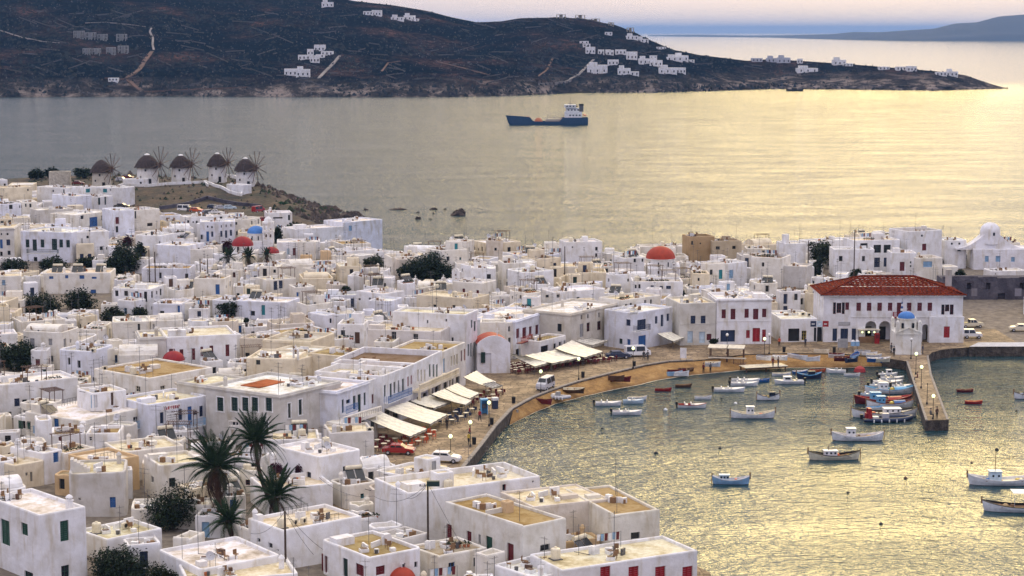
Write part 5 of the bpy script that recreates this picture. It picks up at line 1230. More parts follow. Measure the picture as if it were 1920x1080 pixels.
 ab = MB(); facade(ab,(au,-.7),(1,0),(0,-1),aw,-.5,az + ah,[(lambda q: (q[0] - au,) + q[1:])(rc(1768,611,1779,632))])
 facade(ab,(au + aw,-.7),(0,1),(1,0),.68,-.5,az + ah,[]); facade(ab,(au,-.02),(0,-1),(-1,0),.68,-.5,az + ah,[])
 ab.face([(au,-.7,az + ah),(au + aw,-.7,az + ah),(au + aw,-.02,az + ah),(au,-.02,az + ah)])
 an = ab.obj("annex",[PLASTER],T,color=(.80,.80,.82))
 q = rc(1768,611,1779,632); inst("shutter",wmesh("sh",q1(q[2]),q1(q[3]),"red"),an,(q[0],-.7,q[1]),0)
 cbm = MB(); cbm.box((w * .93,d * .5,H + .9),(w * .93 + 1,d * .5 + 1,H + 4.0)); cbm.obj("chimney",[PLASTER],T,color=(.5,.48,.45))
 HOUSES.append((a.x + w / 2,a.y + d / 2,rot,w + 1,d + 1,13,T))
 PROT.append((1530,514,1808,645,a.y))
town_hall()
# notice boards of the shop next door
def panel(px,py,z,w,h,col,name,label,cat,y_off=-.3):
 p = P(px,py,z)
 b = MB(); b.box((0,-.05,0),(w,.05,h))
 return p,b,w,h
def quay_chapel():
 a,c = P(1679,665,QZ),P(1727,665,QZ); w = (c - a).length; d = 5.0
 T = thing("chapel",(a.x,a.y,QZ),0.0,"little whitewashed chapel with a blue dome standing alone on the quay","chapel")
 col = (.78,.77,.72)
 H = 3.75; b = MB(); b.box((0,0,-.2),(w,d,H)); b.face([(0,-.003,H),(w,-.003,H),(w / 2,-.003,H + .95)]); b.face([(0,d,H),(w / 2,d,H + .95),(w,d,H)])
 b.face([(0,0,H),(w / 2,0,H + .95),(w / 2,d,H + .95),(0,d,H)]); b.face([(w,0,H),(w,d,H),(w / 2,d,H + .95),(w / 2,0,H + .95)])
 b.obj("wall",[PLASTER],T,color=col)
 b = MB()
 for sgn in (0,1):
  x0,x1 = (-.12,w / 2) if sgn == 0 else (w / 2,w + .12)
  z0,z1 = (H - .02,H + .98) if sgn == 0 else (H + .98,H - .02)
  b.face([(x0,-.14,z0),(x1,-.14,z1),(x1,-.14,z1 + .14),(x0,-.14,z0 + .14)]); b.face([(x0,-.14,z0 + .14),(x1,-.14,z1 + .14),(x1,.0,z1 + .14),(x0,.0,z0 + .14)])
 b.box((-.1,-.12,H - .18),(w + .1,-.004,H - .02)); b.box((-.05,-.1,-.2),(w + .05,-.004,.25)); b.obj("pediment",[PLASTER],T,color=col)
 b = MB()
 for x in (0,w - .6):
  for y in (0,d - .6): b.box((x,y,H),(x + .6,y + .6,H + 1.9)); b.lathe([(.32,H + 1.9),(.3,H + 2.1),(.12,H + 2.3),(0,H + 2.4)],0,8,(x + .3,y + .3,0))
 b.obj("pinnacle",[PLASTER],T,color=col)
 b = MB(); b.lathe([(1.62,H),(1.62,H + 2.3),(1.75,H + 2.3),(1.75,H + 2.45),(1.55,H + 2.45)],0,8,(w / 2,d / 2,0),PI / 8,2 * PI + PI / 8)
 b.obj("drum",[PLASTER],T,color=col)
 for k in (-1,1):
  b = MB(); b.box((w / 2 + k * .95 - .17,d / 2 - 1.64,H + .8),(w / 2 + k * .95 + .17,d / 2 - 1.3,H + 1.7)); b.obj("window",[GLASS],T)
 b = MB(); b.lathe([(1.5 * math.cos(t * PI / 16),H + 2.45 + 1.15 * math.sin(t * PI / 16)) for t in range(9)],0,24,(w / 2,d / 2,0)); b.obj("dome",[DOME["blue"]],T,smooth=True)
 b = MB(); b.box((w / 2 - .04,d / 2 - .04,H + 3.55),(w / 2 + .04,d / 2 + .04,H + 4.4)); b.box((w / 2 - .2,d / 2 - .03,H + 3.95),(w / 2 + .2,d / 2 + .03,H + 4.05)); b.obj("cross",[pm("white")],T)
 PROT.append((1675,590,1730,668,a.y))
quay_chapel()
def barrel_chapel():
 # high white gable wall to the quay, swept orange vault behind it
 a,c = P(921,700,QZ),P(953,698,QZ); w = (c - a).length + .2; d = 5.5; rot = rad(8); H = 5.0
 T = thing("chapel",(a.x,a.y,QZ),rot,"white chapel with a swept orange curved roof amid the awnings","chapel")
 col = (.80,.80,.84); b = MB(); n = 12
 def prof(t): return H + 1.3 * math.sin(PI * t) ** 0.8
 x0 = -2.3; W = w + 2.3
 b.box((0,0,-.2),(w,.35,H - .2))
 pts = [(x0 + W * i / n,prof(i / n)) for i in range(n + 1)]
 for (xa,za),(xb,zb) in zip(pts,pts[1:]):
  b.face([(xa,.02,H - 1.6),(xb,.02,H - 1.6),(xb,.02,zb),(xa,.02,za)]); b.face([(xb,.3,H - 1.6),(xa,.3,H - 1.6),(xa,.3,za),(xb,.3,zb)]); b.face([(xa,.02,za),(xb,.02,zb),(xb,.3,zb),(xa,.3,za)])
 b.box((x0,.3,-.2),(w,d,H - .6)); b.obj("wall",[PLASTER],T,color=col)
 r = MB()
 for (xa,za),(xb,zb) in zip(pts,pts[1:]):
  r.face([(xa,.31,za - .18),(xb,.31,zb - .18),(xb,d,zb - .18),(xa,d,za - .18)]); r.face([(xa,d,H - 1.6),(xa,d,za - .18),(xb,d,zb - .18),(xb,d,H - 1.6)])
 r.obj("roof",[DOME["orange"]],T)
 b = MB(); b.box((x0 + .6,-.02,1.8),(x0 + 1.3,.25,3.6)); b.obj("door",[pm("dgreen")],T)
 b = MB(); b.box((w * .3,.1,H + .2),(w * .3 + .12,.22,H + 2.6)); b.box((w * .3 - .3,.12,H + 2.0),(w * .3 + .42,.2,H + 2.1)); b.obj("cross",[pm("white")],T)
 HOUSES.append((a.x,a.y + 3,rot,5.5,6,8,T)); PROT.append((893,622,955,702,a.y))
barrel_chapel()
def white_church():
 z = 8.6; a,c = P(1826,467,z),P(1925,468,z); w = (c - a).length + 3; d = 8; g = 3.4
 T = thing("church",(a.x,a.y,g),0,"whitewashed church with one broad rounded dome and sweeping shoulders","church")
 A,u,n = face_line(a.x,a.y,0,w,d,"F"); H = z - g
 ops = []
 for x0,x1,y0,y1 in ((1847,1854,480,491),(1867,1876,480,491),(1896,1903,482,491),(1858,1864,508,521)):
  u0,u1 = on_face(x0,y0,A,u,n)[0],on_face(x1,y0,A,u,n)[0]; zb,zt = on_face(x0,y1,A,u,n)[1] - g,on_face(x0,y0,A,u,n)[1] - g
  ops.append(("F",u0,zb,u1 - u0,zt - zb))
 b,outl = shell(w,d,-1.5,H,ops,r=.5,par=.2); b.obj("wall",[PLASTER],T,color=(.8,.8,.84))
 rb = MB(); rb.face(outl); rb.obj("roof",[ROOF],T,color=(.84,.84,.84))
 for o in ops: put_op(T,"sh","lblue","F",o[1],o[2],o[3],o[4],w,d)
 cx = on_face(1862,450,A,u,n)[0]; R0 = 2.3
 b = MB(); n_ = 24
 # shoulders: a wall whose top sweeps up to the dome
 def top(x):
  t = abs(x - cx) / 8.2
  return H + (5.2 * (1 - t) ** 2.0 + .0) if t < 1 else H
 xs = [cx - 8.2 + 16.4 * i / 40 for i in range(41)]
 for xa,xb in zip(xs,xs[1:]):
  za,zb = min(top(xa),H + 3.5),min(top(xb),H + 3.5)
  b.face([(xa,1.2,H - .3),(xb,1.2,H - .3),(xb,1.2,zb),(xa,1.2,za)]); b.face([(xb,4.5,H - .3),(xa,4.5,H - .3),(xa,4.5,za),(xb,4.5,zb)]); b.face([(xa,1.2,za),(xb,1.2,zb),(xb,4.5,zb),(xa,4.5,za)])
 b.obj("gable",[PLASTER],T,color=(.8,.8,.84))
 b = MB(); b.lathe([(R0,H + 1),(R0,H + 3.6),(R0 * .97,H + 4.2),(R0 * .85,H + 4.9),(R0 * .6,H + 5.5),(R0 * .3,H + 5.8),(0,H + 5.9)],0,20,(cx,2.9,0)); b.obj("dome",[PLASTER],T,color=(.8,.8,.84),smooth=True)
 b = MB(); b.box((cx + .1,2.9 - R0 - .03,H + 3.0),(cx + .55,2.9 - R0 + .3,H + 3.7)); b.obj("window",[GLASS],T)
 HOUSES.append((a.x + w / 2,a.y + 4,0,w,d,15,T)); PROT.append((1800,420,1920,524,a.y))
white_church()
S("house",(1858,508),(1925,507),5.4,5,[("F",1866,512,1868,515,"dark","grey")],roof="white",r=.5,ex=[("antenna2",.35,.5)],label="low white annex at the foot of the whitewashed church with an aerial mast",prot=522)
def ruin():
 a,c = P(1768,523,7.0),P(1990,522,7.0); w = (c - a).length
 T = thing("ruined_building",(a.x,a.y,QZ),0,"dark burnt stone ruin with empty windows behind the quay car park","ruin")
 ops = []
 for u in (5,9,16,21,27,33): ops.append((u,3.2,.9,1.4))
 for u in (3.0,11.5,19,25): ops.append((u,.2,1.5,2.2))
 b = MB(); facade(b,(0,0),(1,0),(0,-1),w,-.4,5.4,ops,depth=.8); facade(b,(w,0),(0,1),(1,0),6,-.4,5.4,[]); facade(b,(0,6),(0,-1),(-1,0),6,-.4,5.4,[])
 b.face([(0,0,5.4),(w,0,5.4),(w,6,5.4),(0,6,5.4)]); b.obj("wall",[RUIN],T)
 b = MB(); R2 = random.Random(5); x = 0
 while x < w - 2: 
  ww = R2.uniform(1,3); b.box((x,.05,5.4),(x + ww,.7,5.4 + R2.uniform(.1,.6))); x += ww
 b.obj("broken_coping",[RUIN],T)
 b = MB(); b.box((-.2,-1.2,-.2),(w * .6,-.02,1.0)); b.obj("plinth",[RUIN],T)
 for k,(u,ww) in enumerate(((6,1.2),(15,1.4),(22.5,1.1))):
  b = MB(); b.box((u,-.06,1.8),(u + ww,-.01,3.4)); b.obj("plaster_patch",[PLASTER],T,color=(.25,.24,.28))
 HOUSES.append((a.x + w / 2,a.y + 3,0,w,6,8,T)); PROT.append((1768,520,1920,600,a.y))
ruin()
def bell_tower():
 a = P(493,470,5.5); T = thing("bell_tower",(a.x,a.y,4.2),0,"slender white bell tower with open arches beside the blue dome","bell tower")
 b = MB(); b.box((0,0,-1),(2.5,2.2,4.0)); 
 for z in (4.0,6.1):
  for x in (0,1.05,2.1): b.box((x,0,z),(x + .4,.4,z + 1.6)); b.box((x,1.8,z),(x + .4,2.2,z + 1.6))
  b.box((-.1,-.1,z + 1.6),(2.6,2.3,z + 2.1))
 b.lathe([(1.1,8.2),(.9,8.9),(.4,9.4),(0,9.5)],0,10,(1.25,1.1,0)); b.obj("wall",[PLASTER],T,color=(.8,.8,.8))
 for x in (.75,1.8): q = MB(); q.lathe([(0,.7),(.15,.6),(.22,.2),(.3,0)],0,8,(x,1.1,4.5)); q.obj("bell",[pm("brown")],T)
 HOUSES.append((a.x + 1.2,a.y + 1,0,2.6,2.4,9,T)); PROT.append((490,424,510,470,a.y))
bell_tower()
# ------------------------------------------------------------------ windmills on the hill
def windmill(cx,ytop,ybase,wpx,z,phase,caplab,white_top=True,stone=False):
 D = FPX * (CAMZ - z) / (ybase - 58); p = P(cx,ybase,z); s = FPX / p.y
 r = wpx / 2 / s; gz = ground(p.x,p.y)
 T = thing("windmill",(p.x,p.y,min(gz,z)),rad(phase),caplab,"windmill","windmills on the hill above the town")
 z0 = z - min(gz,z); Ht = (ybase - ytop) / s; hw = z0 + Ht * .62; ht = z0 + Ht
 b = MB(); b.lathe([(r * 1.04,-1.2),(r * 1.02,z0),(r * .96,z0 + (hw - z0) * .5),(r * .92,hw),(r * .80,hw),],0,20)
 b.obj("tower",[PLASTER],T,color=(.62,.58,.50) if stone else (.78,.77,.75))
 b = MB(); n = 28; R2 = random.Random(int(cx)); prof = [(r * 1.20,hw - .5),(r * 1.08,hw + .35),(r * .84,lerp(hw,ht,.5)),(r * .5,lerp(hw,ht,.82)),(r * .18,ht)]
 rings = []
 for k,(rr,zz) in enumerate(prof): rings.append([b.pt(((rr + R2.uniform(-.08,.08)) * math.cos(2 * PI * i / n),(rr + R2.uniform(-.08,.08)) * math.sin(2 * PI * i / n),zz + (R2.uniform(-.22,.12) if k == 0 else R2.uniform(-.04,.04)))) for i in range(n)])
 for a_,c_ in zip(rings,rings[1:]):
  for i in range(n): j = (i + 1) % n; b.f.append([a_[i],a_[j],c_[j],c_[i]]); b.m.append(0)
 inner = [b.pt((r * .9 * math.cos(2 * PI * i / n),r * .9 * math.sin(2 * PI * i / n),hw - .2)) for i in range(n)]
 for i in range(n): j = (i + 1) % n; b.f.append([inner[i],inner[j],rings[0][j],rings[0][i]]); b.m.append(0)
 top = b.pt((0,0,ht + .12))
 for i in range(n): j = (i + 1) % n; b.f.append([rings[-1][i],rings[-1][j],top]); b.m.append(0)
 cap = b.obj("thatched_cap",[THATCH],T)
 if white_top:
  q = MB(); q.lathe([(r * .26,ht - .1),(r * .2,ht + .25),(0,ht + .45)],0,10); q.obj("cap_crown",[PLASTER],cap,color=(.8,.8,.8))
 # sail wheel on its axle, facing +x of the mill
 ax = r * 1.42; hz_ = hw + .75
 q = MB(); q.bar((0,0,hz_ + .1),(ax + 1.3,0,hz_),.13,0,6); q.obj("axle",[pm("brown")],T)
 w_ = bpy.data.objects.new("sail_wheel",None); C.objects.link(w_); w_.parent = T; w_.location = (ax,0,hz_)
 RS = r * 1.5 + .6
 q = MB(); q.bar((-.15,0,0),(.15,0,0),.3,0,8); q.obj("hub",[pm("brown")],w_)
 for k in range(12):
  t = 2 * PI * (k + .3) / 12; q = MB(); q.bar((0,0,0),(0,RS * math.cos(t),RS * math.sin(t)),.13,0,4,.09); q.obj("spar",[pm("brown")],w_)
 q = MB()
 for k in range(12):
  t,t2 = 2 * PI * (k + .3) / 12,2 * PI * (k + 1.3) / 12
  q.bar((0,RS * .98 * math.cos(t),RS * .98 * math.sin(t)),(0,RS * .98 * math.cos(t2),RS * .98 * math.sin(t2)),.028,0,3)
  q.bar((1.25,0,0),(0,RS * .98 * math.cos(t),RS * .98 * math.sin(t)),.02,0,3)
 q.obj("rigging",[pm("dgrey")],w_)
 q = MB(); a = -PI / 2 - rad(phase) - .5
 for (aa,zz,ww,hh) in ((a + .9,z0 + .1,.9,1.9),(a + .5,hw - 1.6,.5,.7),(a,z0 + 2.2,.45,.6)):
  q = MB(); q.xf = Matrix.Rotation(aa + PI / 2,4,"Z"); rr = r * 1.0; q.box((-ww / 2,-rr - .05,zz),(ww / 2,-rr + .5,zz + hh)); q.obj("door" if hh > 1.5 else "window",[pm("black")],T)
 PROT.append((cx - wpx * .9,ytop - 20,cx + wpx * 1.4,ybase,p.y)); HOUSES.append((p.x,p.y,0,r * 2.4,r * 2.4,12,T))
windmill(191,300,352,36,7.2,-28,"first windmill of the row, with an all dark cap and bare stone tower",False,True)
windmill(277,290,345,41,7.2,-24,"second windmill from the west with the widest dark cap")
windmill(340,291,343,37,7.2,-30,"windmill with a cream sunlit tower in the middle of the five")
windmill(408,288,341,34,7.2,-26,"tallest slender windmill with a reddish brown cap")
windmill(461,297,350,37,7.0,-33,"windmill at the end of the row above the headland cliff")
def stone_tower():
 p = P(113,351,7.2); s = FPX / p.y; r = 20 / s
 T = thing("stone_tower",(p.x,p.y,6.4),0,"bare round stone stump of a windmill without roof","ruined mill")
 b = MB(); b.lathe([(r * 1.08,-1),(r * 1.03,2.5),(r,6.0),(r * .82,6.05),(r * .82,4.5)],0,22); b.obj("tower",[RUBBLE],T)
 HOUSES.append((p.x,p.y,0,8,8,12,T)); PROT.append((92,318,134,352,p.y))
stone_tower()
# white walls and terraces on the hill
def wall_line(name,pts,z,h,w,mat,label,color=None,follow=True,cat="wall"):
 W3 = [P(x,y,zz) if isinstance(zz,(int,float)) else P(x,y,z) for (x,y,zz) in [(p[0],p[1],p[2] if len(p) > 2 else z) for p in pts]]
 b = MB()
 for a,c in zip(W3,W3[1:]):
  d = Vector((c.x - a.x,c.y - a.y,0)); k = max(1,int(d.length / 4))
  for i in range(k):
   p,q = a.lerp(c,i / k),a.lerp(c,(i + 1) / k); n = Vector((-d.y,d.x,0)).normalized() * w / 2
   zp,zq = (ground(p.x,p.y),ground(q.x,q.y)) if follow else (p.z - h,q.z - h)
   A = [(p - n),(q - n),(q + n),(p + n)]; zz = [zp,zq,zq,zp]
   bo = [(v.x,v.y,z_ - .8) for v,z_ in zip(A,zz)]; to = [(v.x,v.y,z_ + h) for v,z_ in zip(A,zz)]
   b.face(to)
   for m_ in range(4): b.face([bo[m_],bo[(m_ + 1) % 4],to[(m_ + 1) % 4],to[m_]])
 o = b.obj(name,[mat],color=color); return tag(o,label,cat)
wall_line("boundary_wall",[(222,351),(232,348),(275,350),(318,346),(345,345),(382,343),(390,349)],7.3,.9,.5,PLASTER,"low white wall curving along the brow in front of the windmills",(.82,.82,.82))
wall_line("boundary_wall",[(384,345),(402,352),(430,359),(452,361),(461,353),(458,344),(440,338),(426,338)],6.8,.9,.5,PLASTER,"white wall looping round the little yard below the tallest windmill",(.82,.82,.82))
S("house",(424,345),(456,347),9.0,4,[("F",440,347,446,354,"dark","grey")],roof="white",label="small white store inside the looping wall below the tallest windmill",prot=360)
S("house",(232,336),(278,335),9.4,4,[("F",262,341,266,345,"dark","grey")],roof="white",label="low white shed beside the windmill with the widest cap",prot=346)
wall_line("retaining_wall",[(300,386),(345,380),(388,374),(445,379),(490,381)],5.0,1.1,.6,RUIN,"dark stone retaining wall above the parked cars")
wall_line("retaining_wall",[(325,399),(342,402),(355,407)],5.0,.8,.5,PLASTER,"short white parapet at the edge of the car park",(.75,.75,.75))
# green creeper on the slope of the headland and dark bushes
def rocks(name,spots,label,cat="rock"):
 for k,(px,py,wpx,hpx) in enumerate(spots):
  p = P(px,py,0); s = FPX / p.y; rx,rz = wpx / 2.6 / s,hpx / s * .8
  b = MB(); nu,nv = 18,7; rr = random.Random(k + int(px)); rings = []
  for j in range(nv + 1):
   t = PI / 2 * j / nv; ring = []
   for i in range(nu):
    a = 2 * PI * i / nu; f = 1 + .55 * noise.noise(Vector((math.cos(a) * 1.7 + px,math.sin(a) * 1.7,t * 1.6)))
    peak = 1 + .8 * noise.noise(Vector((math.cos(a) + px * .3,math.sin(a),5)))
    ring.append(b.pt((rx * f * math.cos(t) ** .7 * math.cos(a),rx * .45 * f * math.cos(t) ** .7 * math.sin(a),-.4 + (rz + .4) * math.sin(t) * peak if j < nv else rz)))
   rings.append(ring)
  for a_,c_ in zip(rings,rings[1:]):
   for i in range(nu): j = (i + 1) % nu; b.f.append([a_[i],a_[j],c_[j],c_[i]]); b.m.append(0)
  o = b.obj(name,[ROCK]); o.location = (p.x,p.y,0); tag(o,label[k] if not isinstance(label,str) else label,cat)
rocks("sea_rock",[(861,404,36,13),(747,393,50,3),(813,393,22,3),(834,393,10,3),(784,411,17,5),(783,399,12,2),(812,401,10,2),(807,411,10,2),(686,394,14,3)],
      ["sharp dark sea stack, the tallest rock off the headland","long flat reef awash, nearest the headland tip","flat dark skerry between the long reef and the stack","small dark skerry just left of the tall stack","low brown rock nearest the rooftops","wave-washed rock just behind the low brown rock","thin rock awash between reef and stack","tiny rock beside the low brown rock","small rock touching the headland tip"])
rocks("headland_boulder",[(648,407,60,9),(600,404,60,12),(560,398,60,14),(625,396,40,12),(668,402,26,8)],["boulder slab at the waterline of the headland","brown boulder under the headland slope","big weathered boulder at the foot of the hill","jagged boulder on the headland shoulder","outermost boulder of the headland point"])
# ------------------------------------------------------------------ far houses across the bay
FARN = [0]
def far_house(px,py,w,h,col=(.8,.8,.8),lab="",wins=2,dark=False):
 q = on_hill(px,py)
 if q is None: return
 s = FPX / q.y; W,Hh = w / s,h / s; d = max(4.0,W * .6)
 T = thing("far_house",(q.x - W / 2,q.y,q.z),R.uniform(-.12,.12),lab,"house","white villas across the bay")
 b = MB(); b.box((0,0,-3),(W,d,Hh))
 if W > 12: b.box((W * .1,.5,Hh),(W * .5,d * .8,Hh + 2.6))
 b.obj("wall",[PLASTER],T,color=col)
 n = max(1,min(wins,int(W / 2.6)))
 for k in range(n):
  u = W * (k + .5) / n - .55; m = MB(); hh = min(2.1,Hh * .55)
  m.box((u,-.08,Hh * .2),(u + 1.2,-.01,Hh * .2 + hh)); m.obj("window",[pm("black")],T)
VL = [(614,13,22,9),(690,28,18,7),(706,30,18,11),(745,38,24,6),(768,38,22,9),(778,40,14,5),
      (599,96,20,12),(582,104,12,12),(613,104,22,8),(570,112,22,9),(590,118,18,14),(545,142,24,13),(568,144,26,14),(600,108,16,6),
      (1186,74,22,7),(1205,79,22,6),(1141,66,14,6),(1240,92,18,4),(1100,88,14,6),(1096,82,16,5),(1107,101,18,13),(1127,102,12,9),(1144,104,14,10),(1164,102,20,9),(1185,112,20,15),(1150,122,20,10),(1140,100,10,7),
      (1120,138,38,16),(1170,140,24,12),(1190,142,16,8),(1210,120,24,10),(1230,124,24,11),(1225,112,14,8),(1265,114,30,7),(1278,114,26,10),(1252,138,34,11),(1277,138,18,11),(1295,116,14,4),
      (1420,116,20,7),(1450,117,22,8),(1470,118,24,10),(1500,119,10,9),(1515,136,38,8),(1575,122,24,10),(1590,124,18,5),(1658,131,20,6),(1690,132,18,7),(1710,134,18,10),(1765,142,20,7),(1785,143,22,9),(1398,106,12,5),(212,152,18,6)]
ADJ = ["lone","small","long","tiny","square","low","stepped","broad","narrow","bright"]
for i,(x,y,w,h) in enumerate(VL):
 reg = "high on the dark ridge" if y < 45 and x < 800 else "in the cluster above the pale cliff road" if x < 660 and x > 500 else "on the skyline of the cape" if x < 1250 and y < 95 and x > 1080 else "in the hamlet on the cape slope" if x < 1310 and x > 900 else "by the shore of the dark hill" if x < 400 else "out on the low spit of the cape"
 nth = ["first","second","third","fourth","fifth","sixth","seventh","eighth","ninth","tenth","eleventh","twelfth"]
 mates = sorted([v[0] + v[1] * .001 for v in VL if (("high" in reg) == (v[1] < 45 and v[0] < 800)) and (("cluster" in reg) == (500 < v[0] < 660 and v[1] >= 45)) and (("skyline" in reg) == (1080 < v[0] < 1250 and v[1] < 95)) and (("hamlet" in reg) == (900 < v[0] < 1310 and not (1080 < v[0] < 1250 and v[1] < 95))) and (("spit" in reg) == (v[0] >= 1310))])
 k = mates.index(x + y * .001) if (x + y * .001) in mates else 0
 size = "long" if w > 26 else "tiny" if w < 15 else "tall" if h > 11 else "small"
 ordn = nth[k] if k < 12 else ["thirteenth","fourteenth","fifteenth","sixteenth","seventeenth","eighteenth","nineteenth","twentieth"][min(7,k - 12)] if k < 20 else "easternmost but %s" % nth[min(11,k - 20)]
 far_house(x,y,w,h,(.8,.8,.82) if not (1410 < x < 1480) else (.5,.52,.6),"%s white villa %s, %s counting from the west" % (size,reg,ordn),3 if w > 16 else 2)
def frame_house(px,py,w,h,lab,col="grey",storeys=2):
 q = on_hill(px,py)
 if q is None: return
 s = FPX / q.y; W,Hh = w / s,h / s
 T = thing("concrete_frame",(q.x - W / 2,q.y,q.z),0,lab,"unfinished house","unfinished concrete house frames")
 for j in range(storeys + 1):
  b = MB(); z = Hh * j / storeys; b.box((0,0,z - .5),(W,7,z)); b.obj("slab",[pm(col)],T)
 b = MB(); n = 4
 for i in range(n):
  x = (W - .7) * i / (n - 1)
  for y in (0,6.3): b.box((x,y,-3),(x + .7,y + .7,Hh - .5))
 b.box((W * .35,2,-2),(W * .65,6,Hh - .5)); b.obj("posts",[pm(col)],T)
for k,(x,y,w,h) in enumerate([(147,72,18,14),(169,75,18,14),(191,76,17,12),(227,77,18,13)]): frame_house(x,y,w,h,["first","second","third","fourth"][k] + " concrete house skeleton in the upper row on the dark hill")
for k,(x,y,w,h) in enumerate([(162,103,14,12),(180,103,14,12),(207,102,16,13),(230,100,18,14)]): frame_house(x,y,w,h,["first","second","third","fourth"][k] + " concrete house skeleton in the lower row on the dark hill")
for k,(x,y,w,h) in enumerate([(1052,34,17,8),(1088,34,18,7),(1117,39,15,5),(1146,48,10,7),(1182,60,13,9)]): frame_house(x,y + 1,w,h,["first","second","third","fourth","fifth"][k] + " unfinished frame along the skyline of the cape","concrete",1)
# ------------------------------------------------------------------ trees
def leaf_cloud(b,lobes,n,size,rr,m=0):
 tot = sum(l[3] * l[4] * l[5] for l in lobes)
 for (cx,cy,cz,rx,ry,rz) in lobes:
  k = int(n * rx * ry * rz / tot)
  for _ in range(k):
   v = Vector((rr.gauss(0,1),rr.gauss(0,1),rr.gauss(0,1))).normalized()
   f = rr.random() ** 0.28
   # clumps: gather leaves toward random clump centres
   w_ = noise.noise(Vector((v.x * 2.2 + cx,v.y * 2.2 + cy,v.z * 2.2 + cz)))
   f *= 0.84 + .62 * w_
   p = Vector((cx + v.x * rx * f,cy + v.y * ry * f,cz + v.z * rz * f)); s = size * rr.uniform(.6,1.4)
   a = Vector((rr.uniform(-1,1),rr.uniform(-1,1),rr.uniform(-.6,.6))).normalized(); c = a.cross(Vector((rr.uniform(-1,1),rr.uniform(-1,1),rr.uniform(-1,1)))).normalized()
   b.face([p - a * s,p - c * s * .55,p + a * s,p + c * s * .55],m)
TREES = []
def tree(name,px,pyc,wpx,hpx,zc,label,mat=None,cat="tree",lobes=7,dense=1.0,flatk=1.0,group=None):
 """px, pyc: centre of the crown; zc: its height above the sea"""
 c = P(px,pyc,zc); s = FPX / c.y; W,Hh = wpx / s,hpx / s; g = ground(c.x,c.y)
 rr = random.Random(int(px * 7 + pyc))
 T = thing(name,(c.x,c.y,g),0,label,cat,group)
 L = []
 for i in range(lobes):
  a = 2 * PI * i / lobes + rr.uniform(-.4,.4); q = rr.uniform(.18,.34)
  L.append((math.cos(a) * W * q,math.sin(a) * W * q * .8,zc - g + rr.uniform(-.22,.16) * Hh,W * rr.uniform(.21,.31),W * rr.uniform(.18,.28),Hh * rr.uniform(.26,.38)))
 L.append((0,0,zc - g,W * .36,W * .33,Hh * .50))
 if Hh > 2.2: L += [(math.cos(a) * W * .2,math.sin(a) * W * .15,(zc - g) * .5,W * .28,W * .26,max(.8,(zc - g) * .45)) for a in (.5,2.6,4.7)]
 b = MB(); area = wpx * hpx
 size = max(.12,1.9 / s * (1.0 if s > 12 else 1.15)); n = int(dense * min(6500,500 + W * Hh * 1.0 / (size * size) * 3.4))
 leaf_cloud(b,L,n,size,rr)
 b.obj("crown",[mat or LEAF],T)
 b = MB(); th = zc - g
 b.tube([(0,0,-.5),(.1,0,th * .4),(0,.1,th * .8)],[.22 + W * .02,.16 + W * .012,.1],0,7)
 for i in range(4):
  a = i * 1.6 + rr.random(); b.tube([(0.05,0,th * .35),(math.cos(a) * W * .14,math.sin(a) * W * .14,th * .7),(math.cos(a) * W * .26,math.sin(a) * W * .26,th + Hh * .1)],[.13,.09,.03],0,5)
 b.obj("trunk",[BARK],T)
 TREES.append((c.x,c.y,W / 2,px,pyc,wpx,hpx)); PROT.append((px - wpx * .42,pyc - hpx * .45,px + wpx * .42,pyc + hpx * .3,c.y))
tree("tree",230,488,78,76,6.8,"tallest dark dense tree left of the centre",dense=1.2)
tree("araucaria_tree",262,468,24,34,7.0,"small dark tree leaning on the tallest tree's shoulder",lobes=4)
tree("tree",806,502,106,62,6.4,"widest dark evergreen tree in the middle of the roofs",dense=1.3)
tree("tree",760,508,34,34,5.8,"dark tree at the flank of the widest evergreen")
tree("tree",700,491,48,26,5.6,"feathery olive green tree between white houses",LEAF2)
tree("tree",80,568,80,48,5.6,"spreading blue green tree behind the long white vault",lobes=8)
tree("tree",150,562,66,54,5.6,"rounder blue green tree beside the house with blue shutters")
tree("tree",215,588,56,36,5.2,"thin crowned olive tree growing by the flat canopy",LEAF2)
tree("tree",262,588,36,32,5.2,"small grey green tree left of the round cornered house",LEAF2)
tree("tree",38,668,88,70,6.0,"large black green tree at the left edge of the photo",dense=1.2)
tree("tree",-6,662,50,60,6.0,"dark tree cut off by the left edge")
tree("tree",428,575,52,22,6.0,"flat bushy dark tree on a roof terrace in the centre")
tree("tree",548,430,40,30,5.6,"dark green tree behind the bell tower")
tree("tree",520,442,22,44,5.8,"narrow dark cypress like tree by the bell tower")
tree("tree",68,324,34,22,9.5,"dark tree left of the bare stone tower")
tree("tree",96,322,30,20,9.3,"dark round tree touching the bare stone tower")
tree("tree",156,323,44,20,9.3,"dark hedge-like tree between stone tower and first windmill")
tree("tree",25,495,62,26,5.8,"dark leafy tree under the navy balcony townhouse")
tree("tree",98,494,70,28,5.8,"dark broad tree under the green balcony")
tree("tree",165,492,50,26,5.8,"dark bushy tree with white canopies among its leaves")
tree("acacia_tree",1540,470,50,44,8.0,"brown green acacia beside the tower-like chimney",LEAF2)
tree("shrub",1533,500,22,44,6.0,"dark upright shrub below the acacia",lobes=5)
tree("shrub",1606,512,24,18,6.0,"olive shrub just above the tiled roof",LEAF2,"shrub",5)
tree("shrub",1814,481,22,16,6.0,"round dark shrub beside the whitewashed church",LEAF,"shrub",5)
tree("shrub",1801,513,22,16,4.6,"round dark shrub on the sandy slope above the ruin",LEAF,"shrub",5)
tree("shrub",1770,489,12,14,5.6,"small dark shrub at the corner of the pale blue shutter house",LEAF,"shrub",4)
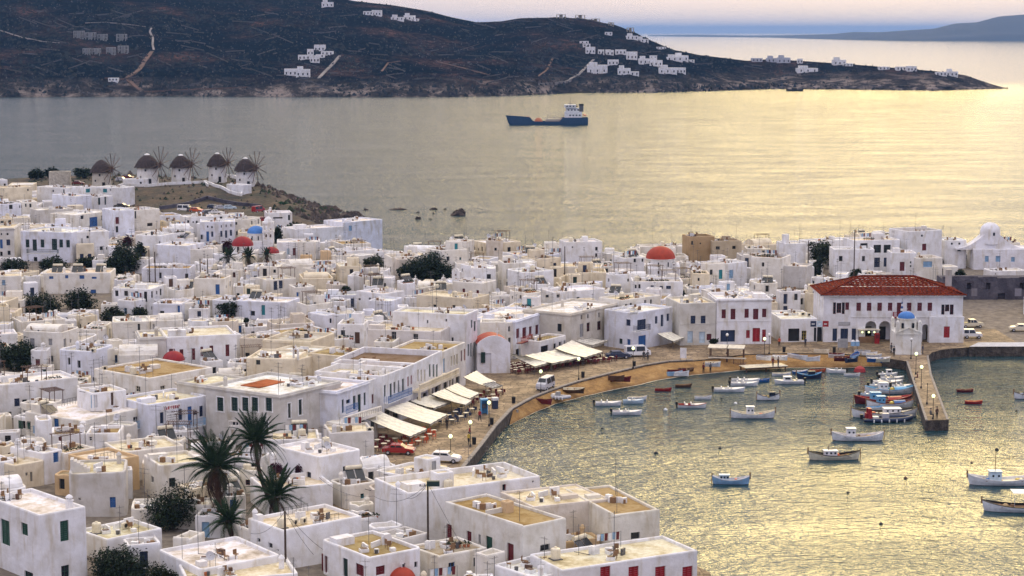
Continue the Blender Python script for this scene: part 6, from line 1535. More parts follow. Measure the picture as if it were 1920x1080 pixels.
tree("fig_tree",320,950,112,104,4.8,"black green tree in the yard below the great palm",dense=1.3)
tree("tree",228,1058,128,84,4.0,"large dark shrubby tree at the bottom edge by the white corner house",dense=1.4)
tree("tree",305,1078,60,46,3.4,"smaller leafy bush right of the bottom edge tree",LEAF2)
tree("bougainvillea",428,462,28,30,6.4,"purple bougainvillea beside the crimson domed church",LEAFP,"shrub",5)
tree("bougainvillea",240,452,22,24,7.6,"brownish red bush above the tallest dark tree",LEAFP,"shrub",5)
tree("bougainvillea",521,880,34,30,5.0,"dark purple climber on the wall behind the tall palm",LEAFP,"shrub",5)
tree("bougainvillea",563,880,28,24,5.0,"dark climber beside the small green window",LEAFP,"shrub",5)
tree("shrub",1337,641,17,13,2.6,"round ochre green bush by the pale double doors",LEAF2,"shrub",4)
tree("shrub",1278,553,14,22,5.2,"dark shrub behind the white corner house",LEAF,"shrub",4)
tree("shrub",508,374,30,26,4.2,"bright green creeper bed on the headland slope",make_leaf("creeper",(.008,.05,.02),(.015,.08,.035),(.03,.12,.05)),"shrub",5)
tree("shrub",528,386,26,20,3.6,"green creeper trailing down the headland slope",bpy.data.materials["creeper"],"shrub",5)
tree("shrub",462,600,12,8,7.0,"dark potted bush by the turquoise door",LEAF,"shrub",3)
tree("shrub",648,541,22,10,6.6,"dark creeper on a roof beside the brown earth wall",LEAF,"shrub",3)
# ------------------------------------------------------------------ palms
def frond_mesh(L,droop,dry,seed):
 rr = random.Random(seed); b = MB(); n = 11; pts = []
 for i in range(n + 1):
  t = i / n; pts.append(Vector((L * (t - droop * .28 * t * t),0,L * (.10 * t - droop * .62 * t * t))))
 b.tube(pts,[.05 * (1 - .8 * i / n) for i in range(n + 1)],0,3)
 m = 34
 for k in range(m):
  t = .12 + .88 * k / m; i = min(n - 1,int(t * n)); p = pts[i].lerp(pts[i + 1],t * n - i); tan = (pts[i + 1] - pts[i]).normalized()
  ll = L * .20 * math.sin(PI * min(1,.22 + t * .80)) ** .6 * rr.uniform(.8,1.1)
  up = Vector((0,1,0)).cross(tan); 
  for sgn in (-1,1):
   d = (tan * .75 + Vector((0,sgn,0)) * .75 + up * -.25 + Vector((0,0,-.35 if not dry else -.9))).normalized()
   wv = tan * .045 + Vector((0,0,.01)); e = p + d * ll + Vector((0,0,-.08 * ll))
   b.face([p - wv,e,p + wv,p + d * ll * .3 + wv * 1.2])
 return b.mesh("frond",[PALMD if dry else PALMG])
def palm(name,base_px,top_px,zt,L,nf,label,lean=None,trunk_r=.28,dry=.3,zb=None):
 t3 = P(top_px[0],top_px[1],zt); zb = ground(t3.x,t3.y) if zb is None else zb
 sc_ = t3.y; bx = (base_px[0] - 960) * sc_ / FPX
 T = thing(name,(bx,t3.y,zb),0,label,"palm tree")
 top = Vector((t3.x - bx,0,zt - zb)); b = MB(); pts = []; rs = []
 for i in range(13):
  t = i / 12; p = Vector((top.x * t ** .8 if lean is None else top.x * (1 - (1 - t) ** lean),0,top.z * t)); pts.append(p); rs.append(trunk_r * (1.25 - .45 * t) * (1 + .08 * (i % 2)))
 b.tube(pts,rs,0,9); b.obj("trunk",[BARK],T)
 rr = random.Random(int(top_px[0])); q = MB(); q.lathe([(0,-.5),(trunk_r * 1.5,-.2),(trunk_r * 1.7,.25),(trunk_r * .9,.6),(0,.7)],0,9,tuple(top)); q.obj("crown_shaft",[BARK],T)
 F = [frond_mesh(L,.35,False,1),frond_mesh(L,.8,False,2),frond_mesh(L * .95,1.25,False,3),frond_mesh(L * .85,1.6,True,4)]
 for k in range(nf):
  t = k / nf; az = k * 2.39996 + rr.uniform(-.15,.15); nd = int(nf * dry)
  if k < nf - nd: me = F[0] if t < .25 else F[1] if t < .5 else F[2]; el = lerp(rad(78),rad(2),t / (1 - dry) if dry < 1 else t)
  else: me = F[3]; el = rad(rr.uniform(-48,-20))
  o = inst("frond",me,T,tuple(top + Vector((0,0,.3))),0); o.rotation_euler = (rr.uniform(-.3,.3),-el,az); s = rr.uniform(.85,1.1); o.scale = (s,s,s)
 PROT.append((top_px[0] - L * FPX / sc_ * .6,top_px[1] - L * FPX / sc_ * .6,top_px[0] + L * FPX / sc_ * .6,top_px[1] + L * FPX / sc_ * .35,t3.y)); TREES.append((t3.x,t3.y,2.0,0,0,0,0))
palm("palm_tree",(408,1010),(405,884),8.8,5.7,84,"great date palm with a full crown and hanging brown fronds",dry=.38,trunk_r=.36)
palm("palm_tree",(524,945),(480,834),11.3,4.5,54,"tall slender palm leaning over the white houses",lean=2.0,trunk_r=.24,dry=.12)
palm("palm_tree",(517,975),(517,940),5.8,4.4,50,"bushy dark palm at the foot of the leaning palm",trunk_r=.3,dry=.1)
palm("palm_tree",(430,1010),(428,985),4.2,3.4,40,"low palm beneath the great date palm",trunk_r=.3,dry=.05)
palm("palm_tree",(428,505),(428,486),7.4,3.2,34,"squat garden palm below the crimson dome",dry=.1)
palm("palm_tree",(462,505),(466,484),7.2,3.0,34,"second garden palm right of the crimson dome",dry=.1)
palm("palm_tree",(500,505),(500,482),7.0,2.6,28,"yellowish young palm by the low red roofed chapel",dry=.3)
# ------------------------------------------------------------------ the rest of the town, house by house
def obb(a): return corners(*a)
def sat(A,B,m=0.25):
 for Q in (A,B):
  for i in range(2):
   ax = Q[(i + 1) % 4][0] - Q[i][0]; ay = Q[(i + 1) % 4][1] - Q[i][1]; l = math.hypot(ax,ay); ax /= l; ay /= l
   pa = [p[0] * ax + p[1] * ay for p in A]; pb = [p[0] * ax + p[1] * ay for p in B]
   if max(pa) < min(pb) - m or max(pb) < min(pa) - m: return False
 return True
OBB = [obb(h[:5]) for h in HOUSES]
town = [(-6,258),(-14,262),(-17,285),(-9,312),(2,338),(12,358),(30,364),(40,368),(52,374),(110,376),(118,400),(122,460),(30,453),(-30,456),(-50,480),(-54,505),(-62,518),(-114,518),(-126,560),(-130,612),(-150,632),(-200,640),(-170,400),(-130,260),(-100,190),(-60,178),(0,178),(16,190),(0,222),(-8,238)]
LANDM = [("the windmills",330,340),("the bare stone tower",113,340),("the crimson domed church",452,458),("the tallest dark tree",228,490),("the solar heater house",145,512),("the widest evergreen",806,505),("the big orange dome",1245,490),
         ("the red tiled hall",1665,560),("the bare brown house",1320,455),("the whitewashed church",1860,460),("the acacia",1540,480),("the blank seaside block",680,425),("the bell gables",850,525),("the turquoise door",494,580),
         ("the small crimson dome",320,670),("the red shuttered house",380,640),("the grand grey mansion",455,760),("the blue restaurant",333,770),("the harbour row",740,720),("the attic-window house",1115,600),
         ("the great palm",400,900),("the green shuttered corner house",80,990),("the ochre roofed house",690,1020),("the derelict lilac house",950,990),("the green balcony mansion",90,450),("the church hall",530,690),("the high grey wall house",820,590),("the yellow canopy",900,465),
         ("the bushy central tree",428,575),("the black edge tree",38,668),("the long vaults",110,600),("the parked cars",390,400),("the two navy doors",522,535),("the cream windowless house",540,640),("the red arched door house",1395,590),("the blue door corner house",1205,610)]
cands = []
fr = random.Random(11)
yy = 180.0
while yy < 640:
 hw = yy * 0.285
 xx = -hw - 6 + fr.uniform(0,5)
 while xx < hw + 6:
  cands.append((xx + fr.uniform(-1.6,1.6),yy + fr.uniform(-1.8,1.8))); xx += 8.6 if yy < 480 else 9.4
 yy += 8.2 if yy < 480 else 9.6
cands.sort(key=lambda c: -c[1])
FILL = []
WPAL = [("white",42),("warm",28),("cream",12),("lav",6),("grey",6),("beige",4),("ochre",2)]
RPAL = [("white",38),("cream",32),("ochre",11),("grey",11),("brown",5),("stone",3)]
def pick(pal):
 t = fr.uniform(0,sum(k for _,k in pal))
 for n_,k in pal:
  t -= k
  if t <= 0: return n_
 return pal[0][0]
WN = dict(white="white",warm="off-white",cream="cream",lav="bluish",grey="grey",beige="beige",ochre="ochre")
CN = dict(blue="blue",navy="navy",dgreen="green",dred="red",grey="grey",brown="brown",teal="teal",lblue="pale blue",black="black")
def landmark(px,py):
 return min(LANDM,key=lambda l: math.hypot(l[1] - px,(l[2] - py) * 2.2))
SPEC = []
APRON = [(p.x,p.y) for p in QUAY[:11]] + [(34,350),(18,341),(6,328),(-5,310),(-14,288),(-23,264),(-24,252),(-14,244)]
def try_place(x,y,small):
 if not inside(x,y,town): return
 if dist_pl(x,y,HB) < (7 if y < 240 else 12) or inside(x,y,APRON): return
 g = ground(x,y)
 rot = rad(fr.choice([-24,-16,-8,0,6,12,20,28,34])) + (rad(22) * (1 - sstep(15,50,dist_pl(x,y,HB))))
 for attempt in range(3):
  w,d = (fr.uniform(3.2,5.6) - attempt * .6,fr.uniform(3.0,4.8) - attempt * .6) if small else (fr.uniform(6.0,9.6) - attempt * 1.6,fr.uniform(5.6,8.6) - attempt * 1.5)
  B_ = corners(x,y,rot,w,d)
  if not any(sat(B_,o) for o,h in zip(OBB,CEN) if abs(h[0] - x) < 20 and abs(h[1] - y) < 20): break
 else: return
 if any(math.hypot(t[0] - x,t[1] - y) < t[2] * .55 + (1.2 if small else 2.4) for t in TREES): return
 H = fr.choice([2.6,2.9,3.2,3.6,4.4]) if small else fr.choice([3.0,3.2,3.6,4.0,4.6,5.4,6.0,6.2]) if y < 520 else fr.choice([3.0,3.2,3.5,5.4])
 if y < 235: H = min(H,3.6)
 while H >= 2.2:     # keep what stands behind in view: lower the roof, or leave a lane
  pts = [proj((p[0],p[1],g + H + .3)) for p in B_]; x0,x1,yt = min(p[0] for p in pts),max(p[0] for p in pts),min(p[1] for p in pts)
  if not any(q[4] > y + 1 and x0 < q[2] - 2 and x1 > q[0] + 2 and yt < q[3] - 1 for q in PROT): break
  H -= 0.4
 if H < 2.2 or x1 < -25 or x0 > 1945: return
 OBB.append(B_); CEN.append((x,y)); SPEC.append((w * H * (FPX / y) ** 2,x,y,rot,w,d,H,g,small))
CEN = [(h[0],h[1]) for h in HOUSES]
for (x,y) in cands: try_place(x,y,False)
yy = 180.0
while yy < 600:
 xx = -yy * .285
 while xx < yy * .285:
  try_place(xx + fr.uniform(-1,1),yy + fr.uniform(-1,1),True); xx += 2.2
 yy += 2.2
big = sorted([q for q in SPEC if not q[8]],reverse=True); sml = sorted([q for q in SPEC if q[8]],reverse=True)
NH = 180; NA = 285
ONE = big[:NH] + sml[:NA]; REST = big[NH:] + sml[NA:]
def design(x,y,rot,w,d,H,g,small):
 wall,roof = pick(WPAL),pick(RPAL); col = fr.choice(["blue","navy","dgreen","dred","grey","brown","teal","lblue","black","black","black","black","navy"])
 wins = []; two = H > 4.9
 for f,L in (("F",w),("R",d),("L",d)):
  if fr.random() < (.06 if f == "F" else .3): continue
  n = max(1,int(L / fr.uniform(1.6,2.7)))
  for lev in ([0,1] if two else [0]):
   for k in range(n):
    if fr.random() < .20: continue
    u = L * (k + .5) / n - .35 + fr.uniform(-.2,.2); isdoor = fr.random() < .25
    zz = g + (.1 if isdoor else 1.1) + lev * 2.7; ww,hh = (.85,2.0) if isdoor else fr.choice([(.6,.7),(.7,1.1),(.75,1.3),(.5,.6),(.8,1.0)])
    if H < 3 and isdoor: hh = 1.8
    if zz + hh > g + H - .45: zz = g + H - .5 - hh
    kind = "door" if isdoor else fr.choice(["sh","win","dark","dark"])
    wins.append((f,u,zz,ww,hh,kind,col if kind != "dark" else "grey"))
 return wall,roof,col,wins,two
for (_,x,y,rot,w,d,H,g,small) in ONE:
 wall,roof,col,wins,two = design(x,y,rot,w,d,H,g,small)
 c,s = math.cos(rot),math.sin(rot); fx,fy = x - c * w / 2 + s * d / 2,y - s * w / 2 - c * d / 2
 ex = []; feats = []
 for _ in range(fr.choice([0,1]) if small else fr.choice([1,1,2,2,3])): ex.append((fr.choice(["antenna","antenna","antenna2"]),fr.uniform(.1,.9),fr.uniform(.1,.9),fr.uniform(0,3)))
 if fr.random() < (.2 if small else .42): ex.append((fr.choice(["chimney","chimney2"]),fr.uniform(.12,.88),fr.uniform(.15,.85))); feats.append("chimney")
 if not small:
  if fr.random() < .30: ex.append(("room",fr.choice([.1,.4,.5]),fr.choice([.2,.4]),fr.uniform(2.0,3.2),fr.uniform(1.8,2.8),fr.uniform(1.6,2.3),col)); feats.append("rooftop room")
  elif fr.random() < .30: ex.append(("box",fr.choice([.1,.5]),fr.choice([.2,.5]),fr.uniform(1.0,2.6),fr.uniform(.8,2),fr.uniform(.5,1.4))); feats.append("roof block")
  elif fr.random() < .16: ex.append(("vault",.06,.12,w * .8,min(d * .6,3.4),fr.uniform(.7,1.2))); feats.append("rounded vault")
 for kk,pr,ds in (("solar",.10,"solar heater"),("tank",.15,"water tank"),("ac",.14,"air conditioner"),("dish",.12,"dish aerial"),("pots",.16,"potted plants"),("pergola",.09,"brown pergola"),("laundry",.12,"washing line")):
  if fr.random() < pr * (.5 if small else 1): ex.append((kk,fr.uniform(.1,.6),fr.uniform(.15,.6),fr.uniform(-.6,.6))); feats.append(ds)
 T,g2 = house("annex" if small else "house",fx,fy,rot,w,d,g + H,wall=wall,roof=roof,wins=wins,ex=ex,par=fr.choice([.2,.3,.4,.6]),r=fr.choice([.15,.3,.5,.8]),wob=.11)
 FILL.append((T,proj((x,y,g + H)),wall,roof,col,feats,len(wins),two,w,wins,small))
# houses too small in the view to be told apart one by one
big_ = MB(); SW = ["white","warm","cream","lav","grey","beige","ochre"]; SR = ["white","cream","ochre","grey","brown","stone"]
for (_,x,y,rot,w,d,H,g,small) in REST:
 wall,roof,col,wins,two = design(x,y,rot,w,d,H,g,small)
 M = Matrix.Translation((x,y,g)) @ Matrix.Rotation(rot,4,"Z") @ Matrix.Translation((-w / 2,-d / 2,0)); big_.xf = M
 ops = [(f,u,z - g,ww,hh) for (f,u,z,ww,hh,k,cc) in wins]
 b,outl = shell(w,d,-.8,H,ops,r=.2,par=.3,wob=.04)
 for f in b.f: big_.face([b.v[k] for k in f],SW.index(wall))
 big_.face(outl,7 + SR.index(roof))
 for (f,u,z,ww,hh) in ops:
  ax,ay,an = face_frame(f,w,d); ca,sa = math.cos(an),math.sin(an)
  q = [(ax + ca * uu - sa * .1,ay + sa * uu + ca * .1,zz) for uu,zz in ((u + .03,z + .02),(u + ww - .03,z + .02),(u + ww - .03,z + hh - .02),(u + .03,z + hh - .02))]
  big_.face(q,13 + ["black","navy","dred","dgreen"].index(col if col in ("navy","dred","dgreen") else "black"))
if big_.f:
 mats_ = [flat("plaster_" + k,WALLC[k],.9,.12,.7) for k in SW] + [flat("screed_" + k,ROOFC[k],.95,.2,.6) for k in SR] + [pm(k) for k in ("black","navy","dred","dgreen")]
 tag(big_.obj("crowded_houses",mats_),kind="stuff")
print("BIG",len(big),"SMALL",len(sml),"HAND",len(HOUSES) - len(FILL))
# a label for each: its look, then where it stands
ORD = ["nearest","second","third","fourth","fifth","sixth","seventh","eighth","ninth","tenth","eleventh","twelfth","thirteenth","fourteenth","fifteenth"]
groups = {}
for it in FILL:
 T,pc = it[0],it[1]; lm = landmark(*pc); dx,dy = pc[0] - lm[1],pc[1] - lm[2]
 rel = ("behind" if dy < 0 else "in front of") if abs(dy) * 2.2 > abs(dx) else ("west of" if dx < 0 else "east of")
 groups.setdefault((lm[0],rel),[]).append((math.hypot(dx,dy * 2.2),it))
for (lm,rel),L in groups.items():
 for sm in (False,True):
  M_ = sorted([t for t in L if t[1][10] == sm],key=lambda t: t[0])
  for k,(_,(T,pc,wall,roof,col,feats,nw,two,w,wins,small)) in enumerate(M_):
   hc = any(q[5] in ("sh","door") for q in wins)
   wd = (CN[col] + (" shutters" if any(q[5] == "sh" for q in wins) else " door")) if hc else ("dark windows" if nw else "blank walls")
   ft = (", " + feats[0]) if feats else ""
   o_ = ORD[k] if k < 15 else "farthest" if k == len(M_) - 1 else "far off"
   T["label"] = "%s %s, %s%s, %s %s %s" % (WN[wall],"annex" if sm else "tall house" if two else "low house",wd,ft,o_,rel,lm)
   T["category"] = "annex" if sm else "house"; T["group"] = "small annexes squeezed between the houses" if sm else "whitewashed houses of the town"
for o in C.objects:
 if o.parent is None and o.name.startswith("house") and "group" not in o: o["group"] = "whitewashed houses of the town"
# ------------------------------------------------------------------ awnings, tables and chairs on the quay
def awning(pts,label,z_back=4.3,z_front=3.1,posts=True,col="tarp",nx=8):
 """pts: back left, back right, front right, front left in the photo"""
 q = [P(pts[0][0],pts[0][1],z_back),P(pts[1][0],pts[1][1],z_back),P(pts[2][0],pts[2][1],z_front),P(pts[3][0],pts[3][1],z_front)]
 c = sum(q,Vector()) / 4; o0 = Vector((c.x,c.y,QZ)); T = thing("awning",tuple(o0),0,label,"awning","cream awnings of the quayside restaurants")
 b = MB(); ny = 4
 def pt(u,v,dz=0):
  a = q[0].lerp(q[1],u).lerp(q[3].lerp(q[2],u),v); sag = -.16 * math.sin(PI * v) + .05 * math.cos(2 * PI * u * nx / 2)
  return a + Vector((0,0,sag + dz)) - o0
 for i in range(nx * 2):
  for j in range(ny):
   u0,u1,v0,v1 = i / nx / 2,(i + 1) / nx / 2,j / ny,(j + 1) / ny
   b.face([pt(u0,v1),pt(u1,v1),pt(u1,v0),pt(u0,v0)]); b.face([pt(u0,v0,-.04),pt(u1,v0,-.04),pt(u1,v1,-.04),pt(u0,v1,-.04)])
  u0,u1 = i / nx / 2,(i + 1) / nx / 2; b.face([pt(u0,1),pt(u0,1,-.3),pt(u1,1,-.3),pt(u1,1)]); b.face([pt(u1,1,-.02),pt(u1,1,-.3),pt(u0,1,-.3),pt(u0,1,-.02)])
 b.obj("canvas",[pm(col)],T)
 f = MB()
 for a_,c_ in ((0,1),(1,2),(2,3),(3,0)): f.bar(q[a_] - o0 + Vector((0,0,-.1)),q[c_] - o0 + Vector((0,0,-.1)),.035)
 for t in (.25,.5,.75): f.bar(q[0].lerp(q[1],t) - o0 + Vector((0,0,-.12)),q[3].lerp(q[2],t) - o0 + Vector((0,0,-.12)),.02)
 f.obj("frame",[pm("dgrey")],T)
 if posts:
  for a_ in (2,3): p = MB(); p.bar((q[a_].x - o0.x,q[a_].y - o0.y,0),q[a_] - o0 + Vector((0,0,-.1)),.05); p.obj("post",[pm("dgrey")],T)
AW = [([(685,784),(713,772),(800,804),(768,818)],"nearest cream awning by the red car"),([(721,766),(764,753),(838,777),(806,795)],"large cream awning with a front lip behind the nearest one"),
      ([(808,739),(833,729),(884,751),(872,759)],"third awning with sagging canvas below the stone balcony"),([(835,728),(857,718),(898,737),(880,747)],"fourth small awning at the bend of the harbour row"),
      ([(869,707),(893,695),(930,716),(911,724)],"awning closest to the orange roofed chapel"),([(951,661),(985,668),(1032,679),(1002,687)],"narrow awning starting at the chapel wall"),
      ([(1041,653),(1072,638),(1130,659),(1095,670)],"widest striped awning in front of the beige attic-window house"),([(1078,638),(1108,632),(1140,638),(1110,647)],"flat pale awning against the beige attic-window house"),
      ([(984,666),(1040,656),(1092,669),(1034,681)],"long low awning joining the chapel side to the widest striped one"),([(770,752),(806,741),(846,753),(812,765)],"awning squeezed between the large lipped one and the sagging one"),([(1232,625),(1257,622),(1284,632),(1262,640)],"small awning over the kiosk beside the white staircase"),([(905,719),(925,715),(942,722),(922,727)],"little square awning beyond the orange roofed chapel")]
for k,(p,l) in enumerate(AW): awning(p,l,4.4 if k < 8 else 4.0,3.1)
S("loggia",(1012,640),(1062,628),5.6,4,[("F",1014,648,1028,662,"dark","brown"),("F",1038,644,1043,654,"dark","grey"),("F",1048,641,1053,651,"dark","grey"),("F",1057,638,1062,648,"dark","grey")],wall=(.78,.76,.74),roof="ochre",label="white loggia with arches and red balcony panels behind the striped awning",ex=[("rail",.1,.05,0)],prot=650)
# stone balcony terraces in front of the harbour houses
def terrace(pa,pb,z,depth,label,col="warm"):
 a,c = P(pa[0],pa[1],z),P(pb[0],pb[1],z); w = (c - a).length; rot = math.atan2(c.y - a.y,c.x - a.x)
 T = thing("balcony_terrace",(a.x,a.y,QZ),rot,label,"terrace"); b = MB(); H = z - QZ
 b.box((0,0,H - 1.2),(w,depth,H - .9)); b.box((0,0,H - .16),(w,.25,H)); b.box((0,0,H - .9),(w,.25,H - .75)); b.obj("slab",[PLASTER],T,color=WALLC[col])
 b = MB(); n = int(w / .45)
 for i in range(n + 1): x = (w - .12) * i / n; b.box((x,.06,H - .75),(x + .12,.18,H - .16))
 b.obj("balustrade",[PLASTER],T,color=WALLC[col])
 for i in range(int(w / 4) + 1): p = MB(); x = min(w - .4,i * 4.0); p.box((x,.05,0),(x + .35,.4,H - 1.2)); p.obj("pillar",[PLASTER],T,color=WALLC[col])
terrace((645,783),(716,761),5.9,3.0,"stone balustraded terrace over the nearest awnings")
terrace((788,722),(862,690),6.2,3.5,"long cornice balcony with a pale balustrade above the sagging awning","cream")
def iron_balcony(pa,pb,z,depth,col,label):
 a,c = P(pa[0],pa[1],z),P(pb[0],pb[1],z); w = (c - a).length; rot = math.atan2(c.y - a.y,c.x - a.x)
 T = thing("iron_balcony",(a.x,a.y,z),rot,label,"balcony"); b = MB(); b.box((0,0,-.12),(w,depth,0)); b.obj("slab",[pm("white" if col != "red" else "dred")],T)
 b = MB(); n = int(w / .22)
 for i in range(n + 1): b.bar((w * i / n,.04,0),(w * i / n,.04,1.0),.028)
 for s_ in (0.04,w - .04):
  for i in range(4): b.bar((s_,.04 + i * depth / 4,0),(s_,.04 + i * depth / 4,1.0),.028)
 for zz in (.05,.55,1.0): b.bar((0,.04,zz),(w,.04,zz),.035)
 b.obj("railing",[pm(col)],T)
iron_balcony((728,757),(773,739),5.2,1.2,"blue","long blue iron balcony of the harbour row")
iron_balcony((978,644),(999,637),5.4,1.0,"red","small red iron balcony beside the loggia")
iron_balcony((50,475),(108,476),7.6,1.0,"dgreen","long dark green wooden balcony of the white mansion")
iron_balcony((540,790),(581,772),5.2,1.0,"dgreen","thin dark balcony on the side of the grand grey mansion")
iron_balcony((1194,622),(1220,618),5.4,1.1,"navy","dark blue balcony over the big blue door")
iron_balcony((650,776),(672,768),6.0,.8,"blue","short blue balcony rail with dark shutters behind")
iron_balcony((224,815),(283,796),4.4,.3,"lblue","pale blue railing along the veranda")
iron_balcony((335,807),(386,796),4.2,.6,"lblue","blue railed steps before the arched restaurant door")
iron_balcony((62,812),(97,824),4.4,.3,"lblue","blue fence panels at the end of the veranda house")
terrace((428,789),(488,789),5.9,1.6,"grey stone balustraded balcony of the grand mansion","grey")
terrace((277,817),(373,806),4.6,.4,"long white balustrade below the blue restaurant","white")
def signboard(x0,y0,x1,y1,z,rot,col,marks,label):
 a = P(x0,y1,z); s = FPX / a.y; w,h = (x1 - x0) / s / math.cos(rot),(y1 - y0) / s
 T = thing("sign",tuple(a),rot,label,"sign"); b = MB(); b.box((0,-.12,0),(w,-.06,h)); b.obj("board",[pm(col)],T)
 m_ = MB(); rr = random.Random(2); n = int(w / .28)
 for (mz,mh) in marks:
  for k in range(n): x = .1 + k * (w - .2) / n; m_.box((x,-.15,h * mz),(x + .05,-.121,h * (mz + mh))); m_.box((x + .05,-.15,h * (mz + (mh - .08) * rr.choice((0,.5,1)))),(x + .17,-.121,h * (mz + (mh - .08) * rr.choice((0,.5,1)) + .09)))
 return T,m_
a_ = math.atan2(P(390,741,7.9).y - P(278,759,7.9).y,P(390,741,7.9).x - P(278,759,7.9).x)
T,m_ = signboard(306,761,334,771,7.0,a_,"white",[(.2,.6)],"white signboard with red lettering on the blue restaurant"); m_.obj("lettering",[pm("red")],T)
T,m_ = signboard(311,775,331,792,5.6,a_,"white",[(.7,.14),(.45,.1),(.2,.1)],"white menu board with grey lettering under the red lettered sign"); m_.obj("lettering",[pm("grey")],T)
T,m_ = signboard(1181,585,1197,590,8.3,0,"white",[(.2,.6)],"faint lettered plaque under the parapet of the blue door corner house"); m_.obj("lettering",[pm("grey")],T)
for (x0,x1,c,l) in ((1519,1530,"navy","dark blue shop panel beside the tiled hall"),(1531,1541,"pale","grey shop panel between a blue and a red one"),(1542,1553,"red","bright red shop panel beside the tiled hall")):
 p = P(x0,612,5.0); T = thing("sign",tuple(p),0,l,"sign"); s = FPX / p.y; b = MB(); b.box((0,-.4,0),((x1 - x0) / s,-.3,1.05)); b.obj("board",[pm(c)],T); b = MB(); b.box((.2,-.43,.4),((x1 - x0) / s - .3,-.401,.6)); b.obj("lettering",[pm("white")],T)
# furniture
def m_chair():
 b = MB(); b.box((-.22,-.22,.43),(.22,.22,.47)); b.box((-.22,.18,.47),(.22,.22,.9))
 for x in (-.2,.17):
  for y in (-.2,.17): b.box((x,y,0),(x + .03,y + .03,.43))
 return b.mesh("chair",[pm("dred")])
def m_table():
 b = MB(); b.lathe([(0,.72),(.42,.72),(.42,.75),(0,.75)],0,12); b.bar((0,0,0),(0,0,.72),.03,1); b.lathe([(.22,0),(.05,.05)],1,8)
 return b.mesh("table",[pm("cream"),pm("dgrey")])
CH,TB = m_chair(),m_table()
CHo = MB(); CHm = CH.copy(); CHm.materials[0] = pm("orange"); CHg = CH.copy(); CHg.materials[0] = pm("navy")
fz = random.Random(4); nch = [0]
def seating(a,c,rows,n,zones,chmesh,where,gap=1.9):
 """tables between two photo points on the quay, n along, rows deep towards the houses"""
 A,B2 = P(a[0],a[1],QZ),P(c[0],c[1],QZ); d = (B2 - A); nrm_ = Vector((-d.y,d.x,0)).normalized()
 for r in range(rows):
  for k in range(n):
   p = A.lerp(B2,(k + .5) / n) + nrm_ * (r * gap) + Vector((fz.uniform(-.25,.25),fz.uniform(-.25,.25),.003))
   t = inst("table",TB,None,tuple(p),fz.uniform(0,3)); tag(t,"small round table " + where,"table","tables " + where)
   for j in range(3):
    an = fz.uniform(0,6.3) + j * 2.1; q = p + Vector((math.cos(an),math.sin(an),0)) * .72
    o = inst("chair",chmesh,None,tuple(q),an - PI / 2); tag(o,zones + " chair " + where,"chair","chairs " + where)
seating((700,850),(745,828),3,4,"dark red wooden",CH,"beneath the nearest awnings")
seating((765,848),(822,812),2,5,"orange cane",CHm,"in the open beside the red car")
seating((842,800),(892,772),2,4,"navy blue",CHg,"below the sagging awning")
seating((898,765),(940,738),2,4,"dark red wooden",CH,"below the bend awning")
seating((962,702),(1040,692),4,7,"dark red wooden",CH,"beside the chapel awning")
seating((1045,690),(1150,676),3,10,"dark red wooden",CH,"under the striped awning")
# ------------------------------------------------------------------ street lamps
def m_lamp(lit):
 p = MB(); p.bar((0,0,0),(0,0,3.15),.055,0,6,.04); p.lathe([(.16,0),(.14,.25),(.06,.4)],0,8); p.lathe([(.05,3.05),(.12,3.15),(.12,3.2)],0,8)
 g = MB(); g.lathe([(0,3.15),(.14,3.2),(.26,3.38),(.26,3.52),(.14,3.7),(0,3.74)],0,12)
 return p.mesh("post",[pm("black")]),g.mesh("globe",[GLOBE_LIT if lit else GLOBE],True)
GLOBE,nt_,bb_ = newmat("milk_glass"); bb_.inputs["Base Color"].default_value = (.8,.8,.75,1); bb_.inputs["Roughness"].default_value = .2
GLOBE_LIT,nt_,bb_ = newmat("lit_globe"); bb_.inputs["Base Color"].default_value = (.8,.8,.6,1); bb_.inputs["Emission Color"].default_value = (.85,1.0,.45,1); bb_.inputs["Emission Strength"].default_value = 1.6
LM,LMU = m_lamp(True),m_lamp(False)
LAMPS = [(917,799,1,"beside the blue kiosk"),(882,838,1,"near the people on the open quay"),(845,866,1,"by the white hatchback"),(1014,737,1,"in front of the chapel awning"),(1085,712,1,"by the long quay steps and litter bin"),(1187,691,1,"near the two people in dark clothes"),(1433,672,1,"behind the beach boats"),(1442,664,0,"tall white topped one before the neoclassical house"),
         (1717,702,1,"first on the pier"),(1727,728,1,"second on the pier"),(1749,786,1,"at the end of the pier"),(1708,673,0,"in front of the little quay chapel"),(1777,624,1,"by the parked jeep and ruin"),(1363,664,0,"behind the beach pavilion")]
for (x,y,lit,l) in LAMPS:
 p = P(x,y,QZ); T = thing("street_lamp",tuple(p),0,"globe street lamp " + l,"street lamp","globe lamps along the quay and pier")
 pmh,gm_ = LM if lit else LMU; inst("post",pmh,T); inst("globe",gm_,T)
p = P(1738,758,QZ); T = thing("street_lamp",tuple(p),0,"lamp post on the pier that has lost its globe","street lamp"); inst("post",LM[0],T)
# bins and bollards
def m_bin():
 b = MB(); b.lathe([(0,0),(.26,0),(.3,.9),(.32,.95),(.2,1.05),(0,1.08)],0,10); return b.mesh("litter_bin",[pm("black")])
BIN = m_bin()
for (x,y,l) in ((1093,708,"beside the lamp near the chapel awning"),(1189,688,"by the beach kerb under the lamp"),(963,756,"above the quay steps"),(922,796,"beside the lamp near the steps"),(889,833,"beside the yellow clad walker"),(1470,660,"behind the beach boats"),(1564,661,"behind the pink beach boat")):
 o = inst("litter_bin",BIN,None,tuple(P(x,y,QZ + .003))); tag(o,"black litter bin " + l,"bin","black litter bins along the quay")
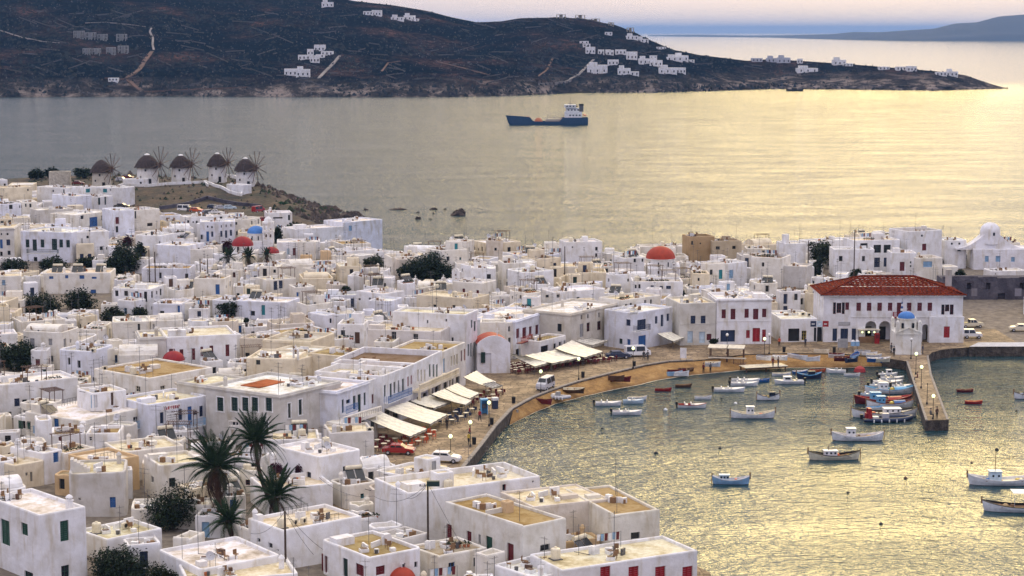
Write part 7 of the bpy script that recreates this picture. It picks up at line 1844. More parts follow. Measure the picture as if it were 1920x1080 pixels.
# utility poles and cables
def pole(px,pytop,pybase,z,zt,label,arm=True):
 t = P(px,pytop,zt); g = ground(t.x,t.y); T = thing("utility_pole",(t.x,t.y,g),0,label,"pole"); b = MB(); b.bar((0,0,-.5),(0,0,zt - g),.14,0,8,.1); b.obj("pole",[BARK],T)
 if arm:
  b = MB(); b.bar((-.9,0,zt - g - .3),(.9,0,zt - g - .3),.05)
  for x in (-.8,-.3,.3,.8): b.lathe([(.05,0),(.07,.12),(0,.2)],0,6,(x,0,zt - g - .27))
  b.obj("crossarm",[pm("dgrey")],T)
 PROT.append((px - 3,pytop,px + 3,pytop + 60,t.y)); return t
pa = pole(802,906,1075,0,10.8,"tall black utility pole with a transformer lamp in front of the big white building")
b = MB(); b.box((-.1,-.25,0),(1.25,.25,.55)); o = b.obj("street_light_head",[pm("dgreen")]); o.location = (pa.x,pa.y,pa.z - .3); tag(o,"dark box hung at the top of the tall black utility pole","lamp")
pb = pole(534,958,1052,0,9.6,"short dark utility pole beside the railed roof terrace",False)
def cable(a,c,sag,label):
 b = MB(); n = 12; pts = [a.lerp(c,i / n) - Vector((0,0,sag * 4 * (i / n) * (1 - i / n))) for i in range(n + 1)]
 b.tube(pts,.022,0,3); tag(b.obj("cable",[pm("black")]),label,"cable","overhead cables")
cable(pa,P(700,930,8.5),1.2,"cable drooping from the tall pole towards the palms"); cable(P(700,930,8.5),P(598,895,7.5),.8,"thick cable slanting up to the white round-edged house")
cable(pa,P(870,1030,4.5),.1,"straight stay wire from the tall pole to the derelict house"); cable(pa,P(764,935,7.5),.5,"short loop cable from the tall pole to the big white building")
cable(pb,P(588,1040,5.5),.3,"service cable from the short pole to the ochre roofed house"); cable(pb,P(470,1000,5.5),.8,"service cable sagging from the short pole past the palm"); cable(pb,P(605,1030,5.8),.3,"second cable from the short pole to the dark red door")
for (x,y0,z,l) in ((279,468,11.0,"left one of two slim dark poles by the tall tree"),(290,472,11.0,"right one of two slim dark poles by the tall tree"),(375,485,10.5,"dark pole left of a pair before the garden palms"),(389,486,10.5,"dark pole closer to the garden palms"),(1059,462,13.0,"thin dark pole rising above the crest near the sea"),(1603,430,16.0,"mast-like pole on the crest above the tiled hall"),(1516,451,11.5,"dark pole beside the acacia")): pole(x,y0,0,0,z,l,False)
# ------------------------------------------------------------------ people
def person_mesh(name,pose,top,legs,skin="skin"):
 """one continuous figure grown over a jointed skeleton"""
 W = dict(stand=(.10,.0),walk=(.10,.28),sit=(.10,.0))[pose]; st = W[1]
 if pose == "sit": J = dict(p=(0,0,.52),kl=(.11,-.42,.52),kr=(-.11,-.42,.52),fl=(.12,-.42,.08),fr=(-.12,-.44,.08))
 else: J = dict(p=(0,0,.93),kl=(.10,-st * .45,.50),kr=(-.10,st * .25,.50),fl=(.11,-st,.08),fr=(-.11,st,.09))
 pz = J["p"][2]
 V = [J["p"],(0,.01,pz + .22),(0,0,pz + .45),(0,-.01,pz + .56),(0,-.02,pz + .66),(0,-.03,pz + .80),
         (.18,0,pz + .46),(.24,.03,pz + .20),(.22,-.10 - st * .3,pz - .02),(-.18,0,pz + .46),(-.24,.03,pz + .20),(-.22,-.06 + st * .3,pz - .02),
         (.10,0,pz - .04),J["kl"],J["fl"],(-.10,0,pz - .04),J["kr"],J["fr"],(J["fl"][0],J["fl"][1] - .15,J["fl"][2] - .04),(J["fr"][0],J["fr"][1] - .15,J["fr"][2] - .04),(.21,-.16 - st * .3,pz - .09),(-.21,-.12 + st * .3,pz - .09)]
 E = [(0,1),(1,2),(2,3),(3,4),(4,5),(2,6),(6,7),(7,8),(2,9),(9,10),(10,11),(0,12),(12,13),(13,14),(0,15),(15,16),(16,17),(14,18),(17,19),(8,20),(11,21)]
 Rr = [.14,.13,.15,.06,.095,.085,.07,.05,.038,.07,.05,.038,.10,.07,.045,.10,.07,.045,.035,.035,.04,.04]
 me = bpy.data.meshes.new(name); me.from_pydata(V,E,[]); o = bpy.data.objects.new(name,me); C.objects.link(o)
 o.modifiers.new("s","SKIN")
 for i,sv in enumerate(me.skin_vertices[0].data): sv.radius = (Rr[i],Rr[i] * (.72 if i in (0,1,2) else 1)); sv.use_root = (i == 0)
 ss = o.modifiers.new("u","SUBSURF"); ss.levels = 1
 dg = bpy.context.evaluated_depsgraph_get(); ev = bpy.data.meshes.new_from_object(o.evaluated_get(dg)); bpy.data.objects.remove(o)
 ev.materials.clear()
 for m_ in (pm(top),pm(legs),pm(skin)): ev.materials.append(m_)
 for f in ev.polygons:
  c = f.center; f.use_smooth = True
  f.material_index = 2 if c.z > pz + .58 or (abs(c.x) > .19 and c.z < pz + .06 and pose != "sit") else (0 if c.z > pz + .02 or abs(c.x) > .185 else 1)
 return ev
def hair_mesh(pz,col):
 b = MB(); b.lathe([(.105,pz + .76),(.125,pz + .83),(.10,pz + .90),(0,pz + .93)],0,8,(0,.0,0)); return b.mesh("hair",[pm(col)])
PM = {}
def person(px,py,pose,top,legs,rot,label,z=QZ):
 k = (pose,top,legs)
 if k not in PM: PM[k] = person_mesh("body",pose,top,legs)
 p = P(px,py,z); T = thing("person",tuple(p),rot,label,"person"); inst("body",PM[k],T); inst("hair",hair_mesh(.52 if pose == "sit" else .93,"black"),T)
person(899.5,790,"walk","red","black",.4,"person in a bright red jacket walking on the open quay")
person(881,822,"stand","red","dgrey",1.2,"person in red standing behind the lamp post")
person(879,834,"walk","yellow","black",-.4,"person in a yellow orange top near the litter bin")
person(838,806,"stand","black","black",.6,"person dressed in black under the edge of the awning")
person(1207,676,"walk","black","dgrey",.3,"person in dark clothes near the blue scooters")
person(1214.5,676,"walk","dgrey","black",-.2,"second person in grey walking next to the scooters")
person(1319,700,"stand","dred","black",2.6,"person standing at the beach edge in a dark red jumper",.35)
person(1332,699,"stand","dgrey","black",.6,"person wading in dark clothes by the beach pavilion",.35)
person(1449,688,"stand","dred","brown",.4,"person in dark red on the wooden jetty",.9)
person(1459,688,"stand","brown","dgrey",2.0,"person in brown on the wooden jetty",.9)
person(1461,650,"stand","orange","black",0,"person in orange near the neoclassical house",QZ)
person(1676,668,"stand","black","black",.4,"person in black beside the little quay chapel")
person(1671,662,"walk","dgrey","black",-1,"person in grey just behind the one in black at the chapel")
person(1730,664,"stand","navy","dgrey",1,"person in navy at the east wall of the quay chapel")
person(1756.5,785,"stand","brown","black",.3,"person in brown standing at the very end of the pier")
person(1745,783,"sit","dgrey","black",1.9,"person in grey sitting at the end of the pier",QZ)
person(1720,713,"sit","dred","dgrey",-1.6,"person in dark red resting on the pier by its second lamp",QZ)
person(1510,651,"stand","navy","black",0,"person in navy at the blue shop panel",QZ)
# ------------------------------------------------------------------ vehicles
def car(px,py,rot,kind,col,label,z=QZ,cat="car",grp=None):
 p = P(px,py,z); z = max(z,ground(p.x,p.y) + .05) if p.y > 420 else z
 T = thing("parked_car" if cat == "car" else cat,(p.x,p.y,z),rot,label,cat,grp or "vehicles parked by the harbour and the hill")
 prof = {"hatch": [(-1.95,.35),(-1.98,.75),(-1.85,.95),(-1.55,1.38),(.35,1.42),(.95,.98),(1.75,.86),(1.95,.62),(1.95,.32)],
   "sedan": [(-2.15,.35),(-2.18,.85),(-1.45,.92),(-1.05,1.36),(.35,1.38),(1.0,.95),(1.95,.82),(2.15,.6),(2.15,.32)],
   "van": [(-2.2,.35),(-2.22,1.85),(-2.1,1.95),(1.2,1.95),(1.75,1.25),(2.15,1.1),(2.25,.7),(2.25,.32)],
   "jeep": [(-1.7,.45),(-1.72,1.0),(-1.66,1.72),(.25,1.74),(.55,1.08),(1.6,1.02),(1.7,.8),(1.7,.42)],
   "pickup": [(-2.3,.45),(-2.32,.98),(-.45,.98),(-.42,1.62),(.65,1.64),(1.2,1.05),(2.15,.95),(2.3,.75),(2.3,.42)]}[kind]
 hw = .82; b = MB(); n = len(prof)
 def wd(zv): return hw - max(0,zv - .95) * .20
 Lp = [b.pt((x,-wd(z_),z_)) for x,z_ in prof]; Rp = [b.pt((x,wd(z_),z_)) for x,z_ in prof]
 Lc = [b.pt((x,-wd(z_) + .0,z_)) for x,z_ in prof]
 for i in range(n - 1): b.f.append([Lp[i],Lp[i + 1],Rp[i + 1],Rp[i]][::-1]); b.m.append(0)
 b.f.append([Rp[0],Rp[-1],Lp[-1],Lp[0]][::-1]); b.m.append(0)
 for t in tessellate_polygon([[Vector((x,z_,0)) for x,z_ in prof]]): b.f.append([Lp[k] for k in t]); b.m.append(0); b.f.append([Rp[k] for k in t][::-1]); b.m.append(0)
 m_ = MC.get("car_" + col)
 if m_ is None:
  m_,nt2,b2 = newmat("car_" + col); b2.inputs["Base Color"].default_value = (*PAL[col],1); b2.inputs["Roughness"].default_value = .25; b2.inputs["Coat Weight"].default_value = .5; MC["car_" + col] = m_
 b.obj("body",[m_],T)
 g = MB(); zt = max(z_ for _,z_ in prof); zb = .98
 top = [x for x,z_ in prof if z_ > zt - .15]; xa,xb = min(top),max(top)
 for s_ in (-1,1):
  k = (xb - xa)
  for (u0,u1) in ((.04,.48),(.54,1.0)):
   x0,x1 = xa + k * u0,xa + k * u1; e = .28 if u1 == 1.0 and kind != "van" else 0
   q = [(x0,s_ * (wd(zb + .05) + .012),zb + .05),(x1 + e,s_ * (wd(zb + .05) + .012),zb + .05),(x1 - .02,s_ * (wd(zt - .1) + .012),zt - .12),(x0,s_ * (wd(zt - .1) + .012),zt - .12)]
   g.face(q if s_ < 0 else q[::-1])
 for i in range(n - 1):
  (x0,z0),(x1,z1) = prof[i],prof[i + 1]
  if abs(z1 - z0) > .25 and max(z0,z1) > zt - .15 and min(z0,z1) > .6 - (.3 if kind == "van" else 0):
   a0,a1 = Vector((x0,0,z0)),Vector((x1,0,z1)); nn = Vector((a1.z - a0.z,0,-(a1.x - a0.x))).normalized() * (-.015)
   if kind == "van" and x0 < 0: continue
   A,B_ = a0.lerp(a1,.12),a0.lerp(a1,.88); nn = nn if (nn.x * (1 if x0 > 0 else -1)) > 0 else -nn
   w0,w1 = wd(A.z) - .08,wd(B_.z) - .08
   g.face([(A.x + nn.x,-w0,A.z + nn.z),(A.x + nn.x,w0,A.z + nn.z),(B_.x + nn.x,w1,B_.z + nn.z),(B_.x + nn.x,-w1,B_.z + nn.z)])
 g.obj("windows",[GLASS],T)
 xl = prof[-1][0] * .64
 for x in (-xl,xl):
  for s_ in (-1,1):
   w_ = MB(); k = 12; A = []
   w_.xf = Matrix.Translation((x,s_ * (hw - .06),.31)) @ Matrix.Rotation(PI / 2,4,"X")
   w_.lathe([(0,-.1),(.3,-.1),(.31,.1),(0,.1)],0,12); w_.lathe([(0,-.115),(.17,-.105)],1,10); w_.lathe([(.17,.105),(0,.115)],1,10)
   w_.obj("wheel",[pm("black"),pm("silver")],T)
 xe = prof[-1][0]
 for s_ in (-1,1):
  h = MB(); h.box((xe - .12,s_ * .62 - .14,.58),(xe + .02,s_ * .62 + .14,.74)); h.obj("headlight",[pm("silver")],T)
  h = MB(); h.box((-xe - .03,s_ * .66 - .1,.62),(-xe + .1,s_ * .66 + .1,.8)); h.obj("tail_light",[pm("red")],T)
 if kind == "pickup":
  h = MB(); h.box((-2.22,-.7,.99),(-.5,.7,1.02)); h.obj("load_bed",[pm("black")],T)
 return T
car(1023,729,rad(-112),"van","silver","silver minivan driving along the quay road",cat="van")
car(836,866,rad(-14),"hatch","white","white hatchback parked beside the harbour lamp")
car(812,888,rad(-8),"hatch","black","black car of which only the roof shows above the big white building")
car(748,851,rad(-6),"sedan","red","red car parked by the nearest awning")
car(1823,634,rad(-4),"jeep","white","white jeep with dark top beside the tiled hall",cat="jeep")
car(1821,614,rad(10),"pickup","cream","cream pickup behind the white jeep",cat="pickup")
car(1912,621,rad(175),"hatch","cream","pale car cut by the right edge on the quay",)
car(1158,672,rad(8),"sedan","navy","dark blue car at the end of the striped awning")
car(1195,668,rad(12),"van","white","small white van with a blue tarpaulin by the walkers",cat="van")
car(347,396,rad(-14),"van","white","white minibus parked under the retaining wall",5,"minibus")
car(358,397,rad(-60),"hatch","black","black hatchback between minibus and orange car",5)
car(369,398,rad(-20),"hatch","orange","orange red hatchback parked beside the white minibus",5)
car(401,392,rad(-30),"hatch","navy","navy hatchback, first under the long retaining wall",5)
car(414,393,rad(20),"sedan","silver","silver saloon under the long retaining wall",5)
car(431,393,rad(15),"hatch","pale","pale blue hatchback at the end of the retaining wall",5)
car(392,402,rad(30),"hatch","dgrey","dark grey car parked tight against the white saloon",5)
car(405,402,rad(5),"sedan","white","white saloon parked in the middle of the dirt car park",5)
car(484,398,rad(60),"van","red","red van at the foot of the headland",5,"van")
car(492,416,rad(30),"hatch","red","red and white small car near the hotel",5)
car(229,390,rad(-8),"sedan","black","long black car parked above the red upper door",8)
car(146,347,rad(5),"sedan","dred","maroon car beside the bare stone tower",7.2)
car(228,340,rad(-10),"hatch","silver","silver car between first and second windmill",7.2)
car(240,336,rad(-10),"hatch","dred","dark red car behind the low white shed",7.2)
# kiosks and small quay furniture
def kiosk():
 p = P(907.5,776,QZ); T = thing("kiosk",tuple(p),.2,"bright blue telephone kiosk between awning and lamp","kiosk"); b = MB(); b.box((-.5,-.5,0),(-.42,.5,2.1)); b.box((.42,-.5,0),(.5,.5,2.1)); b.box((-.42,.42,0),(.42,.5,2.1)); b.box((-.55,-.55,2.1),(.55,.55,2.3)); b.obj("booth",[pm("sky")],T)
 q = MB(); q.box((-.3,-.1,.9),(.3,.3,1.5)); q.obj("telephone",[pm("dgrey")],T)
 p = P(928,766,QZ); T = thing("freezer",tuple(p),.3,"dark drinks cabinet with white top near the blue kiosk","cabinet"); b = MB(); b.box((-.4,-.4,0),(.4,.4,1.3)); b.obj("cabinet",[pm("navy")],T); b = MB(); b.box((-.45,-.45,1.3),(.45,.45,1.7)); b.obj("lid",[pm("white")],T)
 p = P(1281,677,QZ); T = thing("sign_stand",tuple(p),-.2,"white poster stand at the edge of the beach","stand"); b = MB(); b.box((-.55,-.05,.5),(.55,.05,2.3)); b.obj("poster",[pm("white")],T)
 for x in (-.55,.5): b = MB(); b.box((x,-.04,0),(x + .05,.04,.5)); b.obj("leg",[pm("dgrey")],T)
 p = P(1580,656,QZ); T = thing("sign_stand",tuple(p),0,"grey notice board in front of the town hall doors","stand"); b = MB(); b.box((-.9,-.05,.4),(.9,.05,2.0)); b.obj("board",[pm("grey")],T); b = MB(); b.box((-.8,-.03,0),(-.7,.03,.4)); b.box((.7,-.03,0),(.8,.03,.4)); b.obj("leg",[pm("dgrey")],T)
 for k,x in enumerate((1599,1607)):
  p = P(x,660,QZ); T = thing("telephone_booth",tuple(p),0,("first" if k == 0 else "second") + " of the twin blue phone hoods in front of the town hall","phone booth"); b = MB(); b.bar((0,0,0),(0,0,1.2),.06); b.obj("post",[pm("dgrey")],T); b = MB(); b.box((-.35,-.3,1.1),(.35,.3,1.9)); b.obj("hood",[pm("lblue")],T); b = MB(); b.lathe([(.36,1.9),(.2,2.15),(0,2.2)],0,8); b.obj("hood_top",[pm("white")],T)
 # newspaper stall in front of the arcade
 p = P(1627,641,QZ); T = thing("stall",tuple(p),0,"covered stall with green lights at the first arch","stall"); b = MB(); b.box((-1.7,-.8,0),(1.7,.8,1.0)); b.obj("counter",[pm("wood")],T); b = MB(); b.box((-2.0,-1.1,2.3),(2.0,1.0,2.45)); b.obj("roof",[pm("canvas")],T); b = MB()
 for x in (-1.9,1.85):
  for y in (-1.0,.9): b.box((x,y,0),(x + .06,y + .06,2.3))
 b.obj("posts",[pm("dgrey")],T)
 for x in (-1.2,0,1.0): b = MB(); b.lathe([(0,1.75),(.18,1.85),(.2,1.95),(.1,2.1),(0,2.12)],0,8,(x,-.9,0)); b.obj("lamp",[GLOBE_LIT],T)
 p = P(1644,644,QZ); T = thing("vending_machine",tuple(p),0,"tall red machine between the first two arches","machine"); b = MB(); b.box((-.4,-.35,0),(.4,.35,1.9)); b.obj("cabinet",[pm("red")],T); b = MB(); b.box((-.3,-.38,1.0),(.3,-.351,1.7)); b.obj("panel",[pm("dred")],T)
kiosk()
# staircase beside the white corner house
p = P(1228,643,QZ); T = thing("outside_stairs",(p.x,p.y,QZ),rad(8),"white outside staircase above the kiosk awning","stairs"); b = MB()
for k in range(10): b.box((k * .42,1.2,0),(k * .42 + .42,2.3,.3 * (k + 1)))
b.obj("steps",[PLASTER],T,color=(.8,.8,.82)); b = MB(); b.face([(0,1.05,.3),(4.2,1.05,3.2),(4.2,1.05,4.1),(0,1.05,1.2)]); b.face([(4.2,1.19,3.2),(0,1.19,.3),(0,1.19,1.2),(4.2,1.19,4.1)]); b.face([(0,1.05,1.2),(4.2,1.05,4.1),(4.2,1.19,4.1),(0,1.19,1.2)]); b.obj("parapet",[PLASTER],T,color=(.8,.8,.82))
# beach pavilion and jetty
def pavilion():
 a = P(1330,683,.5); c = P(1396,687,.5); w = (c - a).length; T = thing("beach_pavilion",(a.x,a.y,.4),math.atan2(c.y - a.y,c.x - a.x) * .5,"open wooden beach pavilion with a flat cream roof","pavilion")
 b = MB(); b.box((0,0,0),(w,3.0,.35)); b.obj("deck",[pm("wood")],T)
 for x in (0,w * .48,w * .92):
  for y in (0,2.8): p_ = MB(); p_.box((x,y,.35),(x + .16,y + .16,3.0)); p_.obj("post",[pm("brown")],T)
 for (x0,x1) in ((-.3,w * .47),(w * .5,w * .96)): b = MB(); b.box((x0,-.5,3.0),(x1,3.3,3.14)); b.obj("roof",[pm("canvas")],T)
 b = MB(); b.box((-.2,-.35,1.25),(w + .1,-.05,1.42)); b.obj("counter",[pm("canvas")],T)
 for k in range(5): b = MB(); b.box((w * k / 5 + .4,-.2,.35),(w * k / 5 + .5,-.1,1.25)); b.obj("counter_leg",[pm("brown")],T)
 a = P(1398,692,.7); T = thing("jetty",(a.x,a.y,.35),rad(16),"low pale wooden jetty beside the beach pavilion","jetty"); n = 22
 for k in range(n): b = MB(); b.box((k * .36,0,.45),(k * .36 + .33,3.0,.52 + .01 * (k % 2))); b.obj("plank",[pm("cream")],T)
 b = MB()
 for x in (.2,3.8,7.4):
  for y in (.2,2.7): b.box((x,y,-1.6),(x + .18,y + .18,.45))
 b.box((0,.1,.3),(n * .36,.25,.44)); b.box((0,2.7,.3),(n * .36,2.85,.44)); b.obj("piles",[pm("brown")],T)
pavilion()
p = P(985,772,0.9); T = thing("quay_steps",(p.x - 2.4,p.y - .5,.1),rad(50),"worn stone steps leading from the quay down to the sand","steps")
for k in range(5): b = MB(); b.box((-.9 + k * .35,-1.1,-.5),(-.58 + k * .35,1.1,.2 + .26 * k)); b.obj("step",[KSTONE],T)
# ------------------------------------------------------------------ boats
def hull(b,L,Bm,F,sheer,double=True,m=(0,1,2),bow=1.0,tran=.75,flare=.82,stripe=True):
 n = 18; rows = []
 for i in range(n + 1):
  t = -1 + 2 * i / n; x = t * L / 2
  if double: h = (1 - abs(t) ** 2.4) ** .62
  else: h = (1 - max(0,t) ** 2.3) ** .75 if t > 0 else lerp(1,tran,(-t) ** 2)
  h = max(h,.02); zg = F + sheer * (t * t if double else (max(0,t) ** 2 + .15 * max(0,-t)))
  yg = Bm / 2 * h; rake = (L * .045 * max(0,t) ** 3 - (L * .035 * max(0,-t) ** 3 if double else 0))
  rows.append([(x + rake * 1.0,yg,zg),(x + rake * .9,yg * .99,zg - .10),(x + rake * .6,yg * (flare * .5 + .5),zg * .5),(x + rake * .1,yg * flare * .86,.02),(x,yg * .45,-.28),(x,0,-.38)])
 for s_ in (1,-1):
  idx_ = [[b.pt((p[0],p[1] * s_,p[2])) for p in r] for r in rows]
  for i in range(n):
   for j in range(5):
    q = [idx_[i][j],idx_[i][j + 1],idx_[i + 1][j + 1],idx_[i + 1][j]]; b.f.append(q if s_ > 0 else q[::-1]); b.m.append((m[1] if stripe and j == 0 else m[0]) if j < 3 else m[2])
  inner = [[b.pt((p[0][0] * .985,(max(.0,abs(p[0][1]) - .09)) * s_,p[0][2])),b.pt((p[0][0] * .97,max(0,abs(p[0][1]) - .13) * s_,p[0][2] - .32))] for p in rows]
  for i in range(n):
   a = [idx_[i][0],idx_[i + 1][0],inner[i + 1][0],inner[i][0]]; c = [inner[i][0],inner[i + 1][0],inner[i + 1][1],inner[i][1]]
   b.f.append(a if s_ > 0 else a[::-1]); b.m.append(m[1]); b.f.append(c if s_ > 0 else c[::-1]); b.m.append(m[1])
 if not double:
  r = rows[0]; b.face([(p[0],p[1],p[2]) for p in r] + [(p[0],-p[1],p[2]) for p in r[::-1]][0:],m[0])
 return rows
def deck(rows,drop,name,mat,T,i0=0,i1=None):
 i1 = len(rows) - 1 if i1 is None else i1; b = MB()
 for i in range(i0,i1):
  a,c = rows[i][0],rows[i + 1][0]; b.face([(a[0] * .97,-max(0,a[1] - .11),a[2] - drop),(c[0] * .97,-max(0,c[1] - .11),c[2] - drop),(c[0] * .97,max(0,c[1] - .11),c[2] - drop),(a[0] * .97,max(0,a[1] - .11),a[2] - drop)])
 b.obj(name,[mat],T)
def caique(px,py,lpx,rot,hc,sc_,dc,label,cabin="white",mast=0,canopy=None,low=False,cabx=-.1,z=0.0,clutter=4,grp="wooden fishing boats moored in the harbour",tarp=None,bot="dred"):
 p = P(px,py,z); s = FPX / p.y; L = lpx / s / max(.5,abs(math.cos(rot))); Bm = L * .30; F = .55 + L * .02; sh = .28 + L * .045
 T = thing("fishing_boat",(p.x,p.y,z),rot,label,"fishing boat",grp)
 b = MB(); rows = hull(b,L,Bm,F,sh,True); b.obj("hull",[pm(hc),pm(sc_),pm(bot)],T)
 deck(rows,.30,"deck",pm(dc),T)
 b = MB(); xe = L / 2 + L * .045
 b.box((xe - .12,-.06,F + sh - .5),(xe + .06,.06,F + sh + .42)); b.obj("stem_post",[pm("wood")],T)
 b = MB(); b.box((-xe + .02,-.05,F + sh - .5),(-xe + .16,.05,F + sh + .28)); b.box((-xe + .0,-.04,-.3),(-xe + .1,.04,F + sh - .5)); b.obj("rudder",[pm("wood")],T)
 zd = F - .25; H = .75 if low else 1.25; cl,cw = L * (.26 if low else .17),Bm * .5
 if cabin:
  cx = L * cabx; b = MB(); b.box((cx - cl / 2,-cw / 2,zd),(cx + cl / 2,cw / 2,zd + H)); b.box((cx - cl / 2 - .1,-cw / 2 - .1,zd + H),(cx + cl / 2 + .12,cw / 2 + .1,zd + H + .09)); ca = b.obj("cabin",[pm(cabin)],T)
  for k in range(2 if not low else 3):
   w_ = MB(); u = cx - cl / 2 + cl * (k + .5) / (2 if not low else 3) - .13; w_.box((u,-cw / 2 - .012,zd + H * .5),(u + .26,cw / 2 + .012,zd + H * .5 + .26)); w_.obj("porthole",[GLASS],ca)
 rr = random.Random(int(px))
 for k in range(clutter):
  x = rr.uniform(-.38,.38) * L; y = rr.uniform(-.2,.2) * Bm; q = MB(); sx,sy,sz = rr.uniform(.15,.45),rr.uniform(.15,.35),rr.uniform(.15,.4)
  if rr.random() < .5: q.lathe([(sx,0),(sx * 1.1,sz * .5),(sx * .7,sz),(0,sz)],0,7,(x,y,zd + .02))
  else: q.box((x,y,zd),(x + sx,y + sy,zd + sz))
  q.obj("gear",[pm(rr.choice(["ochre","orange","wood","blue","cream","dgrey","yellow"]))],T)
 for k in (-.28,.26): q = MB(); q.box((L * k,-Bm * .43,F - .12),(L * k + .22,Bm * .43,F - .07)); q.obj("thwart",[pm("wood")],T)
 if mast:
  q = MB(); q.bar((L * .12,0,zd),(L * .12,0,zd + mast),.05,0,6,.03); q.bar((L * .12,0,zd + mast * .55),(-L * .22,0,zd + mast * .75),.03); q.obj("mast",[pm("wood")],T)
  q = MB(); q.bar((L * .12,0,zd + mast),(L * .5,0,F + sh),.012,0,3); q.bar((L * .12,0,zd + mast),(-L * .48,0,F + sh),.012,0,3); q.obj("rigging",[pm("dgrey")],T)
 if canopy:
  q = MB(); q.box((-L * .30,-Bm * .45,zd + 1.9),(L * .12,Bm * .45,zd + 1.98)); q.obj("canopy",[pm(canopy)],T)
  q = MB()
  for x in (-.28,.10):
   for y in (-.4,.4): q.bar((L * x,Bm * y,zd),(L * x,Bm * y,zd + 1.9),.03)
  q.obj("canopy_post",[pm("silver")],T)
 if tarp:
  q = MB(); k = 8
  for i in range(k): a0,a1 = PI * i / k,PI * (i + 1) / k; q.face([(L * .08,-Bm * .4 * math.cos(a0),zd + .1 + .5 * math.sin(a0)),(L * .34,-Bm * .32 * math.cos(a0),zd + .25 + .4 * math.sin(a0)),(L * .34,-Bm * .32 * math.cos(a1),zd + .25 + .4 * math.sin(a1)),(L * .08,-Bm * .4 * math.cos(a1),zd + .1 + .5 * math.sin(a1))][::-1])
  q.obj("tarpaulin",[pm(tarp)],T)
 return T,L,zd
def rowboat(px,py,lpx,rot,hc,ic,label,z=0.0,tilt=0.0,grp="small boats in the harbour"):
 p = P(px,py,z); s = FPX / p.y; L = max(2.6,lpx / s / max(.45,abs(math.cos(rot)))); Bm = L * .36
 T = thing("rowing_boat",(p.x,p.y,z + (.22 if z > 0 else 0)),rot,label,"rowing boat",grp); T.rotation_euler = (tilt,0,rot)
 b = MB(); rows = hull(b,L,Bm,.42,.22,False,stripe=False,m=(0,1,0)); b.obj("hull",[pm(hc),pm(ic)],T); deck(rows,.32,"floor",pm(ic),T)
 for k in (-.3,.02,.28): q = MB(); q.box((L * k,-Bm * .42,.3),(L * k + .2,Bm * .42,.34)); q.obj("seat",[pm("wood")],T)
 return T
def speedboat(px,py,lpx,rot,hc,ic,label,z=0.0,motor=True,screen=True,stripe=None,cabin=False):
 p = P(px,py,z); s = FPX / p.y; L = max(3.2,lpx / s / max(.5,abs(math.cos(rot)))); Bm = L * .36
 T = thing("motorboat",(p.x,p.y,z + (.25 if z > 0 else 0)),rot,label,"motorboat","white motorboats moored off the beach")
 b = MB(); rows = hull(b,L,Bm,.52,.22,False,m=(0,1,0)); b.obj("hull",[pm(hc),pm(stripe or hc)],T); deck(rows,.28,"cockpit_floor",pm(ic),T,0,10); deck(rows,.02,"foredeck",pm(hc),T,10)
 for k in (-.25,-.02): q = MB(); q.box((L * k,-Bm * .3,.2),(L * k + .45,Bm * .3,.55)); q.box((L * k - .1,-Bm * .3,.5),(L * k + .02,Bm * .3,.85)); q.obj("seat",[pm("white" if ic != "white" else "cream")],T)
 if screen: q = MB(); x = L * .10; q.face([(x,-Bm * .36,.52),(x,Bm * .36,.52),(x - .25,Bm * .30,.92),(x - .25,-Bm * .30,.92)]); q.face([(x - .26,-Bm * .30,.92),(x - .26,Bm * .30,.92),(x - .01,Bm * .36,.52),(x - .01,-Bm * .36,.52)]); q.obj("windscreen",[pm("pale")],T)
 if cabin: q = MB(); q.box((-L * .05,-Bm * .32,.4),(L * .2,Bm * .32,1.15)); q.box((-L * .08,-Bm * .35,1.15),(L * .22,Bm * .35,1.22)); c_ = q.obj("cabin",[pm("white")],T); q = MB(); q.box((-L * .02,-Bm * .325,.75),(L * .17,Bm * .325,1.05)); q.obj("window",[GLASS],c_)
 if motor: q = MB(); q.box((-L / 2 - .42,-.16,.45),(-L / 2 - .05,.16,.95)); q.box((-L / 2 - .3,-.06,-.4),(-L / 2 - .12,.06,.45)); q.obj("outboard_motor",[pm("black")],T)
 return T
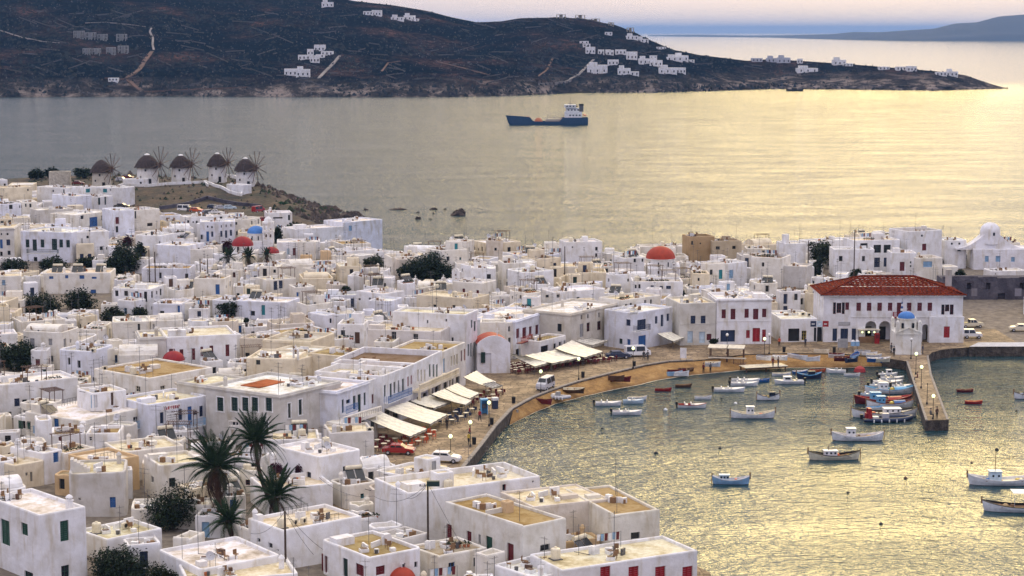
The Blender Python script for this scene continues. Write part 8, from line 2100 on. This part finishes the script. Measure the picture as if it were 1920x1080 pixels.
def rib(px,py,lpx,rot,col,label,z=0.0,console="grey",arch=None):
 p = P(px,py,z); s = FPX / p.y; L = lpx / s / abs(math.cos(rot)); Bm = L * .30
 T = thing("inflatable_boat",(p.x,p.y,z + (.2 if z > 0 else 0)),rot,label,"inflatable boat"); pts = []
 for i in range(13): t = i / 12; a = PI * t; pts.append((lerp(-L / 2,L * .22,min(1,t * 2)) if t < .5 else lerp(L * .22,-L / 2,(t - .5) * 2),0,0))
 path = [(-L / 2,-Bm / 2,.32),(-L * .2,-Bm / 2,.32),(L * .15,-Bm / 2,.34),(L * .32,-Bm * .42,.40),(L * .44,-Bm * .22,.50),(L * .48,0,.56),(L * .44,Bm * .22,.50),(L * .32,Bm * .42,.40),(L * .15,Bm / 2,.34),(-L * .2,Bm / 2,.32),(-L / 2,Bm / 2,.32)]
 r = .075 * Bm + .16; b = MB(); b.tube(path,[r * .6] + [r] * 9 + [r * .6],0,10); b.obj("tube",[pm(col)],T,smooth=True)
 b = MB(); b.box((-L * .46,-Bm / 2 + .1,.1),(L * .3,Bm / 2 - .1,.26)); b.obj("floor",[pm("dgrey")],T)
 b = MB(); b.box((-L * .1,-.4,.26),(L * .02,.4,1.15)); b.obj("console",[pm(console)],T); b = MB(); b.box((-L * .3,-.4,.26),(-L * .18,.4,.7)); b.obj("seat",[pm("white")],T)
 b = MB(); b.box((-L / 2 - .3,-.18,.4),(-L / 2 + .1,.18,1.05)); b.obj("outboard_motor",[pm("black")],T)
 for k in range(5): q = MB(); x = L * (-.32 + .15 * k); q.lathe([(0,0),(.10,.06),(.10,.42),(0,.5)],0,6,(x,-Bm / 2 - r - .08,.02)); q.obj("fender",[pm("white")],T)
 if arch: q = MB(); q.box((-L * .40,-Bm * .3,.5),(-L * .34,-Bm * .2,1.9)); q.box((-L * .40,Bm * .2,.5),(-L * .34,Bm * .3,1.9)); q.box((-L * .40,-Bm * .3,1.9),(-L * .34,Bm * .3,2.0)); q.box((-L * .44,-Bm * .2,.5),(-L * .32,Bm * .2,1.25)); q.obj("radar_arch",[pm(arch)],T)
 return T
caique(1411,783,80,0.0,"white","cream","cream","white fishing boat with a tall boxy wheelhouse alone in mid harbour",cabx=-.06,clutter=8)
caique(1370,907,68,-.05,"lblue","white","blue","pale blue fishing boat with a blue inside, nearest the waterside roofs",cabin="pale",low=True,cabx=-.18,clutter=2)
caique(1564,861,94,PI + .04,"cream","black","wood","cream fishing boat with a low cabin and broad black band",low=True,cabx=.08,clutter=4,mast=1.6)
caique(1608,825,94,PI,"white","white","wood","white fishing boat with orange deck and dark hoop at the stern",cabx=.14,clutter=6)
caique(1440,749,42,0.1,"white","navy","navy","small white boat with a dark canvas hood",cabin="navy",low=True,cabx=.18,clutter=2)
caique(1668,737,92,0.06,"white","sky","cream","white boat with pale blue band, moored first in the pier cluster",cabx=-.14,clutter=9,tarp="sky",bot="blue",mast=2.2)
caique(1655,756,104,0.04,"dred","red","cream","dark red fishing boat moored against the pier",cabin="sky",cabx=-.14,clutter=8,tarp="red",mast=1.8,bot="dred")
caique(1668,763,86,0.06,"white","dred","wood","white fishing boat with a red band and sky blue wheelhouse",cabin="sky",cabx=-.2,clutter=7,tarp="blue",bot="dred")
caique(1658,781,120,0.05,"white","black","cream","longest white boat of the pier cluster with a long raised cabin",cabin="white",low=True,cabx=.12,clutter=6,mast=0,bot="dgrey")
rib(1664,789,98,0.08,"navy","large navy blue inflatable boat with white fenders",console="silver",arch="red")
caique(1880,908,126,PI - .02,"white","white","cream","white fishing boat with a tall wooden mast at the right edge",cabin="pale",cabx=.12,clutter=7,mast=4.4)
caique(1912,958,134,PI - .06,"white","black","wood","white tour boat with a broad white canopy in the lower right corner",cabin=None,clutter=8,canopy="white",bot="black")
caique(1932,747,60,PI,"white","black","cream","white boat with a dark hull line cut off by the right edge",cabin=None,clutter=2)
speedboat(1140,760,48,0.03,"white","grey","white motorboat with a grey cockpit, farthest west in the harbour",screen=False)
speedboat(1175,777,54,0.0,"white","dred","white motorboat with a dark red cockpit nearest the quay",stripe="white")
speedboat(1187,756,36,0.0,"pale","lblue","pale blue little motorboat between two white ones",motor=False)
rowboat(1195,749,34,0.05,"white","cream","white rowing boat behind the pale blue motorboat")
rowboat(1243,733,26,0.0,"red","dred","bright red rowing boat off the beach")
rowboat(1281,726,21,0.0,"brown","wood","small brown rowing boat close to the sand")
speedboat(1297,764,52,0.0,"white","red","white motorboat with a red interior and white windscreen",stripe="red")
rowboat(1318,748,24,0.0,"white","grey","tiny white dinghy lying low in the water")
speedboat(1367,734,57,0.02,"white","cream","sleek white speedboat with a pointed covered bow")
speedboat(1395,723,50,0.02,"white","cream","white open boat beside the blue sterned boat")
speedboat(1397,717,52,0.0,"white","navy","white boat with a small white console and dark cockpit")
rowboat(1428,716,18,0.2,"blue","blue","blue boat end sticking out behind the white ones")
speedboat(1480,719,54,PI + .03,"white","white","white cabin motorboat near the wooden jetty",cabin=True)
rowboat(1465,704,34,0.05,"white","cream","slim white dinghy moored at the jetty")
caique(1517,709,46,PI + .08,"navy","sky","dgrey","dark blue fishing boat off the boat beach",cabin="navy",low=True,clutter=3)
rowboat(1533,697,26,0.1,"orange","dred","orange red rowing boat just off the sand")
speedboat(1568,699,28,PI - .2,"white","cream","white motorboat with tilted black outboard off the boat beach")
speedboat(1664,706,34,0.1,"white","grey","white motorboat first at the root of the pier",cabin=True)
speedboat(1672,713,44,0.08,"white","white","white motorboat second at the root of the pier")
speedboat(1664,720,56,0.05,"white","cream","white motorboat third at the root of the pier with twin black engines")
speedboat(1648,727,34,0.08,"white","sky","small white motorboat with sky blue seats in the pier cluster",cabin=True)
speedboat(1690,728,36,0.06,"white","cream","white motorboat squeezed against the pier wall")
speedboat(1632,744,32,0.05,"pale","blue","pale motorboat at the outer side of the pier cluster")
rowboat(1640,768,26,0.1,"white","sky","white rowing boat wedged between red and long white boats")
rowboat(1597,705,20,-.1,"white","grey","white dinghy beside the big red buoy")
rowboat(1500,700,22,0.2,"blue","white","blue rowing boat beside the jetty end")
rowboat(1809,735,27,0.0,"dred","dred","square dark red dinghy east of the pier")
rowboat(1825,757,26,-.1,"red","orange","bright red dinghy below the square one, east of the pier")
# boats drawn up on the sand
BB = [(1163,714,38,-.12,"dred","brown","long dark red hull rotting on the sand"),(1155,712,20,-.2,"brown","dred","short brown hull overlapping the long dark red one"),(1268,700,34,.1,"dred","brown","dark red boat lying behind the blue and white one"),(1286,698,28,.1,"brown","brown","brown boat beside the blue and white one on the sand"),
      (1265,704,18,.2,"lblue","white","pale blue dinghy near the waterline on the sand"),(1277,704,18,.1,"white","white","white dinghy touching the blue dinghy on the sand"),(1336,686,28,-.1,"white","cream","white boat on the sand before the beach pavilion"),(1075,736,40,-.02,"brown","cream","long narrow brown boat under the quay wall"),
      (1020,756,26,-.5,"dred","wood","narrow dark red boat near the stone steps"),(1432,674,22,-.4,"white","grey","white boat with grey inside behind the jetty"),(1462,674,24,-.3,"white","white","clean white boat hauled out beside the jetty"),(1496,672,28,-.9,"white","blue","white boat with a blue tarpaulin on the boat beach"),
      (1540,662,26,-.4,"cream","canvas","cream boat propped on a dark cradle"),(1524,676,14,.2,"white","cream","smallest white dinghy of the boat beach"),(1568,670,28,-.35,"white","dred","pink and white boat on the boat beach"),(1578,676,15,-.1,"dred","dred","dark red dinghy beside the pink and white boat"),
      (1597,678,14,.5,"navy","navy","little navy dinghy low on the sand"),(1604,671,20,1.2,"lblue","blue","blue and white boat leaning on the striped ones"),(1617,664,26,-.5,"white","grey","white boat with black stripes high on the boat beach"),(1630,667,24,-.5,"white","dgrey","white boat with dark seats next to the striped one"),
      (1638,671,20,-.3,"white","cream","round white boat above the blue one"),(1640,678,20,-.2,"blue","white","deep blue boat nearest the pier on the sand"),(1655,678,17,.2,"cream","white","cream dinghy last in line before the pier")]
def sand_z(px,py):
 q = P(px,py,.5); best = None
 for i in range(60):
  for j in range(10):
   w = beach_pt(T_ * i / 60,j / 10); d = (w.x - q.x) ** 2 + (w.y - q.y) ** 2
   if best is None or d < best[0]: best = (d,w.z)
 return max(.05,best[1])
T_ = len(tops) - 1
for (x,y,l,r,hc,ic,lab) in BB: rowboat(x,y,l,r,hc,ic,lab,z=sand_z(x,y) + .12,tilt=random.Random(x).choice([-.18,.15,.1]),grp="boats drawn up on the beach")
rib(1048,750,42,rad(-32),"silver","long grey white inflatable half on the sand by the quay",z=.35)
# buoys
def buoy(px,py,r,col,label):
 p = P(px,py,0); b = MB(); b.lathe([(0,-r * .6),(r * .8,-r * .4),(r,.05),(r * .8,r * .6),(r * .25,r * .95),(0,r)],0,12); b.bar((0,0,r * .8),(0,0,r * 1.4),.03); o = b.obj("buoy",[pm(col)]); o.location = p; tag(o,label,"buoy","mooring buoys")
for (x,y,r,c,l) in ((1248,769,.32,"white","round white buoy below the red interior motorboat"),(1379,757,.28,"white","white buoy above the boxy wheelhouse boat"),(1612,697,1.05,"red","very big red drum buoy off the boat beach"),(1230,850,.28,"black","black float left of mid harbour"),(1350,841,.25,"black","black float in the glittering water"),
      (1129,804,.22,"black","black float near the quay curve"),(1353,747,.2,"black","tiny dark float by the sleek speedboat"),(1869,844,.3,"black","black float above the masted boat"),(1698,897,.28,"brown","brown float alone in the brightest water"),(1652,983,.25,"black","black float nearest the bottom of the harbour"),(1590,924,.2,"black","small float below the cream black-banded boat"),(1822,868,.2,"brown","flat float left of the masted boat"),(1906,771,.2,"black","float below the boat cut off by the edge")): buoy(x,y,r,c,l)
# ------------------------------------------------------------------ the coaster in the bay
def ship():
 p = P(1030,234,0); s = FPX / p.y; L = 144 / s; k = L / 48.0
 T = thing("cargo_ship",(p.x,p.y,0),rad(183),"small blue cargo ship with white bridge aft, crossing the bay","ship")
 b = MB(); n = 24; rows = []
 for i in range(n + 1):
  t = -1 + 2 * i / n; x = t * L / 2; h = (1 - max(0,t - .35) / .65) ** .6 if t > .35 else (1 if t > -.8 else lerp(1,.8,(-t - .8) / .2)); h = max(.02,h)
  zg = (4.6 * k if t < -.32 else (4.6 + 1.4 * max(0,(t - .45) / .55)) * k if t > .45 else 2.3 * k); rk = max(0,t) ** 4 * 3.2 * k
  rows.append([(x + rk,4.2 * k * h,zg),(x + rk * .5,4.0 * k * h,.9),(x,3.6 * k * h,-.8)])
 for s_ in (1,-1):
  ix = [[b.pt((q[0],q[1] * s_,q[2])) for q in r] for r in rows]
  for i in range(n):
   for j in range(2): q = [ix[i][j],ix[i][j + 1],ix[i + 1][j + 1],ix[i + 1][j]]; b.f.append(q if s_ > 0 else q[::-1]); b.m.append(0)
 for i in range(n): a,c = rows[i][0],rows[i + 1][0]; b.face([(a[0],-a[1],a[2] - .4),(c[0],-c[1],c[2] - .4),(c[0],c[1],c[2] - .4),(a[0],a[1],a[2] - .4)],1)
 b.face([(rows[0][j][0],rows[0][j][1],rows[0][j][2]) for j in range(3)] + [(rows[0][j][0],-rows[0][j][1],rows[0][j][2]) for j in (2,1,0)])
 m_ = flat("ship_blue",(.018,.065,.14),.6,.3); b.obj("hull",[m_,pm("dred")],T)
 b = MB(); b.box((-L * .42,-3.2 * k,4.3 * k),(-L * .20,3.2 * k,8.2 * k)); b.box((-L * .38,-2.8 * k,8.2 * k),(-L * .215,2.8 * k,10.6 * k)); b.box((-L * .34,-3.6 * k,10.6 * k),(-L * .20,3.6 * k,12.6 * k)); br = b.obj("bridge",[pm("white")],T)
 for j,z in enumerate((5.6,8.9,11.2)):
  for i in range(4): q = MB(); x = -L * (.40 - j * .02) + i * 2.0 * k; q.box((x,-3.7 * k if j == 2 else -3.25 * k if j == 0 else -2.85 * k,z * k),(x + 1.0 * k,3.7 * k if j == 2 else 3.25 * k if j == 0 else 2.85 * k,(z + .8) * k)); q.obj("window",[GLASS],br)
 b = MB(); b.box((-L * .44,-1.5 * k,8 * k),(-L * .39,1.5 * k,12 * k)); b.box((-L * .445,-1.6 * k,12 * k),(-L * .385,1.6 * k,13 * k),1); b.obj("funnel",[pm("dgrey"),pm("black")],T)
 b = MB(); b.bar((-L * .27,0,12.6 * k),(-L * .27,0,17.5 * k),.15 * k); b.bar((-L * .27,-1.5 * k,15.5 * k),(-L * .27,1.5 * k,15.5 * k),.1 * k); b.box((-L * .3,-1.2 * k,13.0 * k),(-L * .25,1.2 * k,13.4 * k)); b.obj("mast",[pm("dgrey")],T)
 b = MB(); b.box((-L * .18,-2.6 * k,2.0 * k),(L * .05,2.6 * k,3.6 * k)); b.obj("hatch_cover",[pm("concrete")],T)
 b = MB(); b.lathe([(2.8 * k,2 * k),(2.2 * k,3.2 * k),(1.2 * k,4.3 * k),(0,4.5 * k)],0,9,(L * .14,0,0)); b.obj("cargo_heap",[pm("terracotta")],T)
 b = MB(); b.bar((L * .02,0,3 * k),(L * .02,0,6.4 * k),.3 * k); b.bar((L * .02,0,6.4 * k),(-L * .13,0,4.4 * k),.18 * k); b.bar((L * .02,0,6 * k),(L * .08,0,8 * k),.14 * k); b.obj("crane",[pm("concrete")],T)
 b = MB(); b.face([(L * .22,-2.6 * k,2.2 * k),(L * .27,-2.6 * k,5.2 * k),(L * .27,2.6 * k,5.2 * k),(L * .22,2.6 * k,2.2 * k)]); b.box((L * .27,-2.6 * k,2 * k),(L * .29,2.6 * k,5.2 * k)); b.obj("breakwater_plate",[pm("dred")],T)
 b = MB(); b.bar((L * .37,0,5.4 * k),(L * .37,0,7 * k),.12 * k); b.obj("foremast",[pm("dgrey")],T)
 for y in (-2.2,2.2): b = MB(); b.lathe([(0,0),(.9 * k,.2 * k),(1 * k,.6 * k),(0,.9 * k)],0,8,(-L * .46,y * k,5.6 * k)); b.obj("lifeboat",[pm("orange")],T)
ship()
p = P(1490,171,0); b = MB(); rows = hull(b,16,5,1.6,.8,True,stripe=False); b.box((-3,-1.5,1.4),(2,1.5,3.2)); o = b.obj("fishing_boat",[pm("black"),pm("black"),pm("black")]); o.location = p; tag(o,"tiny dark trawler under the low spit of the cape","boat")
# ------------------------------------------------------------------ the air
hz = MB(); hz.box((-27000,-400,-6),(27000,61000,185))
vm = bpy.data.materials.new("sea_air"); vm.use_nodes = True
vt = vm.node_tree; vt.nodes.clear()
pv = vt.nodes.new("ShaderNodeVolumePrincipled"); vo = vt.nodes.new("ShaderNodeOutputMaterial")
pv.inputs["Color"].default_value = (0.32,0.57,1.0,1); pv.inputs["Density"].default_value = 4.8e-5; pv.inputs["Anisotropy"].default_value = 0.0
vt.links.new(pv.outputs[0],vo.inputs["Volume"])
tag(hz.obj("haze",[vm]),kind="stuff")
